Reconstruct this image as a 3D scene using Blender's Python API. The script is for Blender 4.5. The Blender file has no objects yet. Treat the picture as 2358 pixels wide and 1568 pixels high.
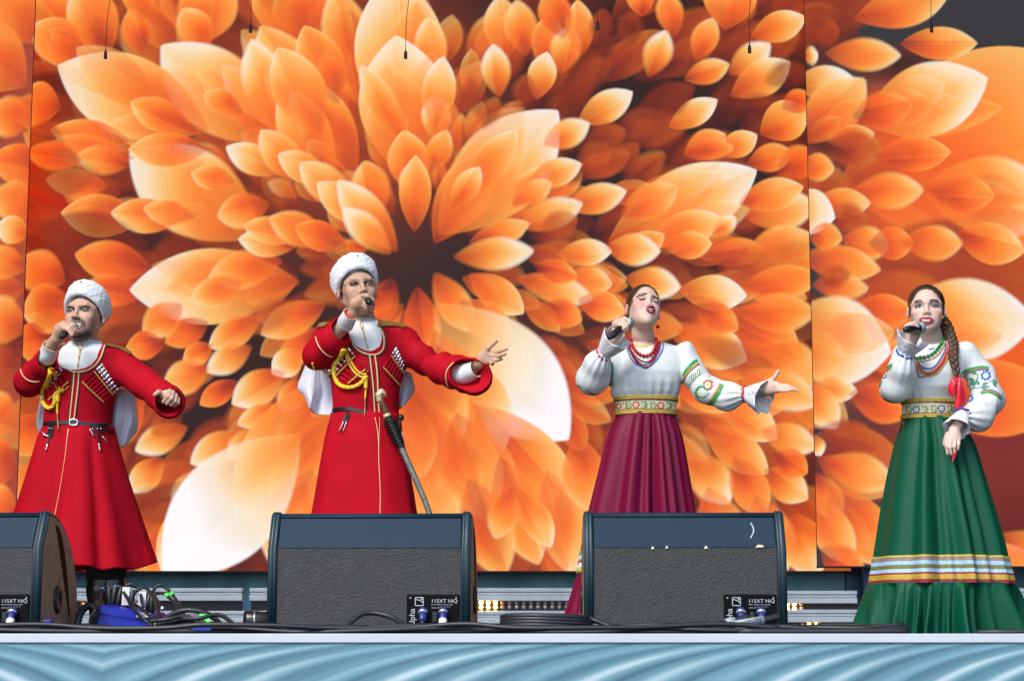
import bpy, bmesh, math, random
import numpy as np
from mathutils import Vector, Matrix, Euler
from mathutils.bvhtree import BVHTree

scene = bpy.context.scene
# ---------------------------------------------------------------- camera
FPX = 4585.0                       # focal length in units of a 2358 px wide picture
CX0, CY0 = 1179.0, 784.0
PITCH = math.atan(0.156)
CAM = np.array([0.0, 0.0, -0.048])  # lens a hand below the stage deck (z = 0)
cam_d = bpy.data.cameras.new('camera'); cam_d.lens = FPX / 2358 * 36; cam_d.sensor_width = 36
cam_d.clip_start = 0.1; cam_d.clip_end = 2000
cam_o = bpy.data.objects.new('camera', cam_d); scene.collection.objects.link(cam_o)
cam_o.location = CAM; cam_o.rotation_euler = (math.pi / 2 + PITCH, 0, 0)
scene.camera = cam_o
# ---------------------------------------------------------------- light
EXPO = 1.62
SUN_EL, SUN_AZ = math.radians(46), math.radians(212)   # azimuth from +Y clockwise: sun behind the photographer
world = bpy.data.worlds.new('World'); scene.world = world; world.use_nodes = True
wn = world.node_tree.nodes; wl = world.node_tree.links
bg = wn['Background']
sky = wn.new('ShaderNodeTexSky'); sky.sky_type = 'NISHITA'; sky.sun_disc = False
sky.sun_elevation = SUN_EL; sky.sun_rotation = SUN_AZ; sky.air_density = 1.0; sky.dust_density = 1.0; sky.ozone_density = 1.0
wl.new(sky.outputs[0], bg.inputs[0]); bg.inputs[1].default_value = 0.095
sun_d = bpy.data.lights.new('sun', 'SUN'); sun_d.energy = 1.25; sun_d.angle = math.radians(22); sun_d.color = (1, .95, .88)
sun_o = bpy.data.objects.new('sun', sun_d); scene.collection.objects.link(sun_o)
_sd = Vector((math.sin(SUN_AZ) * math.cos(SUN_EL), math.cos(SUN_AZ) * math.cos(SUN_EL), math.sin(SUN_EL)))
sun_o.rotation_euler = _sd.to_track_quat('Z', 'Y').to_euler(); sun_o.location = (0, -5, 12)
vs = scene.view_settings; vs.view_transform = 'Standard'; vs.look = 'None'; vs.gamma = 1; vs.exposure = EXPO
vs.use_curve_mapping = False
try:
    scene.cycles.use_denoising = True; scene.cycles.max_bounces = 6; scene.cycles.sample_clamp_indirect = 4
except Exception: pass

# ---------------------------------------------------------------- helpers
_s, _c = math.sin(PITCH), math.cos(PITCH)
def ray(px, py):
    xc = (px - CX0) / FPX; yc = (CY0 - py) / FPX
    return np.array([xc, _c - yc * _s, _s + yc * _c])
def W(px, py, Y):
    d = ray(px, py); return CAM + d * (Y / d[1])
def proj(P):
    P = np.asarray(P, float) - CAM
    x = P[..., 0]; dep = P[..., 1] * _c + P[..., 2] * _s; up = -P[..., 1] * _s + P[..., 2] * _c
    return CX0 + FPX * x / dep, CY0 - FPX * up / dep
def lin(c):
    c = np.asarray(c, float) / 255.0
    return np.where(c <= .04045, c / 12.92, ((c + .055) / 1.055) ** 2.4)

MATS = {}
def mat(name, col=(.8, .8, .8), rough=.6, metal=0., bump=0., bscale=200., attr=False, sheen=0., var=0., vscale=30., spec=.5, emit=0., coat=0., detail=3, sss=0., trans=0.):
    if name in MATS: return MATS[name]
    m = bpy.data.materials.new(name); m.use_nodes = True; nt = m.node_tree; n = nt.nodes; l = nt.links
    b = n['Principled BSDF']
    b.inputs['Roughness'].default_value = rough; b.inputs['Metallic'].default_value = metal
    b.inputs['Specular IOR Level'].default_value = spec
    if sheen: b.inputs['Sheen Weight'].default_value = sheen; b.inputs['Sheen Roughness'].default_value = .4
    if coat: b.inputs['Coat Weight'].default_value = coat
    if sss:
        b.inputs['Subsurface Weight'].default_value = sss; b.inputs['Subsurface Radius'].default_value = (.012, .005, .003)
        b.inputs['Subsurface Scale'].default_value = 1.0
    if attr:
        a = n.new('ShaderNodeVertexColor'); a.layer_name = 'Col'; src = a.outputs[0]
    else:
        r = n.new('ShaderNodeRGB'); r.outputs[0].default_value = (*col, 1); src = r.outputs[0]
    tc = n.new('ShaderNodeTexCoord')
    if var:
        nz = n.new('ShaderNodeTexNoise'); nz.inputs['Scale'].default_value = vscale; nz.inputs['Detail'].default_value = 4
        l.new(tc.outputs['Object'], nz.inputs['Vector'])
        mr = n.new('ShaderNodeMapRange'); mr.inputs[1].default_value = .3; mr.inputs[2].default_value = .7
        mr.inputs[3].default_value = 1 - var; mr.inputs[4].default_value = 1 + var
        l.new(nz.outputs[0], mr.inputs[0])
        mx = n.new('ShaderNodeVectorMath'); mx.operation = 'SCALE'
        l.new(src, mx.inputs[0]); l.new(mr.outputs[0], mx.inputs['Scale']); src = mx.outputs[0]
    l.new(src, b.inputs['Base Color'])
    if emit: l.new(src, b.inputs['Emission Color']); b.inputs['Emission Strength'].default_value = emit
    if bump:
        nz = n.new('ShaderNodeTexNoise'); nz.inputs['Scale'].default_value = bscale; nz.inputs['Detail'].default_value = detail
        l.new(tc.outputs['Object'], nz.inputs['Vector'])
        bp = n.new('ShaderNodeBump'); bp.inputs['Strength'].default_value = bump; bp.inputs['Distance'].default_value = .003
        l.new(nz.outputs[0], bp.inputs['Height']); l.new(bp.outputs[0], b.inputs['Normal'])
    if trans:
        tr = n.new('ShaderNodeBsdfTranslucent'); l.new(src, tr.inputs[0])
        ms = n.new('ShaderNodeMixShader'); ms.inputs[0].default_value = trans
        out = n['Material Output']
        l.new(b.outputs[0], ms.inputs[1]); l.new(tr.outputs[0], ms.inputs[2]); l.new(ms.outputs[0], out.inputs[0])
    MATS[name] = m
    return m

ORI = {}
def thing(name, label, cat, loc, group=None):
    o = bpy.data.objects.new(name, None); scene.collection.objects.link(o)
    o.location = [float(v) for v in loc]; o.empty_display_size = .1
    o['label'] = label; o['category'] = cat
    if group: o['group'] = group
    ORI[o.name] = np.array(loc, float)
    return o
def tag(o, label, cat, group=None):
    o['label'] = label; o['category'] = cat
    if group: o['group'] = group
    return o
def origin_of(parent):
    return ORI.get(parent.name, np.zeros(3)) if parent is not None else np.zeros(3)
def mesh_data(name, V, F, m, smooth=True, cols=None, shift=None):
    V = np.asarray(V, np.float32).reshape(-1, 3)
    if shift is not None: V = V - np.asarray(shift, np.float32)
    me = bpy.data.meshes.new(name)
    if isinstance(F, np.ndarray):
        nf, k = F.shape
        me.vertices.add(len(V)); me.vertices.foreach_set('co', V.ravel())
        me.loops.add(nf * k); me.loops.foreach_set('vertex_index', F.astype(np.int32).ravel())
        me.polygons.add(nf); me.polygons.foreach_set('loop_start', np.arange(0, nf * k, k, dtype=np.int32))
        me.update(calc_edges=True)
    else:
        me.from_pydata(V.tolist(), [], [list(map(int, f)) for f in F])
    if smooth: me.polygons.foreach_set('use_smooth', np.ones(len(me.polygons), bool))
    if cols is not None:
        a = me.color_attributes.new('Col', 'FLOAT_COLOR', 'POINT')
        c = np.ones((len(V), 4), np.float32); c[:, :3] = np.asarray(cols, np.float32).reshape(-1, 3) if np.ndim(cols) > 1 else cols
        a.data.foreach_set('color', c.ravel())
    if m is not None: me.materials.append(m)
    me.update()
    return me
def mk(name, V, F, m, parent=None, smooth=True, cols=None, kind=None, center=False):
    """one mesh object; V in world coordinates"""
    V = np.asarray(V, float).reshape(-1, 3)
    L = origin_of(parent)
    loc = np.zeros(3)
    if parent is None and center:
        loc = np.array([V[:, 0].mean(), V[:, 1].mean(), V[:, 2].min()]); L = loc
    me = mesh_data(name, V, F, m, smooth, cols, L)
    o = bpy.data.objects.new(name, me); scene.collection.objects.link(o)
    if parent is not None: o.parent = parent; ORI[o.name] = L
    else: o.location = loc; ORI[o.name] = loc
    if kind: o['kind'] = kind
    return o
def inst(name, me, pos, parent, rot=None, scale=None):
    o = bpy.data.objects.new(name, me); scene.collection.objects.link(o)
    o.parent = parent; o.location = [float(v) for v in np.asarray(pos) - origin_of(parent)]
    if rot is not None: o.rotation_mode = 'QUATERNION'; o.rotation_quaternion = rot
    if scale is not None: o.scale = scale
    ORI[o.name] = np.asarray(pos, float)
    return o

class MB:
    """collects shapes into one mesh"""
    def __init__(s): s.V = []; s.F = []; s.C = []
    def add(s, V, F, col=None):
        o = sum(len(v) for v in s.V); V = np.asarray(V, float).reshape(-1, 3)
        s.V.append(V); s.F += [[i + o for i in f] for f in (F.tolist() if isinstance(F, np.ndarray) else F)]
        s.C.append(np.tile(np.asarray(col if col is not None else (1, 1, 1), float), (len(V), 1)) if np.ndim(col) < 2 else np.asarray(col))
        return s
    def box(s, lo, hi, bev=0., R=None, col=None):
        lo = np.array(lo, float); hi = np.array(hi, float)
        if bev <= 0:
            V = np.array([[x, y, z] for x in (lo[0], hi[0]) for y in (lo[1], hi[1]) for z in (lo[2], hi[2])])
            F = [(0, 1, 3, 2), (4, 6, 7, 5), (0, 4, 5, 1), (2, 3, 7, 6), (0, 2, 6, 4), (1, 5, 7, 3)]
        else:
            bm = bmesh.new(); bmesh.ops.create_cube(bm, size=1)
            for v in bm.verts: v.co = Vector(((lo + hi) / 2 + np.array(v.co) * (hi - lo)))
            bmesh.ops.bevel(bm, geom=list(bm.edges), offset=bev, segments=2, affect='EDGES', profile=.5)
            bm.verts.index_update()
            V = np.array([v.co[:] for v in bm.verts]); F = [[v.index for v in f.verts] for f in bm.faces]; bm.free()
        if R is not None:
            Rm, c = R; V = (V - c) @ np.array(Rm).T + c
        return s.add(V, F, col)
    def tube(s, pts, r, n=8, cap=True, col=None, closed=False):
        V, F = tube(pts, r, n, cap, closed); return s.add(V, F, col)
    def build(s, name, m, parent=None, smooth=True, kind=None, center=False):
        V = np.concatenate(s.V); C = np.concatenate(s.C)
        return mk(name, V, s.F, m, parent, smooth, C, kind, center)

def smooth_path(P, n):
    """catmull-rom through P, n samples per span"""
    P = np.asarray(P, float); Q = np.vstack([2 * P[0] - P[1], P, 2 * P[-1] - P[-2]]); out = []
    t = np.linspace(0, 1, n, endpoint=False)[:, None]
    for i in range(len(P) - 1):
        a, b, c, d = Q[i:i + 4]
        out.append(.5 * (2 * b + (c - a) * t + (2 * a - 5 * b + 4 * c - d) * t * t + (3 * b - a - 3 * c + d) * t ** 3))
    out.append(P[-1:]); return np.concatenate(out)
def frames(P):
    T = np.gradient(P, axis=0); T /= np.linalg.norm(T, axis=1)[:, None] + 1e-12
    u = np.cross(T[0], [0, 0, 1.]);
    if np.linalg.norm(u) < .1: u = np.cross(T[0], [0, 1., 0])
    u /= np.linalg.norm(u); U = [u]
    for i in range(1, len(P)):
        u = U[-1] - T[i] * np.dot(U[-1], T[i]); u /= np.linalg.norm(u) + 1e-12; U.append(u)
    U = np.array(U); return T, U, np.cross(T, U)
def tube(P, r, n=8, cap=True, closed=False):
    P = np.asarray(P, float); r = np.broadcast_to(np.asarray(r, float), (len(P),))
    T, U, N = frames(P); a = np.linspace(0, 2 * np.pi, n, endpoint=False)
    V = (P[:, None] + r[:, None, None] * (np.cos(a)[None, :, None] * U[:, None] + np.sin(a)[None, :, None] * N[:, None])).reshape(-1, 3)
    F = []; m = len(P)
    for i in range(m if closed else m - 1):
        j = (i + 1) % m
        for k in range(n): F.append((i * n + k, i * n + (k + 1) % n, j * n + (k + 1) % n, j * n + k))
    if cap and not closed:
        F.append(tuple(range(n - 1, -1, -1))); F.append(tuple(range((m - 1) * n, m * n)))
    return V, F
def grid_faces(nu, nv, wrap=False):
    """nu rows x nv columns"""
    i = np.arange(nu - 1)[:, None]; j = np.arange(nv if wrap else nv - 1)[None, :]; j2 = (j + 1) % nv
    return np.stack([i * nv + j, i * nv + j2, (i + 1) * nv + j2, (i + 1) * nv + j], -1).reshape(-1, 4)
def revolve(prof, n=24, axis_pos=(0, 0, 0), R=None, sx=1., sy=1.):
    prof = np.asarray(prof, float); a = np.linspace(0, 2 * np.pi, n, endpoint=False)
    V = np.stack([prof[:, 0, None] * np.cos(a) * sx, prof[:, 0, None] * np.sin(a) * sy, np.repeat(prof[:, 1, None], n, 1)], -1).reshape(-1, 3)
    F = [tuple(f) for f in grid_faces(len(prof), n, True)]
    if prof[0, 0] > 1e-6: F.append(tuple(range(n - 1, -1, -1)))
    if prof[-1, 0] > 1e-6: F.append(tuple(range((len(prof) - 1) * n, len(prof) * n)))
    if R is not None: V = V @ np.array(R).T
    return V + np.array(axis_pos, float), F
def rot_to(d, up=(0, 0, 1)):
    """matrix whose Z axis is d"""
    z = np.array(d, float); z /= np.linalg.norm(z); x = np.cross(up, z)
    if np.linalg.norm(x) < 1e-3: x = np.cross((0, 1, 0), z)
    x /= np.linalg.norm(x); return np.stack([x, np.cross(z, x), z], 1)
def text_mesh(txt, size=1.):
    """flat lettering from the built-in font: vertices in x,y"""
    cu = bpy.data.curves.new('lettering', 'FONT'); cu.body = txt; cu.size = size; cu.extrude = 0
    o = bpy.data.objects.new('lettering_tmp', cu); scene.collection.objects.link(o)
    dg = bpy.context.evaluated_depsgraph_get(); dg.update()
    me = bpy.data.meshes.new_from_object(o.evaluated_get(dg))
    V = np.array([v.co[:] for v in me.vertices]); F = [list(p.vertices) for p in me.polygons]
    bpy.data.objects.remove(o); bpy.data.curves.remove(cu); bpy.data.meshes.remove(me)
    return V, F

# ---- signed-distance modelling (smooth blends), polygonised by surface nets
def smin(a, b, k):
    h = np.clip(.5 + .5 * (b - a) / k, 0, 1); return b + (a - b) * h - k * h * (1 - h)
def smax(a, b, k): return -smin(-a, -b, k)
def caps(P, a, b, ra, rb):
    a = np.asarray(a, np.float32); ab = np.asarray(b, np.float32) - a; q = P - a
    t = np.clip(q @ ab / max(float(ab @ ab), 1e-9), 0, 1)
    return np.linalg.norm(q - t[:, None] * ab, axis=1) - (ra + (rb - ra) * t)
def ell(P, c, r, R=None):
    q = P - np.asarray(c, np.float32)
    if R is not None: q = q @ np.asarray(R, np.float32)
    r = np.asarray(r, np.float32); k0 = np.linalg.norm(q / r, axis=1); k1 = np.linalg.norm(q / r ** 2, axis=1) + 1e-9
    return k0 * (k0 - 1) / k1
def chain(P, pts, rad, k=.02):
    d = None
    for i in range(len(pts) - 1):
        e = caps(P, pts[i], pts[i + 1], rad[i], rad[i + 1]); d = e if d is None else smin(d, e, k)
    return d
def stack(P, z, cx, cy, a, b):
    """elliptic cross-sections; z ascending"""
    pz = P[:, 2]; A = np.interp(pz, z, a); B = np.interp(pz, z, b)
    dx = P[:, 0] - np.interp(pz, z, cx); dy = P[:, 1] - np.interp(pz, z, cy)
    q = np.sqrt((dx / A) ** 2 + (dy / B) ** 2); d = (q - 1) * np.minimum(A, B)
    return np.maximum(d, np.maximum(pz - z[-1], z[0] - pz))
def sdf_mesh(f, lo, hi, h):
    lo = np.asarray(lo, float); hi = np.asarray(hi, float); B = 8
    nb = np.maximum(np.ceil((hi - lo) / (h * B)).astype(int), 1); n = nb * B
    F = np.empty(n, np.float32)
    ax = [lo[i] + h * np.arange(n[i]) for i in range(3)]
    cen = np.stack(np.meshgrid(*[lo[i] + h * (np.arange(nb[i]) * B + (B - 1) / 2) for i in range(3)], indexing='ij'), -1).reshape(-1, 3).astype(np.float32)
    d = f(cen); far = np.abs(d) > h * B * 1.35
    F6 = np.broadcast_to(d.reshape(nb)[:, None, :, None, :, None], (nb[0], B, nb[1], B, nb[2], B)).copy()
    idx = np.argwhere(~far.reshape(nb))
    off = np.stack(np.meshgrid(*[np.arange(B)] * 3, indexing='ij'), -1).reshape(-1, 3)
    for s in range(0, len(idx), 256):
        ii = idx[s:s + 256]
        pts = (lo + h * ((ii[:, None] * B + off[None]).reshape(-1, 3))).astype(np.float32)
        v = f(pts).reshape(len(ii), B, B, B)
        F6[ii[:, 0], :, ii[:, 1], :, ii[:, 2], :] = v
    F = F6.reshape(n)
    ins = F < 0
    # cells
    c = [slice(0, -1), slice(1, None)]
    cs = np.zeros(np.array(n) - 1, np.int8)
    for i in (0, 1):
        for j in (0, 1):
            for k in (0, 1): cs += ins[c[i], c[j], c[k]]
    act = (cs > 0) & (cs < 8); vid = -np.ones(act.shape, np.int32); A = np.argwhere(act); vid[act] = np.arange(len(A))
    acc = np.zeros((len(A), 3)); cnt = np.zeros(len(A))
    cor = [(i, j, k) for i in (0, 1) for j in (0, 1) for k in (0, 1)]
    for p in cor:
        for axn in range(3):
            if p[axn]: continue
            q = list(p); q[axn] = 1
            a = F[A[:, 0] + p[0], A[:, 1] + p[1], A[:, 2] + p[2]]; b = F[A[:, 0] + q[0], A[:, 1] + q[1], A[:, 2] + q[2]]
            m = (a < 0) != (b < 0); t = a[m] / (a[m] - b[m])
            pt = np.tile(np.array(p, float), (m.sum(), 1)); pt[:, axn] += t
            acc[m] += pt; cnt[m] += 1
    V = lo + h * (A + acc / cnt[:, None])
    quads = []
    for axn in range(3):
        sl0 = [slice(None)] * 3; sl1 = [slice(None)] * 3; sl0[axn] = slice(0, -1); sl1[axn] = slice(1, None)
        a = ins[tuple(sl0)]; b = ins[tuple(sl1)]; E = np.argwhere(a != b)
        o1, o2 = [(1, 2), (2, 0), (0, 1)][axn]
        ok = (E[:, o1] > 0) & (E[:, o2] > 0) & (E[:, o1] < n[o1] - 1) & (E[:, o2] < n[o2] - 1); E = E[ok]
        flip = ~a[E[:, 0], E[:, 1], E[:, 2]]
        def cell(d1, d2):
            e = E.copy(); e[:, o1] -= d1; e[:, o2] -= d2; return vid[e[:, 0], e[:, 1], e[:, 2]]
        q = np.stack([cell(1, 1), cell(0, 1), cell(0, 0), cell(1, 0)], 1); q[flip] = q[flip][:, ::-1]
        quads.append(q)
    return V, np.concatenate(quads)
def relax(V, F, it=1, lam=.5):
    for _ in range(it):
        S = np.zeros_like(V); C = np.zeros(len(V))
        for k in range(4):
            np.add.at(S, F[:, k], V[F[:, (k + 1) % 4]]); np.add.at(C, F[:, k], 1)
            np.add.at(S, F[:, (k + 1) % 4], V[F[:, k]]); np.add.at(C, F[:, (k + 1) % 4], 1)
        V = V + lam * (S / np.maximum(C, 1)[:, None] - V)
    return V
_rng = np.random.default_rng(7)
_ND = _rng.normal(size=(24, 3)); _ND /= np.linalg.norm(_ND, axis=1)[:, None]; _NP = _rng.uniform(0, 6.28, 24)
def noise(P, freq, seed=0, oct=7):
    """smooth pseudo noise in about [-1, 1]"""
    P = np.asarray(P, float); s = 0
    for i in range(oct):
        j = (i + seed * 5) % 24; s = s + np.sin(P @ _ND[j] * freq * (.7 + .17 * i) + _NP[j] + seed)
    return s / (oct ** .5) * .8
def bvh_of(V, F):
    return BVHTree.FromPolygons([tuple(v) for v in np.asarray(V, float)], [tuple(int(i) for i in f) for f in F])
def hit(bv, px, py, off=0., fallY=None):
    d = Vector(ray(px, py)).normalized(); p, nrm, i, dist = bv.ray_cast(Vector(CAM), d)
    if p is None:
        if fallY is None: return None, None
        q = W(px, py, fallY); p, nrm, i, dist = bv.find_nearest(Vector(q))
    if nrm.dot(d) > 0: nrm = -nrm
    return np.array(p + nrm * off), np.array(nrm)
class Decals:
    """thin raised stitch-work, laid on a surface found from the lens"""
    def __init__(s, bv, Y): s.bv = bv; s.Y = Y; s.m = MB()
    def poly(s, pts, col, off=.0015, sub=2):
        pts = np.asarray(pts, float)
        if sub >= 3:                                        # rounded outline
            q = np.vstack([pts[-1:], pts, pts[:2]]); o = []
            for i in range(1, len(q) - 2):
                for t in (0, .33, .67):
                    o.append(.5 * (2 * q[i] + (q[i + 1] - q[i - 1]) * t + (2 * q[i - 1] - 5 * q[i] + 4 * q[i + 1] - q[i + 2]) * t * t + (3 * q[i] - q[i - 1] - 3 * q[i + 1] + q[i + 2]) * t ** 3))
            pts = np.array(o)
        c = pts.mean(0); n = len(pts); V = [hit(s.bv, *c, off, s.Y)[0]]
        for k in range(1, sub + 1):
            for p in pts: V.append(hit(s.bv, *(c + (p - c) * k / sub), off, s.Y)[0])
        F = [(0, 1 + i, 1 + (i + 1) % n) for i in range(n)]
        for k in range(1, sub):
            a = 1 + (k - 1) * n; b = a + n
            F += [(a + i, b + i, b + (i + 1) % n, a + (i + 1) % n) for i in range(n)]
        s.m.add(V, F, col)
    def strip(s, path, w, col, off=.0015, n=8, zig=0, zl=4.):
        P = smooth_path(np.asarray(path, float), n); T = np.gradient(P, axis=0); T /= np.linalg.norm(T, axis=1)[:, None] + 1e-9
        N = np.stack([-T[:, 1], T[:, 0]], 1); w = np.broadcast_to(w, (len(P),))
        L = np.concatenate([[0], np.cumsum(np.linalg.norm(np.diff(P, axis=0), axis=1))])
        zz = zig * np.abs(((L / zl) % 1) * 2 - 1) if zig else np.zeros(len(P))
        A = P + N * (w / 2)[:, None]; B = P - N * (w / 2 + zz)[:, None]; V = []
        for a, b in zip(A, B): V += [hit(s.bv, *a, off, s.Y)[0], hit(s.bv, *((a + b) / 2), off, s.Y)[0], hit(s.bv, *b, off, s.Y)[0]]
        F = []
        for i in range(len(P) - 1):
            a = 3 * i; F += [(a, a + 1, a + 4, a + 3), (a + 1, a + 2, a + 5, a + 4)]
        s.m.add(V, F, col)
    def leaf(s, a, b, w, col, off=.0015, bend=0.):
        a = np.array(a, float); b = np.array(b, float); d = b - a; n = np.array([-d[1], d[0]]) / (np.linalg.norm(d) + 1e-9)
        t = np.array([0, .2, .5, .8, 1.]); h = w * np.array([0, .75, 1, .6, 0]) / 2; bb = bend * 4 * t * (1 - t)
        up = [a + d * u + n * (q + x) for u, q, x in zip(t, h, bb)]; dn = [a + d * u + n * (-q + x) for u, q, x in zip(t, h, bb)][1:-1][::-1]
        s.poly(up + dn, col, off)
    def flower(s, c, r, col, inner, eye, n=8, rot=0., sq=1.):
        for i in range(n):
            a = rot + i * 2 * math.pi / n; e = np.array([math.cos(a), math.sin(a) * sq])
            s.leaf(np.array(c) + e * r * .2, np.array(c) + e * r, r * .62, col, .0015)
        for i in range(n):
            a = rot + i * 2 * math.pi / n; e = np.array([math.cos(a), math.sin(a) * sq])
            s.leaf(np.array(c) + e * r * .1, np.array(c) + e * r * .62, r * .3, inner, .0025)
        s.poly([np.array(c) + r * .24 * np.array([math.cos(k), math.sin(k) * sq]) for k in np.linspace(0, 6.28, 9)[:-1]], eye, .0035, 1)
    def build(s, name, m, parent): return s.m.build(name, m, parent)
# ================================================================ THE SETTING
YS_MAIN, YS_SIDE = 14.0, 13.6      # the screens stand far behind the singers
EM = 2.0 ** -EXPO                  # screen brightness is calibrated to the exposure

ground_m = mat('ground_asphalt', (.05, .05, .052), .9, bump=.4, bscale=60, var=.3, vscale=2)
mk('ground', [(-200, -200, -1.65), (200, -200, -1.65), (200, 200, -1.65), (-200, 200, -1.65)], [(0, 1, 2, 3)], ground_m, smooth=False, kind='structure')
deck_m = mat('deck_black', (.02, .021, .024), .55, bump=.3, bscale=120, var=.3, vscale=8)
EDGE_Y = 5.75
mk('stage_floor', [(-7, EDGE_Y + .02, 0), (7, EDGE_Y + .02, 0), (7, 17, 0), (-7, 17, 0)], [(0, 1, 2, 3)], deck_m, smooth=False, kind='structure')
mk('stage_base', *(lambda b: (np.concatenate(b.V), b.F))(MB().box((-7, EDGE_Y + .05, -1.64), (7, 17, -.02))), mat('base_grey', (.12, .12, .13), .8), smooth=False, kind='structure')
# aluminium edge strip
edge_m = mat('edge_white', (.46, .49, .54), .45, bump=.1, bscale=40, var=.05, vscale=3)
EB = float(W(1179, 1479, EDGE_Y)[2])
st = MB().box((-7, EDGE_Y, EB), (7, EDGE_Y + .018, .0025), .002).build('stage_edge_strip', edge_m, None, False)
st['kind'] = 'structure'
# printed banner along the stage front: satin folds fanning out from one seam
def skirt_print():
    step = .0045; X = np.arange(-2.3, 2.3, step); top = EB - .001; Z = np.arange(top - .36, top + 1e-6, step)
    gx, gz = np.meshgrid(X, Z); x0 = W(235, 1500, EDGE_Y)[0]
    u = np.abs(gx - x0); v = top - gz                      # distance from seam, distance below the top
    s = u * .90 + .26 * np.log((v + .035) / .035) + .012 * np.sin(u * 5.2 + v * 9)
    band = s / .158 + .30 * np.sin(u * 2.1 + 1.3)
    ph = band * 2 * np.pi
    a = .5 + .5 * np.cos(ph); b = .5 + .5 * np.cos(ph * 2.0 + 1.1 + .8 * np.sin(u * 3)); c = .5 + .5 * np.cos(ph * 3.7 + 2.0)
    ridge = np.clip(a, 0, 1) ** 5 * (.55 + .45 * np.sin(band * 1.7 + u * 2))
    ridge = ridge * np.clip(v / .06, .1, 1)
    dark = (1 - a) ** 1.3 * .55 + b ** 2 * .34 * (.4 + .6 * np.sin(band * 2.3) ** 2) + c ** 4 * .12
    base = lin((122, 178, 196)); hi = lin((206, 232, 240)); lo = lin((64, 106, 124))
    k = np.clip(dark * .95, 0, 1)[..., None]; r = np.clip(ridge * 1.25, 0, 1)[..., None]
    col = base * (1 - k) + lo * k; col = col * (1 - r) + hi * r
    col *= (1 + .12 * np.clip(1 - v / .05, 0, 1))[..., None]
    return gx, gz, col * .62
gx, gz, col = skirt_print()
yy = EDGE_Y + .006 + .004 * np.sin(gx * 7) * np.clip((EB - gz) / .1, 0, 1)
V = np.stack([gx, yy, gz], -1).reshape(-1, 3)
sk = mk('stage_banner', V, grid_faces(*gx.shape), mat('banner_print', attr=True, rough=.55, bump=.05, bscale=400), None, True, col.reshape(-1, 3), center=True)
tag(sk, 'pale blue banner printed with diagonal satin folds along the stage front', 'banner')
# valance below the printed part runs down to the ground
# roof over the stage (gives the shade the singers stand in; the microphones hang from it)
roof_m = mat('roof_dark', (.05, .05, .055), .8)
mk('stage_roof', *(lambda b: (np.concatenate(b.V), b.F))(MB().box((-8, 6.0, 7.0), (8, 18, 7.2))), roof_m, smooth=False, kind='structure')
for sx_ in (-5.2, 5.2):  # unseen walls, added to keep skylight from coming in at the sides
    mk('unseen_side_wall', *(lambda b: (np.concatenate(b.V), b.F))(MB().box((sx_ - .05, 6.0, -1.6), (sx_ + .05, 17.5, 7.0))), roof_m, smooth=False, kind='structure')
mk('stage_back_wall', [(-8, 17.5, 0), (8, 17.5, 0), (8, 17.5, 7), (-8, 17.5, 7)], [(0, 1, 2, 3)], roof_m, smooth=False, kind='structure')

# ---------------------------------------------------------------- LED screens
C_ = (975, 590)
PET = []     # (base, tip, half width, tone 0..1, alpha, seam side)
R_ = random.Random(11)
def pet(b, t, w, tone=.6, al=1., fade=.45, cream=.7): PET.append((b, t, w, tone, al, fade, cream))
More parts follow.
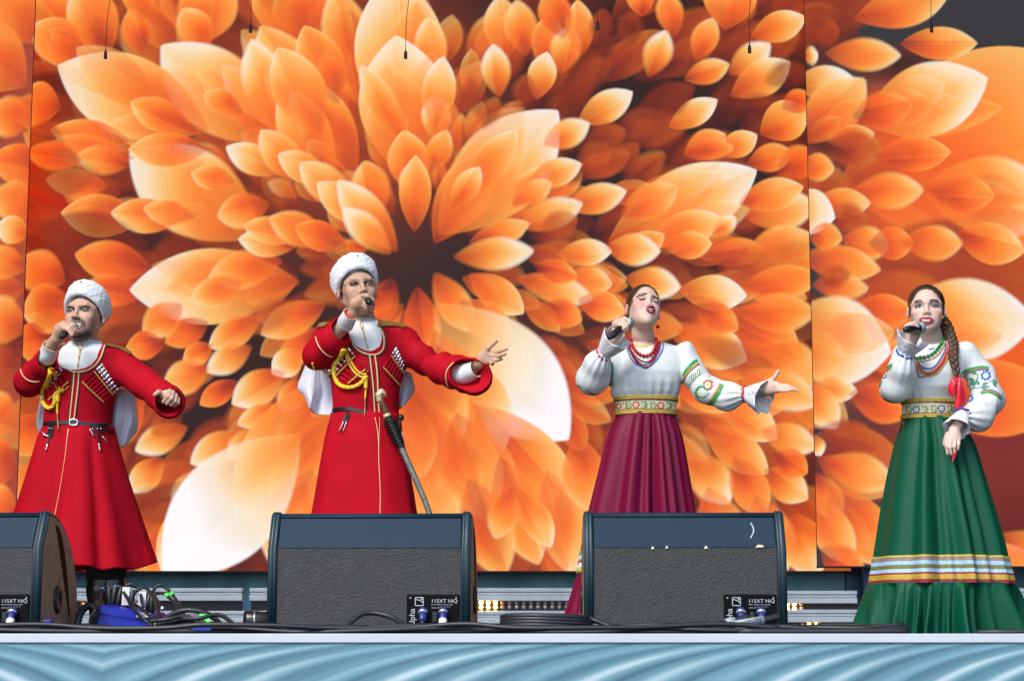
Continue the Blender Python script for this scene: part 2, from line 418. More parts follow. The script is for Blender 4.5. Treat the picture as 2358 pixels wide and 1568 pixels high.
# far, dim petals first, then the recognisable ones back to front
for k in range(980):
    a = R_.uniform(0, 2 * math.pi); r = 140 + 1050 * R_.random() ** .75
    cx = C_[0] + r * math.cos(a); cy = C_[1] + r * math.sin(a) * .92
    L = (55 + r * .13) * R_.uniform(.8, 1.35); aa = math.atan2((cy - C_[1]), (cx - C_[0])) + R_.uniform(-.3, .3)
    tone = R_.uniform(.14, .44) if R_.random() < .55 else R_.uniform(.44, .66)
    if cx > 1250 and cy < 420: tone *= .75
    pet((cx - L * .5 * math.cos(aa), cy - L * .5 * math.sin(aa)), (cx + L * .5 * math.cos(aa), cy + L * .5 * math.sin(aa)), L * R_.uniform(.22, .30), tone, R_.uniform(.35, .75), .5, R_.uniform(.15, .5))
N_RANDOM = len(PET)
big = [
 # top
 ((700, 120), (640, -120), 95, .6), ((760, 330), (600, 60), 75, .6), ((840, 250), (770, -30), 60, .58), ((940, 330), (905, -60), 108, .72), ((1000, 190), (985, 40), 38, .7),
 ((700, 330), (560, 130), 60, .66), ((820, 400), (690, 180), 62, .6), ((780, 240), (700, 60), 55, .55), ((430, 110), (520, -60), 70, .6), ((480, 115), (420, 20), 42, .6),
 ((150, 90), (70, -20), 60, .62), ((250, 130), (180, -40), 60, .6), ((330, 130), (300, 20), 34, .5), ((330, 50), (310, -60), 38, .6), ((200, 130), (70, 60), 55, .55),
 ((640, 330), (371, 105), 96, .8), ((480, 300), (133, 152), 98, .76), ((640, 300), (580, 90), 50, .74), ((760, 420), (650, 200), 60, .62), ((740, 310), (640, 110), 62, .66),
 ((600, 545), (298, 350), 102, .8), ((650, 400), (520, 338), 36, .8), ((700, 420), (600, 300), 42, .66), ((480, 345), (295, 345), 42, .58), ((440, 300), (300, 235), 40, .55), ((560, 260), (470, 215), 30, .55),
 ((540, 420), (440, 400), 30, .6), ((620, 470), (500, 500), 42, .58),
 ((300, 325), (115, 300), 38, .56), ((310, 365), (105, 335), 40, .55), ((300, 380), (175, 360), 34, .6), ((250, 430), (105, 414), 34, .6), ((230, 400), (60, 420), 50, .3), ((330, 505), (140, 490), 52, .56), ((420, 505), (255, 490), 42, .62), ((450, 500), (330, 480), 30, .6),
 ((140, 250), (40, 230), 55, .62), ((150, 330), (60, 310), 40, .35), ((190, 370), (60, 350), 34, .5), ((340, 560), (80, 535), 62, .22), ((350, 620), (172, 585), 48, .5), ((330, 680), (190, 660), 38, .5),
 ((690, 650), (298, 668), 90, .82), ((650, 600), (480, 640), 45, .6), ((680, 570), (548, 550), 34, .72), ((560, 650), (440, 690), 36, .62),
 # upper middle
 ((950, 420), (912, 82), 106, .74), ((1010, 330), (1000, 215), 34, .82), ((1000, 300), (1020, 130), 40, .74), ((930, 330), (830, 150), 34, .7), ((1030, 400), (1040, 235), 28, .45),
 ((1000, 560), (1130, 340), 60, .55), ((1010, 540), (1285, 255), 104, .82), ((1070, 450), (1190, 300), 42, .66), ((1040, 480), (1105, 385), 30, .7), ((1180, 480), (1250, 385), 30, .66),
 ((955, 450), (930, 300), 50, .56), ((960, 470), (945, 375), 34, .6), ((955, 535), (957, 358), 38, .62), ((990, 400), (1030, 300), 30, .6), ((870, 500), (840, 370), 44, .58),
 ((760, 420), (640, 355), 36, .7), ((820, 480), (690, 375), 42, .7), ((860, 520), (730, 420), 40, .66), ((915, 580), (778, 415), 44, .74), ((900, 585), (790, 480), 34, .8), ((700, 545), (560, 520), 34, .62), ((760, 560), (620, 500), 40, .56), ((800, 570), (680, 520), 36, .5),
 # right upper small ones
 ((1165, 140), (1150, -10), 44, .66), ((1210, 130), (1190, 0), 38, .64), ((1250, 160), (1270, 30), 38, .55), ((1150, 225), (1135, 102), 34, .8), ((1235, 230), (1260, 120), 34, .78), ((1200, 260), (1215, 170), 28, .34), ((1290, 170), (1315, 60), 36, .7), ((1340, 130), (1330, 0), 34, .66), ((1300, 90), (1260, -20), 40, .5), ((1380, 110), (1390, 20), 28, .3),
 ((1110, 300), (1145, 225), 24, .42), ((1100, 270), (1080, 180), 26, .3),
 ((1330, 285), (1457, 212), 38, .82), ((1250, 335), (1358, 284), 34, .78), ((1540, 295), (1652, 230), 32, .82), ((1575, 185), (1680, 148), 30, .66), ((1679, 172), (1774, 101), 34, .84), ((1683, 222), (1820, 143), 44, .72), ((1760, 190), (1856, 158), 34, .22),
 ((1729, 86), (1856, 40), 38, .72), ((1602, 140), (1643, 42), 32, .6), ((1494, 178), (1534, 70), 33, .78), ((1440, 112), (1458, 27), 31, .26), ((1552, 86), (1534, -20), 32, .55), ((1670, 70), (1690, -70), 64, .66), ((1480, 40), (1470, -40), 32, .6), ((1420, 160), (1432, 100), 26, .3),
 ((1655, 356), (1744, 311), 32, .7), ((1575, 360), (1672, 310), 36, .56), ((1580, 350), (1690, 340), 24, .5), ((1720, 378), (1825, 350), 34, .58), ((1435, 424), (1530, 352), 28, .42), ((1400, 400), (1470, 330), 30, .36), ((1330, 400), (1400, 330), 34, .4), ((1690, 250), (1795, 245), 32, .2), ((1460, 270), (1600, 200), 40, .24), ((1345, 340), (1440, 300), 38, .36), ((1750, 310), (1860, 250), 50, .7), ((1800, 250), (1870, 220), 30, .5), ((1790, 400), (1880, 350), 40, .5),
 ((1400, 560), (1743, 392), 86, .84), ((1430, 500), (1560, 430), 40, .6), ((1500, 560), (1660, 500), 44, .66), ((1640, 540), (1695, 500), 22, .8), ((1420, 600), (1530, 540), 34, .55),
 ((1300, 478), (1443, 440), 36, .72), ((1190, 522), (1342, 468), 36, .74), ((1215, 420), (1340, 378), 34, .74), ((1180, 470), (1270, 420), 28, .66), ((1240, 540), (1330, 500), 34, .4), ((1080, 560), (1220, 515), 30, .6), ((1045, 592), (1230, 578), 38, .82), ((1285, 585), (1410, 578), 32, .78), ((1395, 570), (1521, 580), 38, .8), ((1530, 570), (1640, 560), 34, .6), ((1620, 592), (1761, 572), 34, .48),
 ((1715, 500), (1880, 470), 48, .76), ((1700, 470), (1850, 430), 40, .7), ((1700, 640), (1900, 560), 80, .62), ((1640, 600), (1800, 640), 50, .4), ((1710, 660), (1890, 640), 40, .55),
 ((1440, 640), (1568, 663), 38, .8), ((1562, 668), (1720, 681), 43, .84), ((1300, 640), (1410, 655), 36, .66), ((1190, 640), (1366, 690), 34, .72), ((1230, 610), (1330, 640), 28, .5), ((1250, 700), (1340, 740), 34, .5), ((1330, 690), (1440, 720), 36, .6),
 ((1660, 720), (1840, 800), 60, .5), ((1700, 720), (1880, 720), 46, .6), ((1560, 760), (1720, 830), 52, .7), ((1600, 700), (1700, 760), 36, .5), ((1740, 800), (1890, 880), 60, .68), ((1540, 870), (1700, 940), 40, .6), ((1600, 780), (1790, 860), 34, .35), ((1700, 860), (1890, 930), 44, .72), ((1660, 920), (1790, 1010), 44, .7), ((1750, 990), (1884, 1030), 36, .8), ((1620, 980), (1770, 1090), 44, .62), ((1760, 1080), (1860, 1150), 40, .72), ((1590, 1040), (1680, 1160), 46, .74), ((1690, 1050), (1760, 1190), 44, .55), ((1630, 1120), (1700, 1330), 60, .72), ((1740, 1140), (1800, 1330), 60, .7), ((1830, 1180), (1880, 1330), 56, .74), ((1780, 1040), (1860, 1090), 34, .5),
 # lower middle
 ((1000, 628), (1085, 765), 40, .66), ((1080, 630), (1207, 722), 40, .66), ((960, 660), (985, 830), 42, .5), ((905, 640), (850, 760), 40, .45), ((860, 600), (690, 620), 34, .3), ((870, 640), (700, 680), 38, .4), ((1060, 690), (1180, 790), 44, .62), ((1090, 760), (1220, 900), 70, .9),
 ((1000, 700), (1310, 1012), 118, 1.25), ((1000, 760), (1095, 990), 60, .66), ((1010, 800), (1150, 1060), 90, .72), ((940, 800), (1030, 1060), 90, .6), ((960, 900), (1000, 1250), 110, .62), ((1090, 930), (1335, 1200), 80, .68), ((1050, 950), (1120, 1200), 70, .6), ((1150, 1050), (1240, 1300), 60, .62), ((1260, 1080), (1330, 1330), 56, .66), ((1080, 1100), (1160, 1330), 60, .56), ((1200, 1130), (1270, 1260), 34, .7), ((1330, 1000), (1360, 1180), 50, .6), ((1180, 1120), (1140, 1240), 34, .6),
 # lower left
 ((930, 700), (700, 900), 60, .7), ((880, 720), (720, 960), 70, .62), ((760, 760), (640, 830), 36, .5), ((700, 807), (626, 861), 34, .84), ((750, 700), (600, 770), 40, .6), ((690, 690), (560, 760), 34, .4), ((600, 730), (480, 800), 36, .66), ((580, 797), (475, 856), 32, .76), ((489, 793), (422, 834), 28, .6), ((480, 740), (380, 790), 34, .5), ((420, 700), (330, 770), 40, .6), ((380, 790), (290, 800), 34, .5), ((482, 845), (376, 890), 40, .7), ((548, 877), (460, 932), 28, .46), ((657, 856), (534, 930), 42, .76), ((703, 874), (645, 946), 32, .66), ((654, 937), (546, 977), 28, .7), ((432, 982), (311, 1038), 34, .72), ((420, 950), (350, 1000), 30, .4), ((562, 997), (438, 1067), 38, .76), ((601, 986), (524, 1056), 28, .8), ((376, 1053), (299, 1134), 34, .72), ((468, 1077), (401, 1176), 34, .78), ((430, 1110), (330, 1200), 40, .26), ((360, 1120), (310, 1200), 34, .3), ((400, 1200), (340, 1320), 40, .5), ((330, 900), (220, 1040), 50, .5), ((290, 980), (200, 1100), 50, .4),
 ((780, 860), (545, 1200), 96, .72), ((760, 960), (640, 1190), 70, .66), ((720, 1080), (640, 1320), 80, .7), ((470, 1130), (372, 1316), 50, .72), ((690, 1000), (376, 1320), 118, 1.35),
 # left of the first singer
 ((150, 650), (40, 600), 50, .6), ((170, 700), (50, 720), 60, .56), ((120, 780), (40, 800), 50, .5), ((150, 880), (30, 930), 60, .3), ((110, 960), (20, 1040), 50, .5), ((100, 1080), (20, 1150), 50, .7),
]
def inner(b, t, w, tone):
    """translucent smaller petals lying inside a big one"""
    for k in range(3 if w > 80 else 2):
        u = R_.uniform(.0, .35); v = R_.uniform(-.5, .5); L = R_.uniform(.45, .7); d = (t[0] - b[0], t[1] - b[1]); l = math.hypot(*d); n = (-d[1] / l, d[0] / l); da = R_.uniform(-.25, .25)
        p = (b[0] + d[0] * u + n[0] * w * v, b[1] + d[1] * u + n[1] * w * v); q = (p[0] + L * (d[0] * math.cos(da) - d[1] * math.sin(da)), p[1] + L * (d[0] * math.sin(da) + d[1] * math.cos(da)))
        pet(p, q, w * R_.uniform(.38, .55), tone * R_.uniform(.68, .95), R_.uniform(.3, .6), .15, .5)
for b, t, w, tone in big:
    pet(b, t, w, tone, .95 if tone > .45 else .7, .45, .9 if tone > .7 else .6)
    if w > 50 and .5 < tone < 1: inner(b, t, w, tone)
N_MAIN = len(PET)
right = [
 ((1930, 430), (2640, 270), 250, .66), ((2000, 560), (2420, 700), 130, .34), ((1950, 700), (2200, 700), 80, .4),
 ((1968, 45), (2185, -12), 52, .64), ((1900, 124), (2075, 129), 40, .68), ((2072, 101), (2251, 101), 41, .66), ((1860, 80), (1935, 70), 34, .3), ((1850, 130), (1885, 128), 22, .9), ((1820, 200), (1966, 180), 40, .88), ((1840, 330), (1992, 182), 62, .64),
 ((1930, 300), (2306, 248), 50, .5), ((1985, 285), (2275, 180), 88, .82), ((1960, 270), (2100, 240), 44, .5), ((1905, 325), (2014, 308), 30, .58), ((1900, 340), (2030, 345), 46, .42), ((2010, 360), (2190, 350), 44, .5), ((1840, 380), (1922, 390), 34, .6),
 ((2120, 433), (2440, 475), 98, .72), ((2140, 440), (2290, 450), 46, .5), ((1963, 442), (2127, 438), 43, .64), ((1868, 469), (2005, 468), 37, .64), ((1900, 490), (2000, 510), 34, .4), ((1800, 470), (1923, 503), 55, .95), ((1860, 540), (1940, 550), 34, .6), ((1940, 550), (2050, 570), 40, .64), ((2000, 560), (2105, 560), 40, .5), ((2076, 560), (2218, 560), 42, .6), ((2200, 540), (2360, 580), 50, .62), ((1840, 590), (2028, 622), 42, .58), ((1870, 655), (2000, 665), 30, .6), ((1880, 640), (1960, 630), 26, .4),
 ((2040, 740), (2385, 738), 100, .9), ((1952, 725), (2105, 715), 44, .5), ((1780, 755), (2052, 812), 105, .92), ((1870, 890), (1975, 902), 30, .76), ((1850, 880), (1928, 986), 40, .72), ((1887, 985), (2025, 1028), 40, .36), ((1955, 905), (2100, 950), 46, .5), ((1896, 1062), (2060, 1112), 44, .68), ((1870, 1000), (1890, 1050), 20, .8), ((1880, 1090), (1930, 1200), 36, .66), ((1910, 1120), (2040, 1300), 66, .56), ((1870, 1140), (1960, 1300), 46, .66), ((1890, 1260), (1990, 1330), 40, .5), ((2180, 1300), (2420, 1330), 66, .74), ((2100, 900), (2450, 930), 90, .5), ((2300, 1230), (2440, 1320), 50, .7),
]
R_SPLIT = len(PET)
for b, t, w, tone in right:
    pet(b, t, w, tone, .95, .4, .9 if tone > .7 else .55)
    if 60 < w < 120 and .5 < tone < 1: inner(b, t, w, tone)
N_RIGHT = len(PET)
left = [((60, 200), (-120, 60), 90, .7), ((90, 100), (-60, -60), 70, .66), ((80, 280), (-30, 260), 50, .56), ((120, 400), (-20, 360), 50, .5), ((100, 480), (-20, 450), 50, .56), ((70, 540), (-10, 520), 34, .8), ((60, 620), (-40, 590), 40, .62), ((60, 760), (-60, 720), 60, .7), ((50, 860), (-60, 840), 60, .4), ((40, 980), (-60, 940), 60, .66), ((40, 1080), (-50, 1060), 60, .5), ((40, 1180), (-50, 1150), 50, .6)]
for b, t, w, tone in left: pet(b, t, w, tone, .95, .4, .6)

RAMP_X = np.array([0, .18, .38, .58, .78, 1.0, 1.3])
RAMP_C = np.stack([lin(c) for c in [(92, 42, 36), (200, 66, 42), (250, 106, 44), (255, 150, 62), (255, 196, 114), (254, 230, 196), (250, 248, 252)]])
def raster(gx, gz, Y, ids, base_fn):
    step = gx[0, 1] - gx[0, 0]; x0 = gx[0, 0]; z0 = gz[0, 0]
    img = base_fn(gx, gz).astype(np.float64)
    for i in ids:
        b, t, w, tone, al, fade, cream = PET[i]
        B = W(*b, Y); T = W(*t, Y); B = B[[0, 2]]; T = T[[0, 2]]; d = T - B; L = np.linalg.norm(d)
        hw = w * Y / FPX * 1.0; e = d / L; n = np.array([-e[1], e[0]])
        c = [B, T, B + n * hw, B - n * hw, T + n * hw, T - n * hw]; c = np.array(c)
        i0 = max(int((c[:, 0].min() - x0) / step) - 1, 0); i1 = min(int((c[:, 0].max() - x0) / step) + 2, gx.shape[1])
        j0 = max(int((c[:, 1].min() - z0) / step) - 1, 0); j1 = min(int((c[:, 1].max() - z0) / step) + 2, gx.shape[0])
        if i0 >= i1 or j0 >= j1: continue
        X = gx[j0:j1, i0:i1] - B[0]; Z = gz[j0:j1, i0:i1] - B[1]
        u = (X * e[0] + Z * e[1]) / L; v = (X * n[0] + Z * n[1]) / hw
        uc = np.clip(u, 0, 1); h = (4 * uc * (1 - uc)) ** .92 * (1 + .25 * (uc - .5))
        ed = (h - np.abs(v)) * hw                           # metres inside the outline
        cov = np.clip(ed / (step * (1.2 + (i * 7 % 5) * .7 + (3.5 if tone < .45 else 0))) + .5, 0, 1) * (u > 0) * (u < 1)
        if cov.max() <= 0: continue
        q = np.clip(np.abs(v) / np.maximum(h, 1e-3), 0, 1)   # 0 at the midrib, 1 at the rim
        s = tone * (.46 + .50 * uc ** .8) + cream * .62 * np.clip(uc - .42, 0, 1) ** 1.25 * 2 * tone * (.55 + .45 * q) + .15 * q ** 4 * (.25 + .75 * uc) * (tone > .4) - .16 * (1 - q) ** .8 * (1 - uc) * (tone > .4)
        s += .05 * np.sin(7 * u + i) * np.sin(3 * v + i * 1.7) + (.055 if tone > .5 else 0)
        # a brighter and a darker half to each petal, as if folded
        s += .05 * np.sign(v + .25 * math.sin(i * 3.1)) * (np.abs(v) > .02) * (1 if i % 3 == 0 else .35)
        s = np.where(s > 1.02, 1.02 + (s - 1.02) * .8 + .05 * np.sin(5 * u + 2 * v), s); colr = np.stack([np.interp(s, RAMP_X, RAMP_C[:, k]) for k in range(3)], -1)
        if tone < .45: colr = colr * (.14 + 1.2 * tone) + lin((58, 46, 46)) * .22
        a = (cov * al * np.clip(fade + (1 - fade) * uc * 2.2, 0, 1))[..., None]
        sub = img[j0:j1, i0:i1]; sub[:] = sub * (1 - a) + colr * a
    return img
def build_screen(name, px_l, px_r, py_b, Y, step, ids, base_fn, label, ztop=5.35):
    xl = W(px_l, 900, Y)[0]; xr = W(px_r, 900, Y)[0]; zb = W(1179, py_b, Y)[2]
    X = np.arange(xl, xr + step / 2, step); Z = np.arange(zb, ztop, step); gx, gz = np.meshgrid(X, Z)
    img = raster(gx, gz, Y, ids, base_fn)
    lum = img.max(-1, keepdims=True)
    pxx, pyy = proj(np.stack([gx, np.full_like(gx, Y), gz], -1))
    g = np.exp(-(((pxx - 560) / 190) ** 2 + ((pyy - 1190) / 130) ** 2)); g2 = np.exp(-(((pxx - 1215) / 110) ** 2 + ((pyy - 870) / 150) ** 2))
    rng = np.random.default_rng(3)
    img = img * (1 + rng.normal(0, .012, img.shape[:2])[..., None])           # the lamps are never quite even
    img *= (1 + .02 * np.sin(gz / .0098 * 2 * np.pi) * np.sin(gx / .0107 * 2 * np.pi))[..., None]
    if Y == YS_MAIN:                                        # the picture runs to hot red at its left side and to deep orange at its right
        kl = (np.exp(-((pxx - 60) / 85.) ** 2) * np.exp(-((pyy - 420) / 300.) ** 2))[..., None]; kr = (np.clip((pxx - 1740) / 130, 0, 1) * .6)[..., None]
        img = img * (1 - kl) + img * np.array([.98, .50, .22]) * kl; img = img * (1 - kr) + img * np.array([1., .80, .50]) * kr
    root = thing(name, label, 'screen', ((xl + xr) / 2, Y, zb))
    m = mat('led_surface')
    if 'emit_set' not in m:
        m['emit_set'] = 1; nt = m.node_tree; b = nt.nodes['Principled BSDF']
        a = nt.nodes.new('ShaderNodeVertexColor'); a.layer_name = 'Col'
        for l in list(b.inputs['Base Color'].links): nt.links.remove(l)
        b.inputs['Base Color'].default_value = (.013, .013, .014, 1); b.inputs['Roughness'].default_value = .75; b.inputs['Specular IOR Level'].default_value = .15
        nt.links.new(a.outputs[0], b.inputs['Emission Color']); b.inputs['Emission Strength'].default_value = EM
        m.cycles.emission_sampling = 'NONE'
    V = np.stack([gx, np.full_like(gx, Y), gz], -1).reshape(-1, 3)
    mk('lamp_face', V, grid_faces(*gx.shape), m, root, False, np.clip(img * (1 + .06 * np.clip((img[..., 2:3] - .75) / .2, 0, 1)), 0, 1.1).reshape(-1, 3))
    bx = MB().box((X[0] + .06, Y + .004, Z[0]), (X[-1] - .06, Y + .09, Z[-1]))
    bx.build('cabinet_back', mat('cabinet_black', (.015, .015, .016), .6), root, False)
    rim = MB().box((X[0] - .003, Y - .002, Z[0]), (X[0], Y + .012, Z[-1])).box((X[-1], Y - .002, Z[0]), (X[-1] + .003, Y + .012, Z[-1])).box((X[0], Y - .002, Z[0] - .010), (X[-1], Y + .06, Z[0]))
    rim.build('frame', mat('cabinet_black'), root, False)
    return root
def base_main(gx, gz):
    px, py = proj(np.stack([gx, np.full_like(gx, YS_MAIN), gz], -1))
    dk = lin((36, 36, 40)); rd = lin((228, 46, 10)); br = lin((60, 34, 32)); og = lin((235, 96, 44))
    r = np.hypot(px - C_[0], (py - C_[1]) * 1.05)
    t = np.clip((r - 60) / 400, 0, 1)[..., None]; img = dk * (1 - t * .55) + br * t * .55
    g = (np.exp(-((px - 90) / 90.) ** 2) * np.exp(-((py - 380) / 330.) ** 2))[..., None]; img = img * (1 - g) + rd * g
    g = (np.exp(-((px - 1150) / 330.) ** 2) * np.exp(-((py - 1150) / 260.) ** 2) * .8)[..., None]; img = img * (1 - g) + og * g
    g = (np.exp(-((px - 700) / 330.) ** 2) * np.exp(-((py - 230) / 260.) ** 2) * .6)[..., None]; img = img * (1 - g) + og * g
    return img
def base_right(gx, gz):
    px, py = proj(np.stack([gx, np.full_like(gx, YS_SIDE), gz], -1))
    dk = lin((58, 56, 60)); og = lin((238, 96, 34)); rd = lin((132, 48, 42))
    g = np.clip((py - 150) / 120, 0, 1) * np.clip((px - 1900) / 160, 0, 1) * np.clip((960 - py) / 60, 0, 1)
    img = dk * (1 - g[..., None]) + og * g[..., None]
    g = np.clip((py - 975) / 20, 0, 1) * np.clip((px - 2040) / 30, 0, 1); c = rd * (1 - .35 * np.clip((py - 1080) / 150, 0, 1))[..., None]
    img = img * (1 - g[..., None]) + c * g[..., None]
    g = np.clip(1 - np.abs(py - 580 - (px - 2100) * .1) / 150, 0, 1) * np.clip((px - 1930) / 80, 0, 1) * .75; c = lin((176, 62, 48))
    img = img * (1 - g[..., None]) + c * g[..., None]
    return img
def base_left(gx, gz):
    return np.broadcast_to(lin((170, 74, 56)), gx.shape + (3,)).copy()
build_screen('led_screen', 46, 1948, 1314, YS_MAIN, .008, range(0, N_MAIN), base_main, 'large central LED screen showing an orange petal flower behind the singers')
build_screen('led_screen', 1873, 2700, 1303, YS_SIDE, .0085, list(range(0, N_RANDOM, 2)) + list(range(R_SPLIT, N_RIGHT)), base_right, 'side LED screen of big orange petals behind the woman in green')
build_screen('led_screen', -420, 46, 1316, YS_SIDE, .0095, list(range(0, N_RANDOM, 2)) + list(range(N_RIGHT, len(PET))), base_left, 'narrow strip of LED screen beside the red glowing edge of the flower')

# ---------------------------------------------------------------- below the screens
blue_m = mat('backdrop_blue', (.26, .60, .80), .75, bump=.4, bscale=6, var=.25, vscale=3)
def backdrop():
    X = np.linspace(-6.5, 6.5, 400); Z = np.linspace(0, .62, 12); gx, gz = np.meshgrid(X, Z)
    y = 14.35 + .03 * np.sin(gx * 9 + np.sin(gx * 3) * 2) + .012 * np.sin(gx * 31)
    return np.stack([gx, y, gz], -1).reshape(-1, 3), grid_faces(12, 400)
V, F = backdrop(); o = mk('backdrop_cloth', V, F, blue_m, None, True, center=True); tag(o, 'blue cloth backdrop hanging below the LED screens', 'backdrop')
alu = mat('rail_aluminium', (.62, .66, .70), .38, metal=.55, bump=.1, bscale=90, var=.12, vscale=6)
blackm = mat('fixture_black', (.012, .012, .014), .5)
lamp_off = mat('lamp_lens_clear', (.55, .42, .40), .25, spec=.8)
lamp_on = mat('lamp_lens_amber', (1., .42, .06), .3, emit=40 * EM)
def lens_mesh(m):
    V, F = revolve([(0, .006), (.008, .005), (.012, .001), (.0125, -.004)], 10, R=rot_to((0, -1, 0))); return mesh_data('lens', V, F, m)
LM_OFF, LM_ON = lens_mesh(lamp_off), lens_mesh(lamp_on)
YB = 12.6
def zat(py, Y=YB): return float(W(1179, py, Y)[2])
def xat(px, Y=YB): return float(W(px, 1400, Y)[0])
def light_bar(px0, px1, py_top, py_lamp, lit, label, cut=None):
    """aluminium rail with a row of twin lamps under it"""
    x0, x1 = xat(px0), xat(px1); zt, zl = zat(py_top), zat(py_lamp)
    root = thing('light_bar', label, 'light bar', ((x0 + x1) / 2, YB, max(zl - .05, 0)), 'floor light bars in front of the blue backdrop')
    hh = .062
    r = MB().box((x0, YB - .05, zt - .025), (x1, YB + .05, zt), .004).box((x0 + .004, YB - .044, zt - .042), (x1 - .004, YB + .05, zt - .027), .002).box((x0, YB - .052, zt - hh - .018), (x1, YB + .05, zt - .044), .004)
    r.build('rail', alu, root, False)
    MB().box((x0 + .01, YB - .02, zl - .034), (x1 - .01, YB + .04, zt - hh - .02)).build('housing', blackm, root, False)
    k = px0 + 8
    while k < px1 - 6:
        on = any(a <= k <= b for a, b in lit)
        if not cut or any(a <= k <= b for a, b in cut):
            for dz in (0, -.026):
                o = inst('lens', LM_ON if on else LM_OFF, (xat(k), YB - .024, zl + .012 + dz), root)
        k += 16.4
    for p in (px0 + 60, (px0 + px1) / 2 + 13, px1 - 50):
        x = xat(p); b = MB(); V, F = revolve([(.016, zt - hh - .02), (.016, zl + .01), (.011, zl), (.011, 0.)], 12, (x, YB - .0, 0)); 
    return root
light_bar(150, 560, 1354, 1394, [(195, 212)], 'light bar rail behind the stage box, between the singers in red', [(190, 300), (555, 620)])
light_bar(575, 1322, 1354, 1392, [(1100, 1150)], 'light bar with a cluster of four lit amber lamps in its upper row', [(1090, 1322)])
light_bar(575, 1322, 1406, 1437, [(1101, 1107)], 'lower light bar with small unlit pearly lamps', [(1090, 1322)])
light_bar(1640, 1972, 1360, 1395, [(1810, 1829)], 'short light bar ending beside the green skirt, one lamp lit', [(1810, 1845)])
light_bar(1640, 1980, 1403, 1443, [(1860, 1890)], 'lowest light bar beside the green skirt, two amber lamps glowing', [(1815, 1895)])
light_bar(150, 575, 1406, 1441, [(545, 575)], 'lower light bar rail running behind the tangled cables', [(540, 575)])
light_bar(2335, 2700, 1354, 1390, [(2340, 2358)], 'light bar with lit amber lamps beyond the green skirt hem', [(2335, 2420)])
# blue uprights carrying the side screen
postm = mat('upright_blue', (.06, .13, .26), .5, metal=.3)
for (a, b), yy_, lab in (((1950, 1985), 14.1, 'dark blue steel upright under the joint of two screens'), ((1990, 2030), 13.85, 'wide blue-grey upright under the side screen')):
    x0 = W(a, 1340, yy_)[0]; x1 = W(b, 1340, yy_)[0]
    MBo = MB().box((x0, yy_, 0), (x1, yy_ + .1, .64), .01).box((x0 - .03, yy_ - .02, 0), (x1 + .03, yy_ + .12, .03), .004)
    o = MBo.build('screen_upright', postm, None, False, center=True); tag(o, lab, 'upright')
# hanging choir microphones
def hang_mic(px, py, label, Y=10.4):
    p = W(px, py, Y); root = thing('hanging_microphone', label, 'microphone', p - np.array([0, 0, .02]), 'choir microphones hung on thin wires from the stage roof')
    V, F = revolve([(0, -.021), (.0085, -.020), (.0095, -.016), (.0095, .008), (.0075, .012), (.0085, .016), (.0085, .021), (.003, .024), (.002, .04), (0, .04)], 14, p)
    mk('capsule', V, F, mat('mic_dark', (.03, .035, .04), .4, metal=.4), root)
    q = np.array([p + (0, 0, .035), p + (.003, 0, .2), p + (.016, .0, .34), p + (.012, 0, .5), p + (.006, 0, 1.), (p[0], p[1], 7.0)])
    V, F = tube(smooth_path(q, 6), .0017, 6); mk('wire', V, F, mat('wire_black', (.02, .02, .02), .6), root)
for px, py, lab in ((243, 128, 'choir microphone on a wire, hanging above the bearded singer, lowest beside the pale petal tip'), (577, 68, 'choir microphone hanging high between the two singers in red'), (934, 128, 'choir microphone hanging low in front of the tallest petal'), (1376, 62, 'choir microphone hanging high left of the singer in crimson skirt'), (1726, 115, 'choir microphone hanging low beside the seam of two screens'), (2145, 67, 'choir microphone hanging before the dark corner of the side screen')):
    hang_mic(px, py, lab)
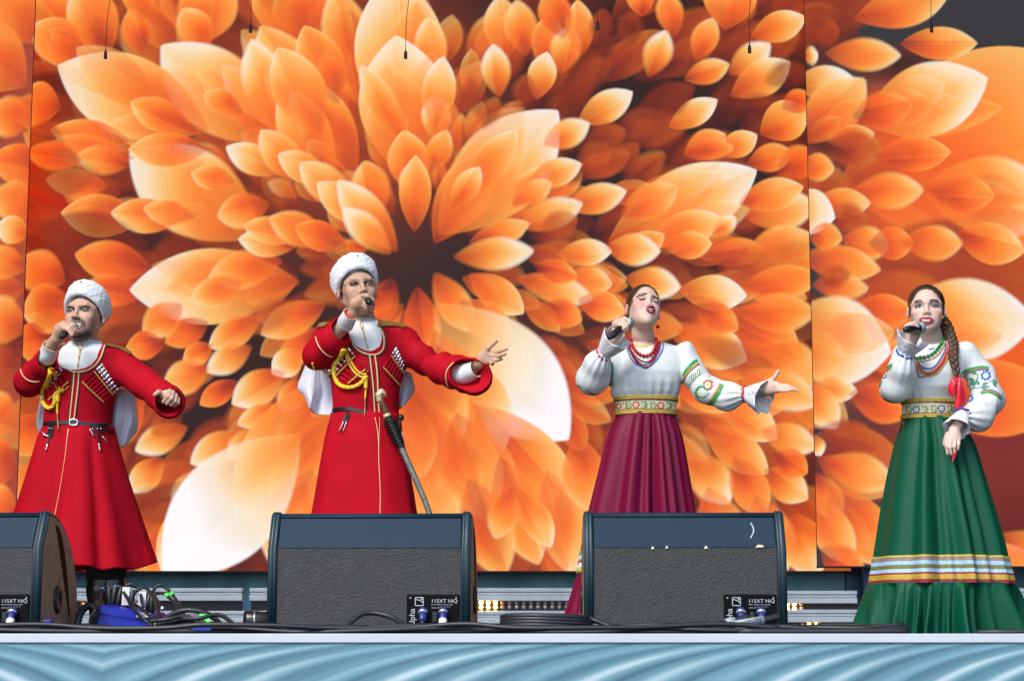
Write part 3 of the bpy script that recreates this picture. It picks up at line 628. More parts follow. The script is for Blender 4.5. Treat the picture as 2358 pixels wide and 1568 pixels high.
# ================================================================ MONITOR WEDGES
carpet = mat('wedge_textured_paint', (.028, .029, .030), .62, bump=1.0, bscale=150, detail=4, var=.18, vscale=40, spec=.45)
smoothp = mat('wedge_smooth_panel', (.010, .026, .045), .55, bump=.25, bscale=500, spec=.16)
rubber = mat('wedge_edge_trim', (.010, .028, .038), .42, bump=.1, bscale=60, spec=.35)
platem = mat('plate_black', (.003, .003, .0035), .6, spec=.08)
letter = mat('lettering_white', (.42, .45, .48), .5)
chipm = mat('bare_wood_chip', (.60, .52, .40), .8)
plugblue = mat('plug_blue', (.01, .02, .16), .3)
chrome = mat('plug_metal', (.55, .56, .58), .25, metal=.9)
cablem = mat('cable_rubber', (.012, .014, .017), .48, bump=.05, bscale=80)
def wedge(px_c, py_top, width, Y, yaw, label, chips=False, detail=True):
    """back of a stage monitor; local frame: x right, y away from the lens, z up"""
    H = float(W(px_c, py_top, Y)[2]); x = float(W(px_c, 1300, Y)[0])
    ca, sa = math.cos(yaw), math.sin(yaw); Rz = np.array([[ca, -sa, 0], [sa, ca, 0], [0, 0, 1]])
    root = thing('stage_monitor', label, 'speaker', (x, Y, 0), 'wedge monitors along the stage edge')
    def put(V): return np.asarray(V, float).reshape(-1, 3) @ Rz.T + np.array([x, Y, 0])
    hw = width / 2; t = .030
    zb = H * .70                                            # break between the upright back and the sloping top panel
    prof = [(0, .004), (0, zb), (.062, H - .012), (.070, H - .003), (.085, H)]      # back, slope, top
    n = 10
    bul = []
    for k in range(n + 1):                                   # bulging baffle side
        s = k / n; yv = .085 + .40 * math.sin(s * math.pi / 2) ** 1.0; zv = H * math.cos(s * math.pi / 2) ** .8
        bul.append((yv, max(zv, .004)))
    prof = prof[:-1] + bul
    prof = np.array(prof)
    def extr(x0, x1, pr, bev=0.):
        m = len(pr); V = [(x0, a, b) for a, b in pr] + [(x1, a, b) for a, b in pr]
        F = [tuple(range(m - 1, -1, -1)), tuple(range(m, 2 * m))] + [(i, (i + 1) % m, m + (i + 1) % m, m + i) for i in range(m)]
        return V, F
    # core: textured back
    c = np.array([.0, 0])
    core = [(.006, .004), (.006, zb), (.012, zb)] + [(a * .97 + .012, b * .965) for a, b in prof[3:-1]] + [(prof[-1][0] - .02, .004)]
    V, F = extr(-hw + t, hw - t, core); mk('cabinet', put(V), F, carpet, root, False)
    # smooth sloping panel and top lip
    V = []; pn = [(.004, zb + .001), (.060, H - .020), (.066, H - .020), (.012, zb + .001)]
    V, F = extr(-hw + t + .002, hw - t - .002, pn); mk('top_panel', put(V), F, smoothp, root, False)
    V, F = extr(-hw + t, hw - t, [(.0585, H - .0175), (.064, H - .009), (.072, H - .0035), (.09, H - .002), (.09, H - .02)]); mk('top_lip', put(V), F, smoothp, root, True)
    # side cheeks: rounded edge trim + plywood side, the screen's orange light put into its colour
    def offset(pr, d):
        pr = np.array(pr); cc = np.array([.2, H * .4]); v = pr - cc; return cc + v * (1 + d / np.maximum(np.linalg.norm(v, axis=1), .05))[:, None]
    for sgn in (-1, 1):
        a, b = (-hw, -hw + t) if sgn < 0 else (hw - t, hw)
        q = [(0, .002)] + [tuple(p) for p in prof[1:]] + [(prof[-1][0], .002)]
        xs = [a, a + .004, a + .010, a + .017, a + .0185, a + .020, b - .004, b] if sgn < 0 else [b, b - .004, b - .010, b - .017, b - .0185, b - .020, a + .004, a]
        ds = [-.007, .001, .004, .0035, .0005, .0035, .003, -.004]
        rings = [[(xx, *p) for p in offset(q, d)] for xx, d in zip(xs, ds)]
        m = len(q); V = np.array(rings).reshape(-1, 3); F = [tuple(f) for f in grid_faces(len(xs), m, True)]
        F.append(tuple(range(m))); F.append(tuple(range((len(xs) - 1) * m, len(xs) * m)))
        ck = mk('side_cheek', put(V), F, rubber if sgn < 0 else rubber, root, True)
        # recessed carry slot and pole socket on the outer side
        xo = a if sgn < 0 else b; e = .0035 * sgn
        side = mk('side_panel', put([(xo + e * .3, *p) for p in offset(q, -.012)]), [tuple(range(m))], mat('side_orange_light_tint', (.34, .20, .12), .7, bump=.6, bscale=260, var=.2), ck, False)
        sl = [(.150 + .215 * s + .012 * w_ * (4 * s * (1 - s) + .15), H * (.90 - .74 * s ** 1.5) + .018 * w_ * (4 * s * (1 - s) + .1)) for w_ in (1,) for s in np.linspace(0, 1, 9)]
        sl += [(.150 + .215 * s - .014 * (4 * s * (1 - s) + .1), H * (.90 - .74 * s ** 1.5) - .02 * (4 * s * (1 - s) + .1)) for s in np.linspace(1, 0, 9)]
        mk('carry_slot', put([(xo + e, *p) for p in sl]), [tuple(range(len(sl)))], platem, ck, False)
        V, F = revolve([(0, .002), (.012, .002), (.013, .006), (.042, .006), (.046, .003), (.046, 0)], 28, (0, 0, 0), rot_to((sgn, 0, 0))); V = V + np.array([xo + e, .20, H * .30])
        mk('pole_socket', put(V), F, mat('socket_black', (.012, .012, .013), .4), ck, True)
    # connector plate with lettering
    pw, ph = .165, .118; x1 = hw - t - .003; x0 = x1 - pw; yb = .0035; z1 = .128; z0 = .004
    pl = mk('connector_plate', put(np.concatenate(MB().box((x0, yb - .0025, z0), (x1, yb + .01, z1), .004).V)), MB().box((x0, yb - .0025, z0), (x1, yb + .01, z1), .004).F, platem, root, False)
    yl = yb - .0036
    def letters(txt, lx, lz, size, vert=False, name='lettering', sx=1.):
        V, F = text_mesh(txt, size); q = np.zeros_like(V)
        if vert: q[:, 0] = lx - V[:, 1]; q[:, 2] = lz + V[:, 0]
        else: q[:, 0] = lx + V[:, 0] * sx; q[:, 2] = lz + V[:, 1]
        q[:, 1] = yl; mk(name, put(q), F, letter, pl, False)
    if detail:
        letters('115XT HiQ', x0 + .076, z1 - .026, .0158, sx=1.08)
        letters('POIDS / WEIGHT : 28.5 kg / 62.8 lb', x0 + .0765, z1 - .0335, .0046)
        letters('SERIAL NO.', x0 + .078, z1 - .0435, .0048)
        letters('Alpha', x0 + .026, z0 + .020, .026, True)
        b = MB()
        for lo, hi in (((x0 + .100, z1 - .0395), (x0 + .138, z1 - .0383)),): b.box((lo[0], yl, lo[1]), (hi[0], yl + .0005, hi[1]))
        for k in range(5): b.box((x0 + .081, yl, z1 - .058 - .006 * k), (x0 + .094, yl + .0005, z1 - .0566 - .006 * k))
        mk('small_print', put(np.concatenate(b.V)), b.F, mat('lettering_dim', (.16, .17, .18), .5), pl, False)
        # maker's square emblem: frame with a quarter arc and a small block
        g = MB(); ex, ez, s = x0 + .026, z1 - .036, .027
        for lo, hi in (((0, 0), (s, .0022)), ((0, s - .0022), (s, s)), ((0, 0), (.0022, s)), ((s - .0022, 0), (s, s)), ((s * .68, s * .70), (s * .86, s * .88))):
            g.box((ex + lo[0], yl, ez + lo[1]), (ex + hi[0], yl + .0005, ez + hi[1]))
        A = np.linspace(0, 1, 10); arc = [(ex + .0022 + (s * .92) * math.sin(q * 1.57), ez + .004 + s * .62 * math.cos(q * 1.57)) for q in A]
        Vv = [(p[0], yl, p[1]) for p in arc] + [(p[0] * 1.0 - .0009, yl, p[1] - .0022) for p in arc]; nn = len(arc)
        g.add(Vv, [(i, i + 1, nn + i + 1, nn + i) for i in range(nn - 1)])
        mk('emblem', put(np.concatenate(g.V)), g.F, letter, pl, False)
        for sx_ in (x0 + .012, x1 - .010):
            V, F = revolve([(0, .0015), (.003, .001), (.0034, 0)], 10, (sx_, yb - .0026, z1 - .012), rot_to((0, -1, 0))); mk('screw', put(V), F, mat('screw_steel', (.3, .3, .3), .4, metal=.8), pl)
        for i, cx in enumerate((x0 + .052, x0 + .115)):           # two locking plugs
            pr = [(0, .046), (.010, .046), (.0125, .040), (.0125, .020), (.0155, .018), (.0155, .004), (.013, 0)]
            d = np.array([0, -.55, -.83]); V, F = revolve(pr, 18, (cx, yb - .004, .082), rot_to(d)); pg = mk('cable_plug', put(V), F, plugblue if i == 0 else plugblue, root)
            V, F = revolve([(0.0132, .006), (.0162, .008), (.0162, .016), (.0132, .017)], 18, (cx, yb - .006, .081), rot_to(d)); mk('lock_ring', put(V), F, chrome, pg)
            a = np.array([cx, yb - .004, .082]) + d * .04; V, F = tube(smooth_path([a, a + d * .03, a + np.array([.004, -.035, -.055]), a + np.array([.03 * (1 if i else -1), -.05, -.066])], 5), .0075 if i == 0 else .009, 10); mk('cord', put(V), F, cablem, pg)
            if i == 1:
                b_ = a + d * .012; V, F = revolve([(.0125, -.012), (.0128, -.012), (.0128, .012), (.0125, .012)], 18, b_, rot_to(d)); mk('paper_tag', put(V), F, mat('tag_white', (.7, .7, .68), .7), pg)
    if chips:
        for fx, fz, w_ in ((.18, zb - .001, .010), (.225, zb + .001, .008), (.345, zb, .012), (.505, zb + .004, .028)):
            cx = -hw + t + fx; yc = .0035 if fz < zb + .05 else .003 + .056 * (fz - zb) / (H - .02 - zb)
            V = [(cx, yc, fz - .004), (cx + w_, yc, fz - .003), (cx + w_ * .8, yc + .001, fz + .004), (cx + w_ * .3, yc + .001, fz + .005)]
            V = np.array(V); V[:, 1] -= .0025
            mk('paint_chip', put(V), [(0, 1, 2, 3)], chipm, root, False)
        for k in range(9):
            fz = zb + .03 + k * .0055; yc = .003 + .056 * (fz - zb) / (H - .02 - zb) - .0022; cx = -hw + t + .492 + .010 * math.sin(k * .35)
            mk('scratch', put([(cx, yc, fz), (cx + .0035, yc, fz + .001), (cx + .004, yc + .003, fz + .006), (cx + .0015, yc + .003, fz + .006)]), [(0, 1, 2, 3)], mat('scratch_pale', (.5, .55, .58), .7), root, False)
    return root
YW = 6.25
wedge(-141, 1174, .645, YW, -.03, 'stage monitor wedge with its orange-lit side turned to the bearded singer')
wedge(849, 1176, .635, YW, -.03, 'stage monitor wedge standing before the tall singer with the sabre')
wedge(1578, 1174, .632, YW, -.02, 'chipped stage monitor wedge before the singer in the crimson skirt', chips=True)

# ================================================================ CABLES AND BOXES
def floor_pt(px, Y, z): return np.array([W(px, 1455, Y)[0], Y, z])
def cable(pts, r, label, group='black cables along the stage edge', n=6, name='cable', mm=None):
    V, F = tube(smooth_path(np.array(pts), n), r, 8); o = mk(name, V, F, mm or cablem, None, True, center=True); tag(o, label, 'cable', group); return o
rr = random.Random(5)
for k in range(11):
    Y = 5.86 + .026 * k; r = rr.choice([.0055, .007, .0075, .009])
    xs = [-80 + 143 * i for i in range(16)]; a, b = sorted((rr.choice([0, 0, 0, 4, 9]), rr.choice([15, 15, 15, 11, 13])))
    ph = rr.uniform(0, 6); z0 = r + .002 + (0 if k % 3 else .010)
    P = [floor_pt(xs[i] + rr.uniform(-30, 30), Y + .022 * math.sin(i * 1.1 + ph), z0 + max(0, .012 * math.sin(i * 1.7 + ph * 2)) + (.012 if k in (4, 7) and 5 < i < 9 else 0)) for i in range(a, b + 1)]
    cable(P, r, 'black rubber cable lying along the stage edge in front of the monitors')
# coil beside the crimson hem
P = []
for k in range(61):
    a = k / 60 * 4 * 2 * math.pi; rad = 1 - .03 * (k % 7) / 7
    P.append(floor_pt(1258 + 103 * rad * math.cos(a), 6.02 + .10 * math.sin(a), .012 + .009 * (a / 6.283) + .012 * (.5 + .5 * math.cos(a + 2.4))))
P.append(floor_pt(1450, 5.95, .012)); P.append(floor_pt(1640, 5.93, .010))
cable(P, .0078, 'coiled black cable with an amber glint beside the crimson hem', None, 3)
P = [floor_pt(800, 6.0, .01), floor_pt(803, 6.03, .03), floor_pt(830, 6.06, .062), floor_pt(865, 6.07, .066), floor_pt(905, 6.05, .052), floor_pt(935, 6.0, .025), floor_pt(960, 5.97, .012)]
cable(P, .0078, 'black cable arching in front of the tall singer\'s monitor', None)
# connectors lying in front of the chipped monitor
P = [floor_pt(1560, 5.93, .012), floor_pt(1620, 5.94, .022), floor_pt(1680, 5.96, .035), floor_pt(1725, 5.98, .052)]
c = cable(P, .0115, 'taped cable lead leaning up to the left plug of the chipped monitor', None)
P = [floor_pt(1640, 5.90, .012), floor_pt(1700, 5.92, .026), floor_pt(1750, 5.94, .040), floor_pt(1795, 5.96, .054)]
cable(P, .0115, 'cable lead with a lettered sleeve leaning on the chipped monitor', None)
def sleeve(p0, p1, r, txt, label):
    V, F = tube([p0, p1], r, 14); root = thing('cable_sleeve', label, 'cable tag', (p0 + p1) / 2 - (0, 0, r))
    mk('wrap', V, F, mat('sleeve_grey', (.28, .31, .34), .5), root)
    if txt:
        V, F = text_mesh(txt, .021); d = (p1 - p0) / np.linalg.norm(p1 - p0); up = np.cross(d, (0, 1, 0)) * -1; up /= np.linalg.norm(up)
        if up[2] < 0: up = -up
        # the lettering stands upside-down, as on the real sleeve
        q = p1 + (0, -r - .0008, 0) - d * (V[:, :1] * .95 + .006) - up * (V[:, 1:2] - .006)
        mk('lettering', q, F, mat('sleeve_ink', (.03, .03, .035), .6), root, False)
sleeve(floor_pt(1672, 5.955, .036), floor_pt(1692, 5.963, .041), .0128, '', 'grey tape wrap on the left leaning cable lead')
sleeve(floor_pt(1683, 5.915, .027), floor_pt(1758, 5.937, .044), .0128, 'alphasound', 'grey cable sleeve lettered upside down on the leaning lead')
# thick cable end beside the green hem
P = [floor_pt(1500, 5.98, .02), floor_pt(1700, 6.02, .024), floor_pt(1830, 6.0, .022), floor_pt(1960, 5.95, .018), floor_pt(2060, 5.90, .014), floor_pt(2082, 5.87, .012), floor_pt(2060, 5.85, .010), floor_pt(1900, 5.845, .009), floor_pt(1700, 5.84, .009)]
cable(P, .0095, 'thick black cable doubling back before the green hem', None)
P = [floor_pt(2250, 5.90, .007), floor_pt(2300, 5.87, .008), floor_pt(2400, 5.86, .008), floor_pt(2550, 5.86, .008)]
cable(P, .0085, 'black cable running past the green ruffle off the stage corner', None)
# ---- blue stage box with plugged leads
def stage_box():
    Y = 6.55
    a = W(216, 1440, Y); b = W(341, 1440, Y); x0, x1 = a[0], b[0]; zt0, zt1 = W(216, 1392, Y)[2], W(341, 1414, Y)[2]
    root = thing('stage_box', 'blue stage box with plugged microphone leads and white tape labels', 'stage box', ((x0 + x1) / 2, Y, 0))
    bl = mat('box_blue', (.012, .022, .42), .42, bump=.15, bscale=200)
    V = [(x0, Y, 0), (x1, Y + .05, 0), (x1 + .01, Y + .34, 0), (x0 + .02, Y + .30, 0), (x0 + .012, Y + .012, zt0), (x1 - .012, Y + .06, zt1), (x1, Y + .33, zt1 + .012), (x0 + .03, Y + .29, zt0 + .012)]
    V = np.array(V)
    bm = bmesh.new(); vs_ = [bm.verts.new(v) for v in V]
    for f in ((0, 1, 5, 4), (1, 2, 6, 5), (2, 3, 7, 6), (3, 0, 4, 7), (4, 5, 6, 7), (3, 2, 1, 0)): bm.faces.new([vs_[i] for i in f])
    bmesh.ops.bevel(bm, geom=list(bm.edges), offset=.006, segments=2, affect='EDGES', profile=.5); bm.verts.index_update()
    hs = mk('housing', [v.co[:] for v in bm.verts], [[v.index for v in f.verts] for f in bm.faces], bl, root, False); bm.free()
    # lid groove
    MB().tube([(x0 + .010, Y + .003, zt0 * .74), (x1 - .008, Y + .052, zt1 * .70)], .0016, 6).build('seam', mat('box_blue_dark', (.006, .01, .16), .5), hs)
    # white tape labels with handwriting
    def lab(u, v, w, h, txt):
        p = V[4] * (1 - u) * v + V[5] * u * v + V[0] * (1 - u) * (1 - v) + V[1] * u * (1 - v); d = (V[1] - V[0]) / np.linalg.norm(V[1] - V[0]); up = np.array([0, .1, 1.])
        q = [p, p + d * w, p + d * w + up * h, p + up * h]; q = np.array(q) - (0, .006, 0)
        l = mk('tape_label', q, [(0, 1, 2, 3)], mat('tag_white', (.7, .7, .68), .7), root, False)
        T, F = text_mesh(txt, h * 1.1); mk('lettering', q[0] + d * (T[:, :1] + .004) + up * (T[:, 1:2] + h * .12) - (0, .0012, 0), F, mat('sleeve_ink', (.03, .03, .035), .6), l, False)
    lab(.76, .80, .046, .014, 'CIM')
    mk('end_plate', [(x1 + .012, Y + .04, .0), (x1 + .052, Y + .05, .0), (x1 + .052, Y + .06, .045), (x1 + .012, Y + .05, .052)], [(0, 1, 2, 3)], mat('tag_white', (.7, .7, .68), .7), root, False)
    T, F = text_mesh('14', .032); mk('lettering', np.stack([x1 + .014 + T[:, 0], np.full(len(T), Y + .04), .012 + T[:, 1]], 1), F, mat('sleeve_ink', (.03, .03, .035), .6), root, False)
    # sockets along the sloping top
    for i in range(7):
        c = V[7] + (V[6] - V[7]) * (.22 + i * .125) - np.array([0, .07, -.006])
        V2, F2 = revolve([(.010, 0), (.013, .002), (.013, .010), (.009, .011), (.009, .003), (0, .002)], 14, c, rot_to((.1, -.35, .93))); mk('socket', V2, F2, chrome, root)
    return V
SB = stage_box()
def lead(i, pts, tape=None, tapecol=None, paper=None):
    P = [np.array(p) for p in pts]; root = thing('microphone_lead', ('microphone lead arching out of the stage box', 'microphone lead with a green tape wrap rising from the stage box', 'microphone lead with a white paper flag plugged into the stage box', 'microphone lead with blue tape plugged into the stage box')[0 if tape is None and not paper else (2 if paper else (1 if tapecol == 'g' else 3))], 'cable', (P[0][0], P[0][1], 0), 'leads plugged into the blue stage box')
    Q = smooth_path(P, 8); V, F = tube(Q, .0055, 8); mk('cord', V, F, cablem, root)
    d = Q[3] - Q[0]; V, F = revolve([(.0105, -.012), (.0115, -.01), (.0115, .030), (.009, .036), (.0065, .058), (.005, .06)], 14, P[0], rot_to(d)); mk('plug', V, F, mat('plug_black', (.01, .01, .012), .35), root)
    V, F = revolve([(.0100, -.02), (.0112, -.02), (.0112, -.010), (.0100, -.010)], 14, P[0], rot_to(d)); mk('plug_collar', V, F, chrome, root)
    if tape:
        k = int(len(Q) * tape); c = {'g': (.05, .75, .06), 'b': (.02, .16, .5)}[tapecol]
        V, F = tube(Q[k:k + 3], .0072, 10); mk('tape', V, F, mat('tape_' + tapecol, c, .45), root)
    if paper:
        q = Q[8]; mk('paper_flag', [q + (-.012, -.012, -.03), q + (.012, -.012, -.03), q + (.014, -.012, .03), q + (-.010, -.012, .03)], [(0, 1, 2, 3)], mat('tag_white', (.7, .7, .68), .7), root, False)
YB2 = 6.72
def bp(px, py, Y=YB2): return W(px, py, Y)
lead(0, [bp(250, 1392), bp(252, 1365), bp(262, 1352), bp(280, 1352), bp(292, 1372), bp(300, 1390, 6.6), bp(320, 1415, 6.45), bp(350, 1440, 6.4)], .3, 'b')
lead(1, [bp(270, 1394), bp(276, 1372), bp(290, 1350), bp(305, 1345), bp(322, 1362), bp(326, 1384, 6.68), bp(330, 1398, 6.66)])
lead(2, [bp(300, 1398), bp(304, 1378), bp(316, 1358), bp(334, 1352), bp(352, 1372, 6.65), bp(362, 1400, 6.5), bp(372, 1440, 6.4)])
lead(3, [bp(322, 1402), bp(328, 1382), bp(342, 1366), bp(356, 1372), bp(366, 1394, 6.6), bp(364, 1416, 6.5), bp(380, 1446, 6.4)], paper=True)
lead(4, [bp(348, 1404), bp(350, 1380), bp(354, 1358), bp(368, 1347), bp(388, 1358), bp(404, 1378, 6.66), bp(418, 1402, 6.55), bp(436, 1440, 6.4)], .62, 'g')
lead(5, [bp(258, 1390), bp(262, 1362), bp(248, 1350), bp(236, 1358), bp(230, 1380, 6.6), bp(222, 1400, 6.5), bp(210, 1420, 6.48), bp(206, 1448, 6.4)], .4, 'b')
lead(6, [bp(288, 1396), bp(290, 1372), bp(284, 1362), bp(300, 1384, 6.6), bp(330, 1404, 6.5), bp(352, 1424, 6.45), bp(376, 1444, 6.4)], paper=True)
lead(7, [bp(334, 1404), bp(340, 1388), bp(356, 1368), bp(376, 1366), bp(398, 1384, 6.6), bp(412, 1408, 6.5), bp(424, 1442, 6.4)], .55, 'g')
P = [floor_pt(352, 6.35, .012), W(370, 1432, 6.3), W(400, 1412, 6.28), W(432, 1404, 6.27), W(470, 1410, 6.27), W(500, 1428, 6.28), floor_pt(525, 6.3, .012), floor_pt(600, 6.25, .01)]
cable(P, .009, 'thick black cable hooping over the tangle beside the stage box', None)
for k in range(6):
    a = rr.uniform(330, 420); P = [floor_pt(a, 6.3 - .05 * k, .01 + .008 * k), W(a + 40, 1438 - 3 * k, 6.28 - .05 * k), W(a + 90, 1436 - 4 * k, 6.3 - .05 * k), floor_pt(a + 150, 6.25 - .04 * k, .012), floor_pt(a + 260, 6.2 - .04 * k, .01)]
    cable(P, .0065, 'loose black cable in the tangle between stage box and monitor', 'cables tangled beside the stage box')
# loop of cable behind the first monitor
P = [floor_pt(175, 6.5, .008), W(180, 1430, 6.5), W(186, 1410, 6.52), W(200, 1396, 6.55), W(216, 1398, 6.56), W(222, 1414, 6.54), W(214, 1434, 6.5), floor_pt(200, 6.45, .008)]
cable(P, .012, 'thick dark loop of cable between the first monitor and the stage box', None)
o = MB().box(floor_pt(98, 5.9, .012) - (.001, 0, 0), floor_pt(122, 5.93, .045) + (0, 0, 0), .004).build('velcro_strap', mat('strap_blue', (.01, .04, .28), .7), None, False, center=True); tag(o, 'short blue strap tied round the cables below the first monitor', 'strap')
o = MB().box(floor_pt(440, 5.9, .010), floor_pt(492, 5.95, .032), .004).build('velcro_strap', mat('strap_blue'), None, False, center=True); tag(o, 'blue strap lying on the cables beside the stage box', 'strap')
# green paper tag on the tangle
g = thing('paper_tag', 'bright green paper tag marked S among the cables', 'tag', floor_pt(588 * .786 + 133, 6.2, .01))
q = np.array([W(584, 1432, 6.2), W(606, 1432, 6.2), W(604, 1414, 6.21), W(582, 1412, 6.21)]) + (W(472, 1422, 6.2) - W(595, 1422, 6.2))
g.location = q[0]; ORI[g.name] = q[0]
mk('paper', q, [(0, 1, 2, 3)], mat('paper_green', (.06, .72, .06), .6), g, False)
T, F = text_mesh('S', .02); mk('lettering', q[0] + np.stack([T[:, 0] + .006, np.full(len(T), -.002), T[:, 1] + .004], 1), F, mat('sleeve_ink', (.03, .03, .035), .6), g, False)
# small black spotlight can behind the second monitor
p = W(600, 1400, 6.75); root = thing('spot_lamp', 'small black lamp can lying beside the tall singer\'s monitor', 'lamp', (p[0], p[1], 0))
V, F = revolve([(0, -.06), (.028, -.058), (.033, -.045), (.034, .05), (.030, .055), (.029, .045), (0, .04)], 24, (p[0], p[1], .052), rot_to((-1, -.25, .05))); mk('can', V, F, mat('can_black', (.012, .013, .015), .3, bump=.2, bscale=60), root)
V, F = revolve([(.0345, .02), (.0352, .021), (.0352, .026), (.0345, .027)], 24, (p[0], p[1], .052), rot_to((-1, -.25, .05))); mk('ring', V, F, chrome, root)
MB().box((p[0] - .02, p[1] - .03, 0), (p[0] + .03, p[1] + .04, .02), .003).build('foot', mat('can_black'), root, False)
# ================================================================ PEOPLE: shared builders
YP = 9.2
PXM = FPX / (YP * _c + 1.2 * _s)          # picture units per metre where the singers stand
def Zm(x0, y0, w_src, w_img):             # coordinates read off an enlarged view of the photograph
    k = w_src / w_img * .786
    return lambda x, y: (x * k + x0 * .786, y * k + y0 * .786)
A_ = Zm(0, 780, 600, 1809); A2 = Zm(0, 1250, 600, 2091); F1 = Zm(160, 815, 180, 1411); H1 = Zm(400, 1080, 180, 1568)
B_ = Zm(820, 720, 700, 2071); B2 = Zm(850, 1130, 600, 2188); F2 = Zm(940, 745, 200, 1568); H2 = Zm(1320, 960, 200, 1568)
C0 = Zm(1640, 810, 720, 2304); F3 = Zm(1740, 830, 220, 1380); H3 = Zm(2160, 1050, 200, 1568)
D0 = Zm(2500, 800, 500, 1425); D2 = Zm(2450, 1300, 550, 1437); F4 = Zm(2620, 825, 200, 1307); H4 = Zm(2700, 1080, 260, 1456)
def rotm(yaw, pitch, roll):
    return np.array((Matrix.Rotation(math.radians(yaw), 3, 'Z') @ Matrix.Rotation(math.radians(-pitch), 3, 'X') @ Matrix.Rotation(math.radians(roll), 3, 'Y')))
skin_m = mat('skin', attr=True, rough=.52, sss=.30, bump=.12, bscale=350, spec=.35, var=.05, vscale=60)
deco_m = mat('stitching', attr=True, rough=.6, bump=.2, bscale=500)
face_m = mat('face_paint', attr=True, rough=.4, spec=.4)
def rows(R, Y):
    """(py, left, right, half depth, [y offset]) -> sorted arrays for stack()"""
    o = []
    for r in R:
        py, L, Rr = r[:3]; b = r[3] if len(r) > 3 else .1; dy = r[4] if len(r) > 4 else 0
        p, q = W(L, py, Y), W(Rr, py, Y); o.append((p[2], (p[0] + q[0]) / 2, Y + dy, (q[0] - p[0]) / 2, b))
    o.sort(); return [np.array(c) for c in zip(*o)]
def pts3(L, Y=YP): return [W(p[0], p[1], Y + (p[2] if len(p) > 2 else 0)) for p in L]

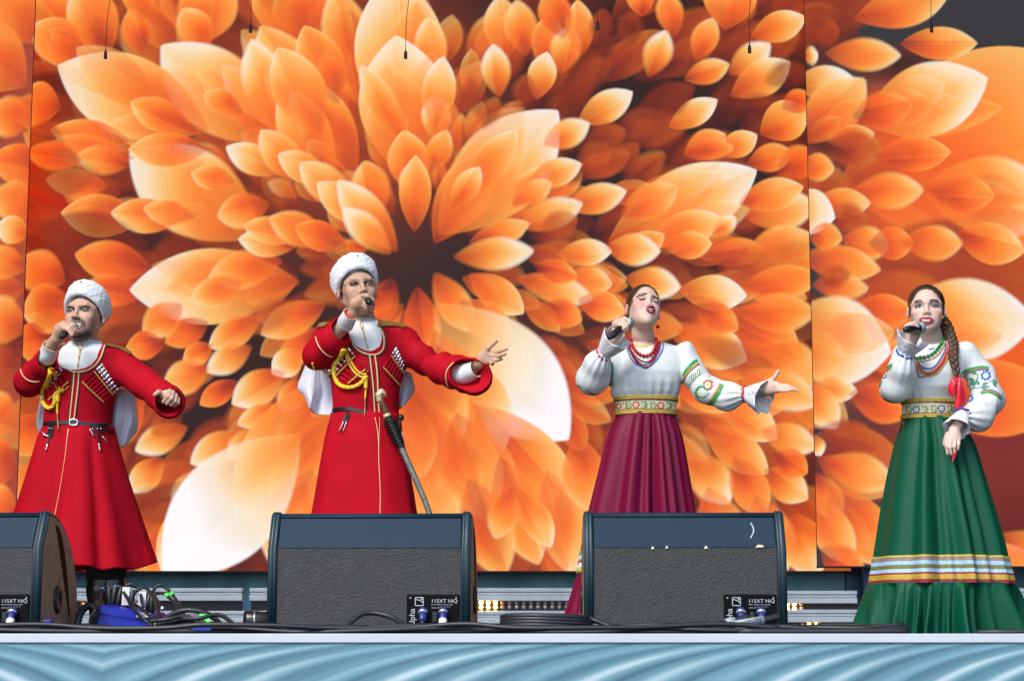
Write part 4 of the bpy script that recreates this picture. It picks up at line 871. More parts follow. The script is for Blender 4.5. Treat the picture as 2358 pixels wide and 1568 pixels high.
class Head:
    def __init__(s, eye, Y, sc, yaw, pitch, roll, neck, female, skin, mouth=(.02, .010, 0., -.068), chin=0., eye_x=.033, an=(1., 1., 1.)):
        s.R = rotm(yaw, pitch, roll); s.sc = sc; s.female = female; s.an = np.array(an, float)
        s.pos = W(*eye, Y) - s.R @ (np.array([0, -.085, 0]) * 0) * sc
        s.pos = W(*eye, Y - .085) - (s.R @ np.array([0, -.085, 0])) * sc
        nk = s.R.T @ (np.asarray(neck) - s.pos) / sc / s.an; ex = eye_x; fw = .95 if female else 1.0
        def f(P):
            d = ell(P, (0, .014, .034), (.0755 * fw, .097, .086))
            d = smin(d, ell(P, (0, -.026, -.028), (.064 * fw, .066, .085)), .03)
            d = smin(d, ell(P, (0, -.036, -.076 - chin * .6), (.037 if female else .047, .048, .042)), .025)
            d = smin(d, ell(P, (0, -.076, -.100 - chin), (.015 if female else .019, .016, .017)), .02)
            for g in (-1, 1):
                d = smin(d, caps(P, (g * (.047 if female else .056), .008, -.054), (g * (.012 if female else .022), -.066, -.098 - chin), .011, .012), .03)
                d = smin(d, ell(P, (g * .043 * fw, -.064, -.028), (.020, .017, .016)), .026)
                d = smin(d, chain(P, [(g * .008, -.0880, .020), (g * .036, -.080, .024), (g * .060, -.050, .014)], [.0085 if not female else .006, .0075 if not female else .006, .006], .01), .022)
            for g in (-1, 1):
                d = smax(d, -ell(P, (g * ex, -.1015, .001), (.019, .013, .0105)), .012)
                d = smin(d, ell(P, (g * ex, -.0785, .0), (.0150, .0125, .0105)), .004)
            for g in (-1, 1): d = smin(d, ell(P, (g * (.033 if not female else .030), -.052, -.060), (.018, .024, .030)), .03)
            # nose
            ns = .84 if female else 1.; d = smin(d, caps(P, (0, -.089, .012), (0, -.105 + .002 * (ns < 1), -.030), .0065 * ns, .0085 * ns), .012)
            ns = .84 if female else 1.; d = smin(d, ell(P, (0, -.107 + .003 * female, -.035 + .002 * female), (.0108 * ns, .0100 * ns, .0095 * ns)), .010)
            d = smin(d, ell(P, (0, -.0885, -.049), (.012, .010, .012)), .014)
            for g in (-1, 1):
                d = smin(d, ell(P, (g * .0120 * ns, -.098, -.039), (.0072 * ns, .0095, .0072 * ns)), .008)
                if not female: d = smax(d, -ell(P, (g * .0065, -.103, -.0465), (.0035, .005, .004)), .003)
            # mouth: lips bulge, then the open cavity
            mw, mh, mx, mz = mouth
            d = smin(d, ell(P, (mx, -.086, mz), (mw + .006, .011, mh + .008)), .014)
            # ears
            for g in (-1, 1):
                Re = np.array(Matrix.Rotation(g * .55, 3, 'Z') @ Matrix.Rotation(-.15, 3, 'X'))
                e = ell(P, (g * (.0785 * fw + (.0005 if female else .003)), .016, -.010), (.0082, .019, .029), Re)
                e = smax(e, -ell(P, (g * (.0785 * fw + .012), .008, -.006), (.0075, .012, .019), Re), .005)
                d = smin(d, e, .009)
            # neck
            r0 = .048 if female else .053
            d = smin(d, chain(P, [(0, .022, -.05), (nk * .5 + np.array([0, .012, -.035])).tolist(), nk.tolist()], [r0, r0 * .98, r0 * 1.12], .02), .02)
            return d
        lo = np.minimum([-.105, -.125, -.15], nk - .09); hi = np.maximum([.105, .125, .135], nk + .09)
        V, F = sdf_mesh(f, lo, hi, .0026); V = relax(V, F, 1, .4)
        s.f = f; s.loc = V; s.V = s.tw(V); s.F = F
        s.bv = bvh_of(s.V, F)
        c = np.tile(np.array(skin), (len(V), 1)); s.C = c
        # natural warmth of nose, cheeks, ears
        for p, r, a in (((0, -.112, -.036), .016, .25), ((.048, -.066, -.035), .022, .14), ((-.048, -.066, -.035), .022, .14), ((.085, .014, -.012), .03, .30), ((-.085, .014, -.012), .03, .30)):
            w_ = a * np.exp(-((V - np.array(p)) ** 2).sum(1) / r ** 2)[:, None]; s.C = s.C * (1 - w_) + s.C * np.array([1.0, .62, .60]) * w_
    def paint(s, px, py, rx, ry, col, a, rot=0.):
        """a coloured patch of skin (make-up, stubble)"""
        X, Yv = proj(s.V); dx, dy = X - px, Yv - py; c_, s_ = math.cos(rot), math.sin(rot)
        u = (dx * c_ + dy * s_) / rx; v = (-dx * s_ + dy * c_) / ry
        front = (s.loc[:, 1] < .03); w_ = (a * np.exp(-(u * u + v * v) ** 1.4) * front)[:, None]; s.C = s.C * (1 - w_) + np.array(col) * w_
    def tw(s, V): return s.pos + (np.asarray(V, float) * s.an * s.sc) @ s.R.T
    def world(s, p): return s.pos + s.R @ (np.asarray(p, float) * s.an * s.sc)
def skin_cols(n, skin): return np.tile(np.array(skin), (n, 1))
def hand_mesh(parts, Y=YP, h=.0024, k=.006):
    """parts: chains of (px, py, dy) with radii; a smooth blend of palm, five fingers and wrist"""
    CH = [([W(p[0], p[1], Y + p[2]) for p in c], r, kk) for c, r, kk in parts]
    allp = np.array([q for c, _, _ in CH for q in c]); lo = allp.min(0) - .045; hi = allp.max(0) + .045
    def f(P):
        d = None
        for c, r, kk in CH:
            e = chain(P, c, r, .004); d = e if d is None else smin(d, e, kk)
        return d
    V, F = sdf_mesh(f, lo, hi, h); return relax(V, F, 1, .4), F
def body_core(st_rows, Y, arms, legs, neck, k=.82):
    z, cx, cy, a, b = rows(st_rows, Y)
    AR = [pts3(x, Y) for x in arms]; hipz = z[0]
    def f(P):
        d = stack(P, z, cx, cy, a * k, b * k)
        for ch in AR: d = smin(d, chain(P, ch, [.036] * len(ch), .02), .03)
        for lx, fx in legs:
            d = smin(d, chain(P, [(cx[0] + np.sign(lx - cx[0]) * .055, Y, hipz - .06), ((lx + fx) / 2, Y - .01, .5), (fx, Y + .01, .09)], [.070, .046, .030], .03), .02)
            d = smin(d, chain(P, [(fx, Y + .03, .05), (fx, Y - .11, .03)], [.028, .020], .02), .012)
        return d
    xs = [p[0] for ch in AR for p in ch] + list(cx - a) + list(cx + a); ys = [p[1] for ch in AR for p in ch] + [Y - .25, Y + .2]
    return sdf_mesh(f, (min(xs) - .08, min(ys) - .06, -.01), (max(xs) + .08, max(ys) + .06, z[-1] + .08), .013)
def join(parts):
    V = []; F = []; C = []; o = 0
    for v, f, c in parts:
        V.append(v); F.append(np.asarray(f) + o); C.append(np.asarray(c) if np.ndim(c) > 1 else skin_cols(len(v), c)); o += len(v)
    return np.concatenate(V), np.concatenate(F), np.concatenate(C)
def skirt(R, Y, ratio, nf, amp, seed, nv=300, nu=70, hem=.0, pw=1.0, thick=True, cy=0., slant=0.):
    z, cx, cyy, a, b = rows([(r[0], r[1], r[2], .1) for r in R], Y)
    t = np.linspace(0, 1, nu); zz = z[-1] + (z[0] - z[-1]) * t
    # smooth interpolation of the outline
    def it(q):
        s_ = np.interp(zz, z, q); k = np.ones(5) / 5; p = np.pad(s_, 2, mode='edge'); r_ = np.convolve(p, k, 'valid'); r_[0] = s_[0]; r_[-1] = s_[-1]; return r_
    A, X = it(a), it(cx); th = np.linspace(0, 2 * np.pi, nv, endpoint=False)
    rng = np.random.default_rng(seed); T, H = np.meshgrid(t, th, indexing='ij'); ph = rng.uniform(0, 6.28, 24)
    H2_ = H + .16 * np.sin(2 * H + ph[20]) + .09 * np.sin(3 * H + ph[21]) + .03 * np.sin(T * 2.5 + H * 3 + ph[22])
    g = 0
    for i in range(10):
        k = max(int(round(nf * rng.uniform(.35, 1.7))), 2); wgt = rng.uniform(.5, 1.0) * (1 if k < nf * 1.2 else 1 - .4 * 1)
        g = g + wgt * np.cos(k * H2_ + ph[i] + slant * T + rng.uniform(-.8, .8) * T) * (1 if i % 3 else np.clip(1.3 - T * rng.uniform(0, 1), 0, 1))
    g = g / 2.0; g = np.sign(g) * np.abs(g) ** pw; g = np.where(g > 0, g, g * 1.25)
    g = g + .22 * np.cos(nf * 3.3 // 1 * H2_ + ph[12]) * np.exp(-T * 7) + .15 * np.cos(nf * 4.7 // 1 * H2_ + ph[13]) * np.exp(-T * 10)
    m = amp(T) * g * np.clip(.15 + T / .07, 0, 1)
    Rr = A[:, None] - .55 * amp(t)[:, None]
    x = X[:, None] + Rr * np.cos(H) + m * np.cos(H); y = Y + cy + (Rr * ratio) * np.sin(H) + m * np.sin(H) * 1.0
    zq = zz[:, None] + hem * (g * .5 + .4 * np.sin(2 * H + 1)) * T ** 3
    V = np.stack([x, y, zq], -1)
    Vo = V.reshape(-1, 3); F = grid_faces(nu, nv, True)[:, ::-1]
    return Vo, F
def band(R, Y, ratio, out, n=120, cy=0., m_=6):
    """closed ring of cloth round the waist"""
    z, cx, cyy, a, b = rows([(r[0], r[1], r[2], .1) for r in R], Y); th = np.linspace(0, 2 * np.pi, n, endpoint=False)
    zz = np.linspace(z[0], z[-1], m_); A = np.interp(zz, z, a) + out; X = np.interp(zz, z, cx)
    prof = np.ones(m_); prof[0] = prof[-1] = 1
    V = np.stack([X[:, None] + A[:, None] * np.cos(th), Y + cy + A[:, None] * ratio * np.sin(th), np.repeat(zz[:, None], n, 1)], -1)
    return V.reshape(-1, 3), grid_faces(m_, n, True)
def handheld_mic(tail, head, Y, label, r=.0175, head_col=(.25, .42, .46)):
    a = W(tail[0], tail[1], Y + tail[2]); b = W(head[0], head[1], Y + head[2]); d = b - a; L = np.linalg.norm(d); R = rot_to(d)
    root = thing('microphone', label, 'microphone', a)
    V, F = revolve([(0, -.004), (.009, -.004), (.0115, 0), (.0120, .016), (.0135, .020), (.0165, .026), (.0165, L * .5), (.0155, L * .62), (.0190, L - .050), (.0190, L - .044)], 24, a, R); mk('handle', V, F, mat('mic_black', (.010, .010, .011), .34, spec=.6), root)
    V, F = revolve([(.0125, .0165), (.0135, .0168), (.0135, .0192), (.0125, .0195)], 24, a, R); mk('ring', V, F, mat('mic_ring', (.05, .05, .055), .3), root)
    q = np.linspace(0, math.pi / 2, 9); V, F = revolve([(.0195, L - .046), (.0240, L - .036)] + [(.0255 * math.cos(k), L - .022 + .026 * math.sin(k)) for k in q], 28, a, R)
    mk('grille', V, F, mat('mic_grille', head_col, .4, metal=.5, bump=.8, bscale=700, detail=1), root)
    V, F = revolve([(.0256, L - .026), (.0264, L - .025), (.0264, L - .018), (.0256, L - .017)], 28, a, R); mk('grille_band', V, F, mat('mic_band', (.30, .42, .46), .3, metal=.7), root)
    return root

def piece(bv, Y, name, parent, *calls):
    """one small laid-on piece of the face, as a part of its own"""
    D = Decals(bv, Y)
    for fn, args, kw in calls: getattr(D, fn)(*args, **kw)
    return D.build(name, face_m, parent)
def eye(bv, Y, parent, white, c, ri, lash, wh, ir, ln, lw=1.8):
    circ = lambda r: [(c[0] + r * math.cos(k), c[1] + r * .9 * math.sin(k)) for k in np.linspace(0, 6.28, 11)[:-1]]
    piece(bv, Y, 'eye', parent, ('poly', (white, wh, .0012), {}), ('poly', (circ(ri), ir, .0019, 1), {}), ('poly', (circ(ri * .45), (.01, .01, .012), .0025, 1), {}), ('strip', (lash, lw, ln, .0026), {}))
# ================================================================ THE TWO MEN
wool = mat('coat_red_wool', (.38, .002, .012), .8, bump=.25, bscale=700, var=.13, vscale=7, spec=.12)
wool2 = mat('coat_lining_red', (.24, .003, .008), .8)
shirtm = mat('shirt_white', (.60, .63, .645), .62, bump=.12, bscale=500, sheen=.1)
satin_w = mat('hood_white_satin', (.60, .60, .72), .34, bump=.05, bscale=200, sheen=.3)
goldb = mat('gold_braid', (.62, .38, .10), .42, metal=.35, bump=.6, bscale=500)
goldy = mat('yellow_cord', (.80, .52, .02), .55, bump=.8, bscale=380)
goldp = mat('gold_piping', (.72, .50, .24), .5, bump=.3, bscale=500)
darkp = mat('piping_black', (.02, .016, .018), .6)
leath = mat('belt_leather', (.010, .011, .013), .32, bump=.2, bscale=200)
silver = mat('silver_cap', (.78, .80, .82), .22, metal=.9, bump=.15, bscale=300)
fleece = mat('hat_white_fleece', (.70, .72, .745), .9, bump=1.0, bscale=260, detail=5, sheen=.5)
bootm = mat('boot_black', (.006, .006, .007), .28)
trou = mat('trousers_black', (.006, .006, .008), .8)
SK_M = (.54, .33, .24); SK_M2 = (.50, .30, .205)

def papakha(hd, parent, seed, tilt=39, height=.088, rr_=1.0, dx=0., dy=0.):
    n = 200; q = [(.080, -.002), (.092, -.008), (.103, -.004), (.108, .008)]
    q += [(.109 + .010 * s, .008 + (height - .022) * s) for s in np.linspace(.12, 1, 12)]
    q += [(.116, height - .004), (.108, height + .003), (.092, height + .006), (.06, height + .006), (.03, height + .005), (.002, height + .005)]
    q = np.array(q); pr = [];
    for i in range(len(q) - 1): pr += [q[i] + (q[i + 1] - q[i]) * k / 3 for k in range(3)]
    pr.append(q[-1]); V, F = revolve(np.array(pr) * (rr_, 1), n, sx=.885, sy=1.06)
    # curls of fleece
    nn = V / (np.linalg.norm(V * (1, 1, .4), axis=1)[:, None] + 1e-6); d = .0011 * noise(V, 170, seed, 14) + .0012 * noise(V, 260, seed + 1, 14) + .0015 * noise(V, 40, seed + 2)
    V = V + nn * d[:, None]
    Rt = np.array(Matrix.Rotation(math.radians(-tilt), 3, 'X')); V = V @ Rt.T + np.array([dx, .006 + dy, .018])
    h = mk('fleece_hat', hd.tw(V), F, fleece, parent)
    # cockade on the front
    p = hd.world(Rt @ np.array([0, -.117, height * .62]) + np.array([dx, .006 + dy, .018])); d = hd.R @ Rt @ np.array([0, -1, .1])
    V, F = revolve([(0, .005), (.005, .005), (.008, .003), (.009, 0)], 16, p, rot_to(d), 1, 1.2); mk('cockade', V, F, silver, h)
    V, F = revolve([(0, .0075), (.0035, .0068), (.0048, .004)], 12, p, rot_to(d), 1, 1.2); mk('cockade_centre', V, F, mat('cockade_dark', (.02, .02, .025), .2), h)
    return Rt

def coat(parent, Y, st, arms, cuts, U, seed, wr=1.0):
    """upper coat as one garment: torso, both sleeves, deep round neckline and open cuffs"""
    z, cx, cy, a, b = rows(st, Y); uz, ux, _, ua, _ = rows(U, Y)
    AR = [(pts3(p, Y), r) for p, r in arms]; CU = [(pts3(p, Y), r) for p, r in cuts]
    def f(P):
        d = stack(P, z, cx, cy, a, b)
        tors = d
        for ch, r in AR:
            e = chain(P, ch, r, .03)
            el = np.asarray(ch[1]); dist = np.linalg.norm(P - el.astype(np.float32), axis=1)
            ax = np.asarray(ch[-1]) - np.asarray(ch[0]); ax = ax / np.linalg.norm(ax)
            w1 = np.exp(-(dist / .16) ** 2); s_ = P @ ax.astype(np.float32)
            q_ = np.sin(s_ * 60 + 3.5 * noise(P, 7, seed) + 1.5 * noise(P, 19, seed + 3)); e = e + wr * (.0095 * (.22 + w1) * np.clip(.4 + noise(P, 8, seed + 4), 0, 1.2) * q_ * np.abs(q_) + .003 * noise(P, 15, seed + 1))
            d = smin(d, e, .035)
        d = d + .0036 * wr * noise(P * np.array([1, 1, .55], np.float32), 17, seed + 2)
        for ch, r in CU: d = smax(d, -chain(P, ch, r, .004), .003)
        pz = P[:, 2]; du = np.maximum(np.abs(P[:, 0] - np.interp(pz, uz, ux)) - np.interp(pz, uz, ua), uz[0] - pz)
        du = np.maximum(du, P[:, 1] - (Y - .02))
        return smax(d, -du, .003)
    allp = np.array([q for ch, _ in AR for q in ch]); rm = .11
    lo = np.minimum(allp.min(0) - rm, (cx - a).min() - .02); lo = np.array([min(allp[:, 0].min() - rm, (cx - a).min() - .02), min(allp[:, 1].min() - rm, Y - .16), z[0] - .01])
    hi = np.array([max(allp[:, 0].max() + rm, (cx + a).max() + .02), Y + .17, z[-1] + .03])
    lo[2] = min(lo[2], allp[:, 2].min() - rm); hi[2] = max(hi[2], allp[:, 2].max() + rm)
    V, F = sdf_mesh(f, lo, hi, .0058); V = relax(V, F, 1, .5)
    return mk('coat', V, F, wool, parent), bvh_of(V, F)
def shirt(parent, Y, st, U, collar, seed):
    z, cx, cy, a, b = rows(st, Y); uz, ux, _, ua, _ = rows(U, Y)
    cz, ccx, ccy, ca, cb = rows(collar, Y)
    def f(P):
        d = stack(P, z, cx, cy, a - .006, b - .006) + .0025 * noise(P * np.array([1, 1, .3], np.float32), 30, seed)
        pz = P[:, 2]; du = np.maximum(np.abs(P[:, 0] - np.interp(pz, uz, ux)) - np.interp(pz, uz, ua) - .014, uz[0] - .02 - pz)
        d = np.maximum(d, du)
        e = stack(P, cz, ccx, ccy, ca, cb); e = np.maximum(e, -stack(P, np.array([cz[0] - .05, cz[-1] + .05]), np.interp([cz[0] - .05, cz[-1] + .05], cz, ccx), np.interp([cz[0], cz[-1]], cz, ccy), np.array([ca[0], ca[-1]]) - .005, np.array([cb[0], cb[-1]]) - .005))
        return smin(d, e, .006)
    lo = (min((cx - a).min(), (ux - ua).min()) - .02, Y - .16, uz[0] - .04); hi = ((cx + a).max() + .02, Y + .15, cz[-1] + .01)
    V, F = sdf_mesh(f, lo, hi, .0045); V = relax(V, F, 1, .4)
    return mk('shirt', V, F, shirtm, parent), bvh_of(V, F)
def trim(bv, path, r, m, name, parent, off=.002, n=8, Y=YP, sides=7):
    P = smooth_path(np.array(path, float), n); Q = [hit(bv, *p, off, Y)[0] for p in P]; Q = np.array(Q)
    for _ in range(2): Q[1:-1] = .25 * Q[:-2] + .5 * Q[1:-1] + .25 * Q[2:]
    V, F = tube(Q, r, sides); return mk(name, V, F, m, parent), Q
def strap(bv, path, w, m, name, parent, off=.004, n=8, Y=YP, th=.003):
    """flat leather strip lying on a garment"""
    P = smooth_path(np.array(path, float), n); Q = []; N = []
    for p in P: q, nr = hit(bv, *p, off, Y); Q.append(q); N.append(nr)
    Q = np.array(Q); N = np.array(N)
    for _ in range(2): Q[1:-1] = .25 * Q[:-2] + .5 * Q[1:-1] + .25 * Q[2:]
    T = np.gradient(Q, axis=0); T /= np.linalg.norm(T, axis=1)[:, None]; S = np.cross(T, N); S /= np.linalg.norm(S, axis=1)[:, None]
    V = np.stack([Q - S * w / 2, Q - S * w / 2 + N * th, Q + S * w / 2 + N * th, Q + S * w / 2], 1).reshape(-1, 3)
    F = [tuple(f) for f in grid_faces(len(Q), 4, True)] + [(3, 2, 1, 0), tuple(range(len(V) - 4, len(V)))]
    return mk(name, V, F, m, parent, False), Q
def braid(Q, r, m, name, parent, turns=60., strands=3, ply=.5):
    """plaited cord: strands winding round a path"""
    L = np.concatenate([[0], np.cumsum(np.linalg.norm(np.diff(Q, axis=0), axis=1))]); n = max(int(L[-1] / .004), 12); s = np.linspace(0, L[-1], n)
    P = np.stack([np.interp(s, L, Q[:, i]) for i in range(3)], 1); T, U, N = frames(P); b = MB()
    for k in range(strands):
        a = s * turns + k * 2 * math.pi / strands
        b.tube(P + (U * np.cos(a)[:, None] + N * np.sin(a)[:, None] * .7) * r * ply, r * .62, 6)
    return b.build(name, m, parent)
def cartridges(bv, bottoms, tops, nc, parent, Y):
    for i in range(nc):
        s = i / max(nc - 1, 1); b = np.array(bottoms[0]) * (1 - s) + np.array(bottoms[1]) * s; t = np.array(tops[0]) * (1 - s) + np.array(tops[1]) * s
        pb, nb = hit(bv, *b, .004, Y); pt, n2 = hit(bv, *(b + (t - b) * .80), .006, Y); d = pt - pb; L = np.linalg.norm(d) / .80; d = d / np.linalg.norm(d); R = rot_to(d)
        V, F = revolve([(.0045, -.004), (.0072, 0), (.0075, L * .40), (.0072, L * .70)], 12, pb, R); c = mk('cartridge', V, F, wool, parent)
        V, F = revolve([(.0070, L * .70), (.0078, L * .71), (.0078, L * .75), (.0066, L * .76), (.0066, L * .95), (.0074, L * .96), (.0070, L * 1.0), (0, L * 1.01)], 12, pb, R); mk('cap', V, F, silver, c)
    for e in (bottoms, [tuple(np.array(bottoms[k]) + (np.array(tops[k]) - np.array(bottoms[k])) * .58) for k in (0, 1)]):
        P = np.array([hit(bv, *(np.array(e[0]) * (1 - s) + np.array(e[1]) * s), .012, Y)[0] for s in np.linspace(-.04, 1.04, 24)])
        for _ in range(2): P[1:-1] = .25 * P[:-2] + .5 * P[1:-1] + .25 * P[2:]
        braid(P, .0046, goldb, 'gold_chain', parent, 190., 2, .6)
def hood(parent, P, Y, folds, seed, edge_cols):
    """satin hood lobe: grid of picture points, rows from top to bottom, with depth ripples"""
    P = np.array(P, float); nr, ncol = P.shape[:2]; nu, nv = 36, 44
    Q = np.array([smooth_path(P[i], 12) for i in range(nr)]); Q = np.array([smooth_path(Q[:, j], 12) for j in range(Q.shape[1])])    # cols x rows
    Q = Q.transpose(1, 0, 2); r, c = Q.shape[:2]; V = np.zeros((r, c, 3))
    for i in range(r):
        for j in range(c): V[i, j] = W(Q[i, j, 0], Q[i, j, 1], Y + Q[i, j, 2] + .010 * math.sin(j * .33 + seed + i * .05) * (i / r) + .0012 * math.sin(j * 1.3 + i * .12))
    o = mk('satin_hood', V.reshape(-1, 3), grid_faces(r, c), satin_w, parent)
    md = o.modifiers.new('cloth_thickness', 'SOLIDIFY'); md.thickness = .004
    V2, F2 = tube(V[-1] + (0, -.003, 0), .0032, 7); mk('gold_edging', V2, F2, goldb, o)
    for ec in edge_cols:
        V2, F2 = tube(V[:, ec] + (0, -.003, 0), .0030, 7); mk('gold_edging', V2, F2, goldb, o)
    return o
def buckle(bv, px, py, w, h, rot, parent, Y):
    p, n = hit(bv, px, py, .009, Y); x = np.array([math.cos(rot), 0, -math.sin(rot)]); x -= n * np.dot(x, n); x /= np.linalg.norm(x); z = np.cross(x, n); z = z if z[2] > 0 else -z
    g = MB(); a = np.linspace(0, 2 * np.pi, 17)[:-1]; cc = lambda q, e: np.sign(np.cos(q)) * abs(np.cos(q)) ** e
    P = [p + x * (w * (np.sign(math.cos(q)) * abs(math.cos(q)) ** .45)) + z * (h * (np.sign(math.sin(q)) * abs(math.sin(q)) ** .45)) for q in a]
    g.tube(np.array(P), .0042, 8, closed=True); bk = g.build('buckle', silver, parent)
    V = [p + x * w * sx + z * h * sz - n * .002 for sx, sz in ((-.9, -.9), (.9, -.9), (.9, .9), (-.9, .9))]; mk('buckle_plate', V, [(0, 1, 2, 3)], mat('buckle_enamel', (.012, .014, .03), .2), bk, False)
def hangers(bv, items, parent, Y):
    """belt hangers: leather straps ending in silver tips"""
    for path, tip in items:
        o, Q = strap(bv, path, .009, leath, 'belt_hanger', parent, .009, Y=Y)
        e = Q[-1]; d = Q[-1] - Q[-3]; d /= np.linalg.norm(d); V, F = revolve([(.0045, -.004), (.0062, 0), (.0062, tip * .8), (.004, tip), (0, tip)], 10, e - np.array([0, .003, 0]), rot_to(d), 1, .5); mk('silver_tip', V, F, silver, o)
        for k in (2, ):
            V, F = revolve([(0, .002), (.0026, .0015), (.003, 0)], 8, Q[min(k, len(Q) - 1)] - np.array([0, .004, 0]), rot_to((0, -1, 0))); mk('rivet', V, F, silver, o)
def epaulette(bv, path, parent, Y, w=.05):
    o, Q = strap(bv, path, w, mat('epaulette_gold', (.26, .155, .035), .5, metal=.3, bump=.8, bscale=420), 'epaulette', parent, .004, Y=Y, th=.005); return o
def boots(parent, xs, Y, top):
    for x in xs:
        P = [(x, Y + .02, top), (x, Y + .02, top - .1), (x, Y + .025, .16), (x, Y + .03, .09)]
        def f(Q):
            d = chain(Q, P, [.060, .058, .050, .046], .02); d = smin(d, chain(Q, [(x, Y + .03, .05), (x, Y - .09, .04), (x, Y - .16, .03)], [.046, .042, .032], .02), .03)
            return np.maximum(d + .003 * noise(Q, 40, 2), -Q[:, 2] + .002)
        V, F = sdf_mesh(f, (x - .09, Y - .22, -.01), (x + .09, Y + .12, top + .07), .008); mk('boot', V, F, bootm, parent)
def cuff(parent, P, R, m, name='shirt_cuff', gold=True, wall=.004):
    P = np.array(P); Q = smooth_path(P, 6); r = np.interp(np.linspace(0, 1, len(Q)), np.linspace(0, 1, len(R)), R); V, F = tube(Q, r, 28, cap=False)
    V = V + .0015 * noise(V, 70, 4)[:, None]
    o = mk(name, V, F, m, parent); md = o.modifiers.new('cloth_thickness', 'SOLIDIFY'); md.thickness = wall; md.offset = -1
    if gold:
        ring = V[-28:]; V2, F2 = tube(ring, .0018, 6, closed=True); mk('cuff_piping', V2, F2, goldp, o)
    return o

# ---------------------------------------------------------------- the bearded singer
def man_one():
    Y = YP; base = W(185, 1477, Y); root = thing('person', 'bearded man in red coat and white fleece hat singing, fist held low', 'person', (base[0], Y, 0), None)
    neck = W(192, 800, Y + .02)
    hd = Head(F1(527, 730), Y - .02, 1.05, -14, 9, 0, neck, False, SK_M, (.021, .017, -.004, -.072), .012)
    st = [(788, 168, 226, .072, .01), (800, 138, 266, .092, .005), (816, 114, 292, .108), (850, 106, 287, .118, -.005), (900, 106, 271, .124, -.01), (940, 104, 262, .118, -.008), (975, 102, 258, .110, -.005), (995, 99, 261, .112, -.005)]
    armR = [(122, 828, 0), (64, 878, -.05), (98, 846, -.14), (112, 828, -.19)]; armL = [(280, 842, 0), (334, 884, -.10), (390, 926, -.30)]
    U = [(770, 150, 240), (800, 149, 241), (832, 143, 233), (848, 147, 222), (857, 162, 204), (859, 170, 190)]
    coat_o, bv = coat(root, Y, st, [(armR, [.066, .062, .056, .058]), (armL, [.073, .067, .070])], [([(104, 838, -.165), (122, 815, -.26)], [.046, .054]), ([(380, 919, -.26), (404, 936, -.42)], [.055, .066])], U, 1)
    sh, bvs = shirt(root, Y, st, U, [(776, 160, 226, .062, .012), (786, 157, 234, .07, .012), (797, 150, 242, .082, .01)], 3)
    sk = [(985, 99, 261), (1005, 92, 264), (1050, 79, 276), (1109, 62, 293), (1185, 38, 317), (1258, 14, 338), (1306, -2, 352)]
    V, F = skirt(sk, Y, .72, 6, lambda T: .004 + .028 * T, 21, hem=.028, nv=300, pw=.85)
    V = V + .0015 * noise(V, 14, 3)[:, None]
    s_ = mk('coat_skirt', V, F, wool, root); md = s_.modifiers.new('cloth_thickness', 'SOLIDIFY'); md.thickness = .006; md.offset = 1; bvk = bvh_of(V, F)
    # hands: mic hand (image left) and relaxed fist
    mic_t, mic_h = (A_(548, 625)[0], A_(548, 625)[1], -.37), (A_(655, 530)[0], A_(655, 530)[1], -.20)
    a = lambda x, y, d: (*F1(x, y), d)
    f = .0085
    hR = [([(*A_(455, 700), -.22), (*A_(500, 640), -.26), a(150, 1190, -.28)], [.030, .027, .030], .014), ([a(150, 1190, -.28), a(230, 1130, -.30)], [.030, .030], .014), ([a(180, 1100, -.29), a(330, 1110, -.30)], [.020, .018], .01),
          ([a(300, 1065, -.30), a(440, 1085, -.315), a(505, 1180, -.31)], [f * 1.05, f, f * .9], .004), ([a(270, 1085, -.31), a(390, 1110, -.335), a(460, 1210, -.335)], [f * 1.1, f, f * .92], .004), ([a(230, 1120, -.32), a(350, 1150, -.35), a(430, 1260, -.35)], [f * 1.05, f, f * .9], .004), ([a(200, 1150, -.325), a(310, 1190, -.355), a(400, 1310, -.36)], [f, f * .92, f * .82], .004),
          ([a(300, 1180, -.25), a(430, 1250, -.235), a(510, 1235, -.25)], [.013, .011, .009], .008)]
    b = lambda x, y, d: (*H1(x, y), d)
    hL = [([(372, 912, -.22), b(760, 640, -.31)], [.030, .029], .014), ([b(640, 620, -.30), b(870, 700, -.33)], [.022, .026], .014), ([b(700, 640, -.31), b(980, 760, -.32)], [.018, .018], .01),
          ([b(850, 560, -.335), b(820, 700, -.375), b(690, 840, -.36)], [.0105, .0100, .0085], .004), ([b(930, 600, -.335), b(900, 760, -.378), b(780, 890, -.36)], [.0108, .0100, .0088], .004), ([b(1010, 670, -.33), b(985, 830, -.37), b(880, 930, -.355)], [.0100, .0096, .0082], .004), ([b(1070, 750, -.32), b(1060, 870, -.36), b(970, 950, -.345)], [.0090, .0085, .0074], .004),
          ([b(680, 600, -.31), b(560, 600, -.345), b(470, 660, -.355)], [.0125, .0110, .0095], .008)]
    V1, Fh1 = hand_mesh(hR); V2, Fh2 = hand_mesh(hL)
    Vc, Fc = body_core(st, Y, [[(122, 828, 0), (64, 878, -.05), (112, 810, -.2)], [(280, 842, 0), (334, 884, -.1), (376, 915, -.24)]], [(W(228, 1477, Y)[0], W(228, 1477, Y)[0]), (W(256, 1477, Y)[0], W(256, 1477, Y)[0])], neck)
    # colouring of the face
    dk = (.036, .023, .018)
    n_h = np.array([0, math.sin(math.radians(39)), math.cos(math.radians(39))]); hh = (hd.loc - np.array([0, .006, .018])) @ n_h
    w_ = np.clip((hh + .030) / .006, 0, 1)[:, None] * ((np.abs(hd.loc[:, 0]) < .0745) | (hd.loc[:, 2] > .03))[:, None]; hd.C = hd.C * (1 - w_) + np.array([.028, .02, .018]) * w_
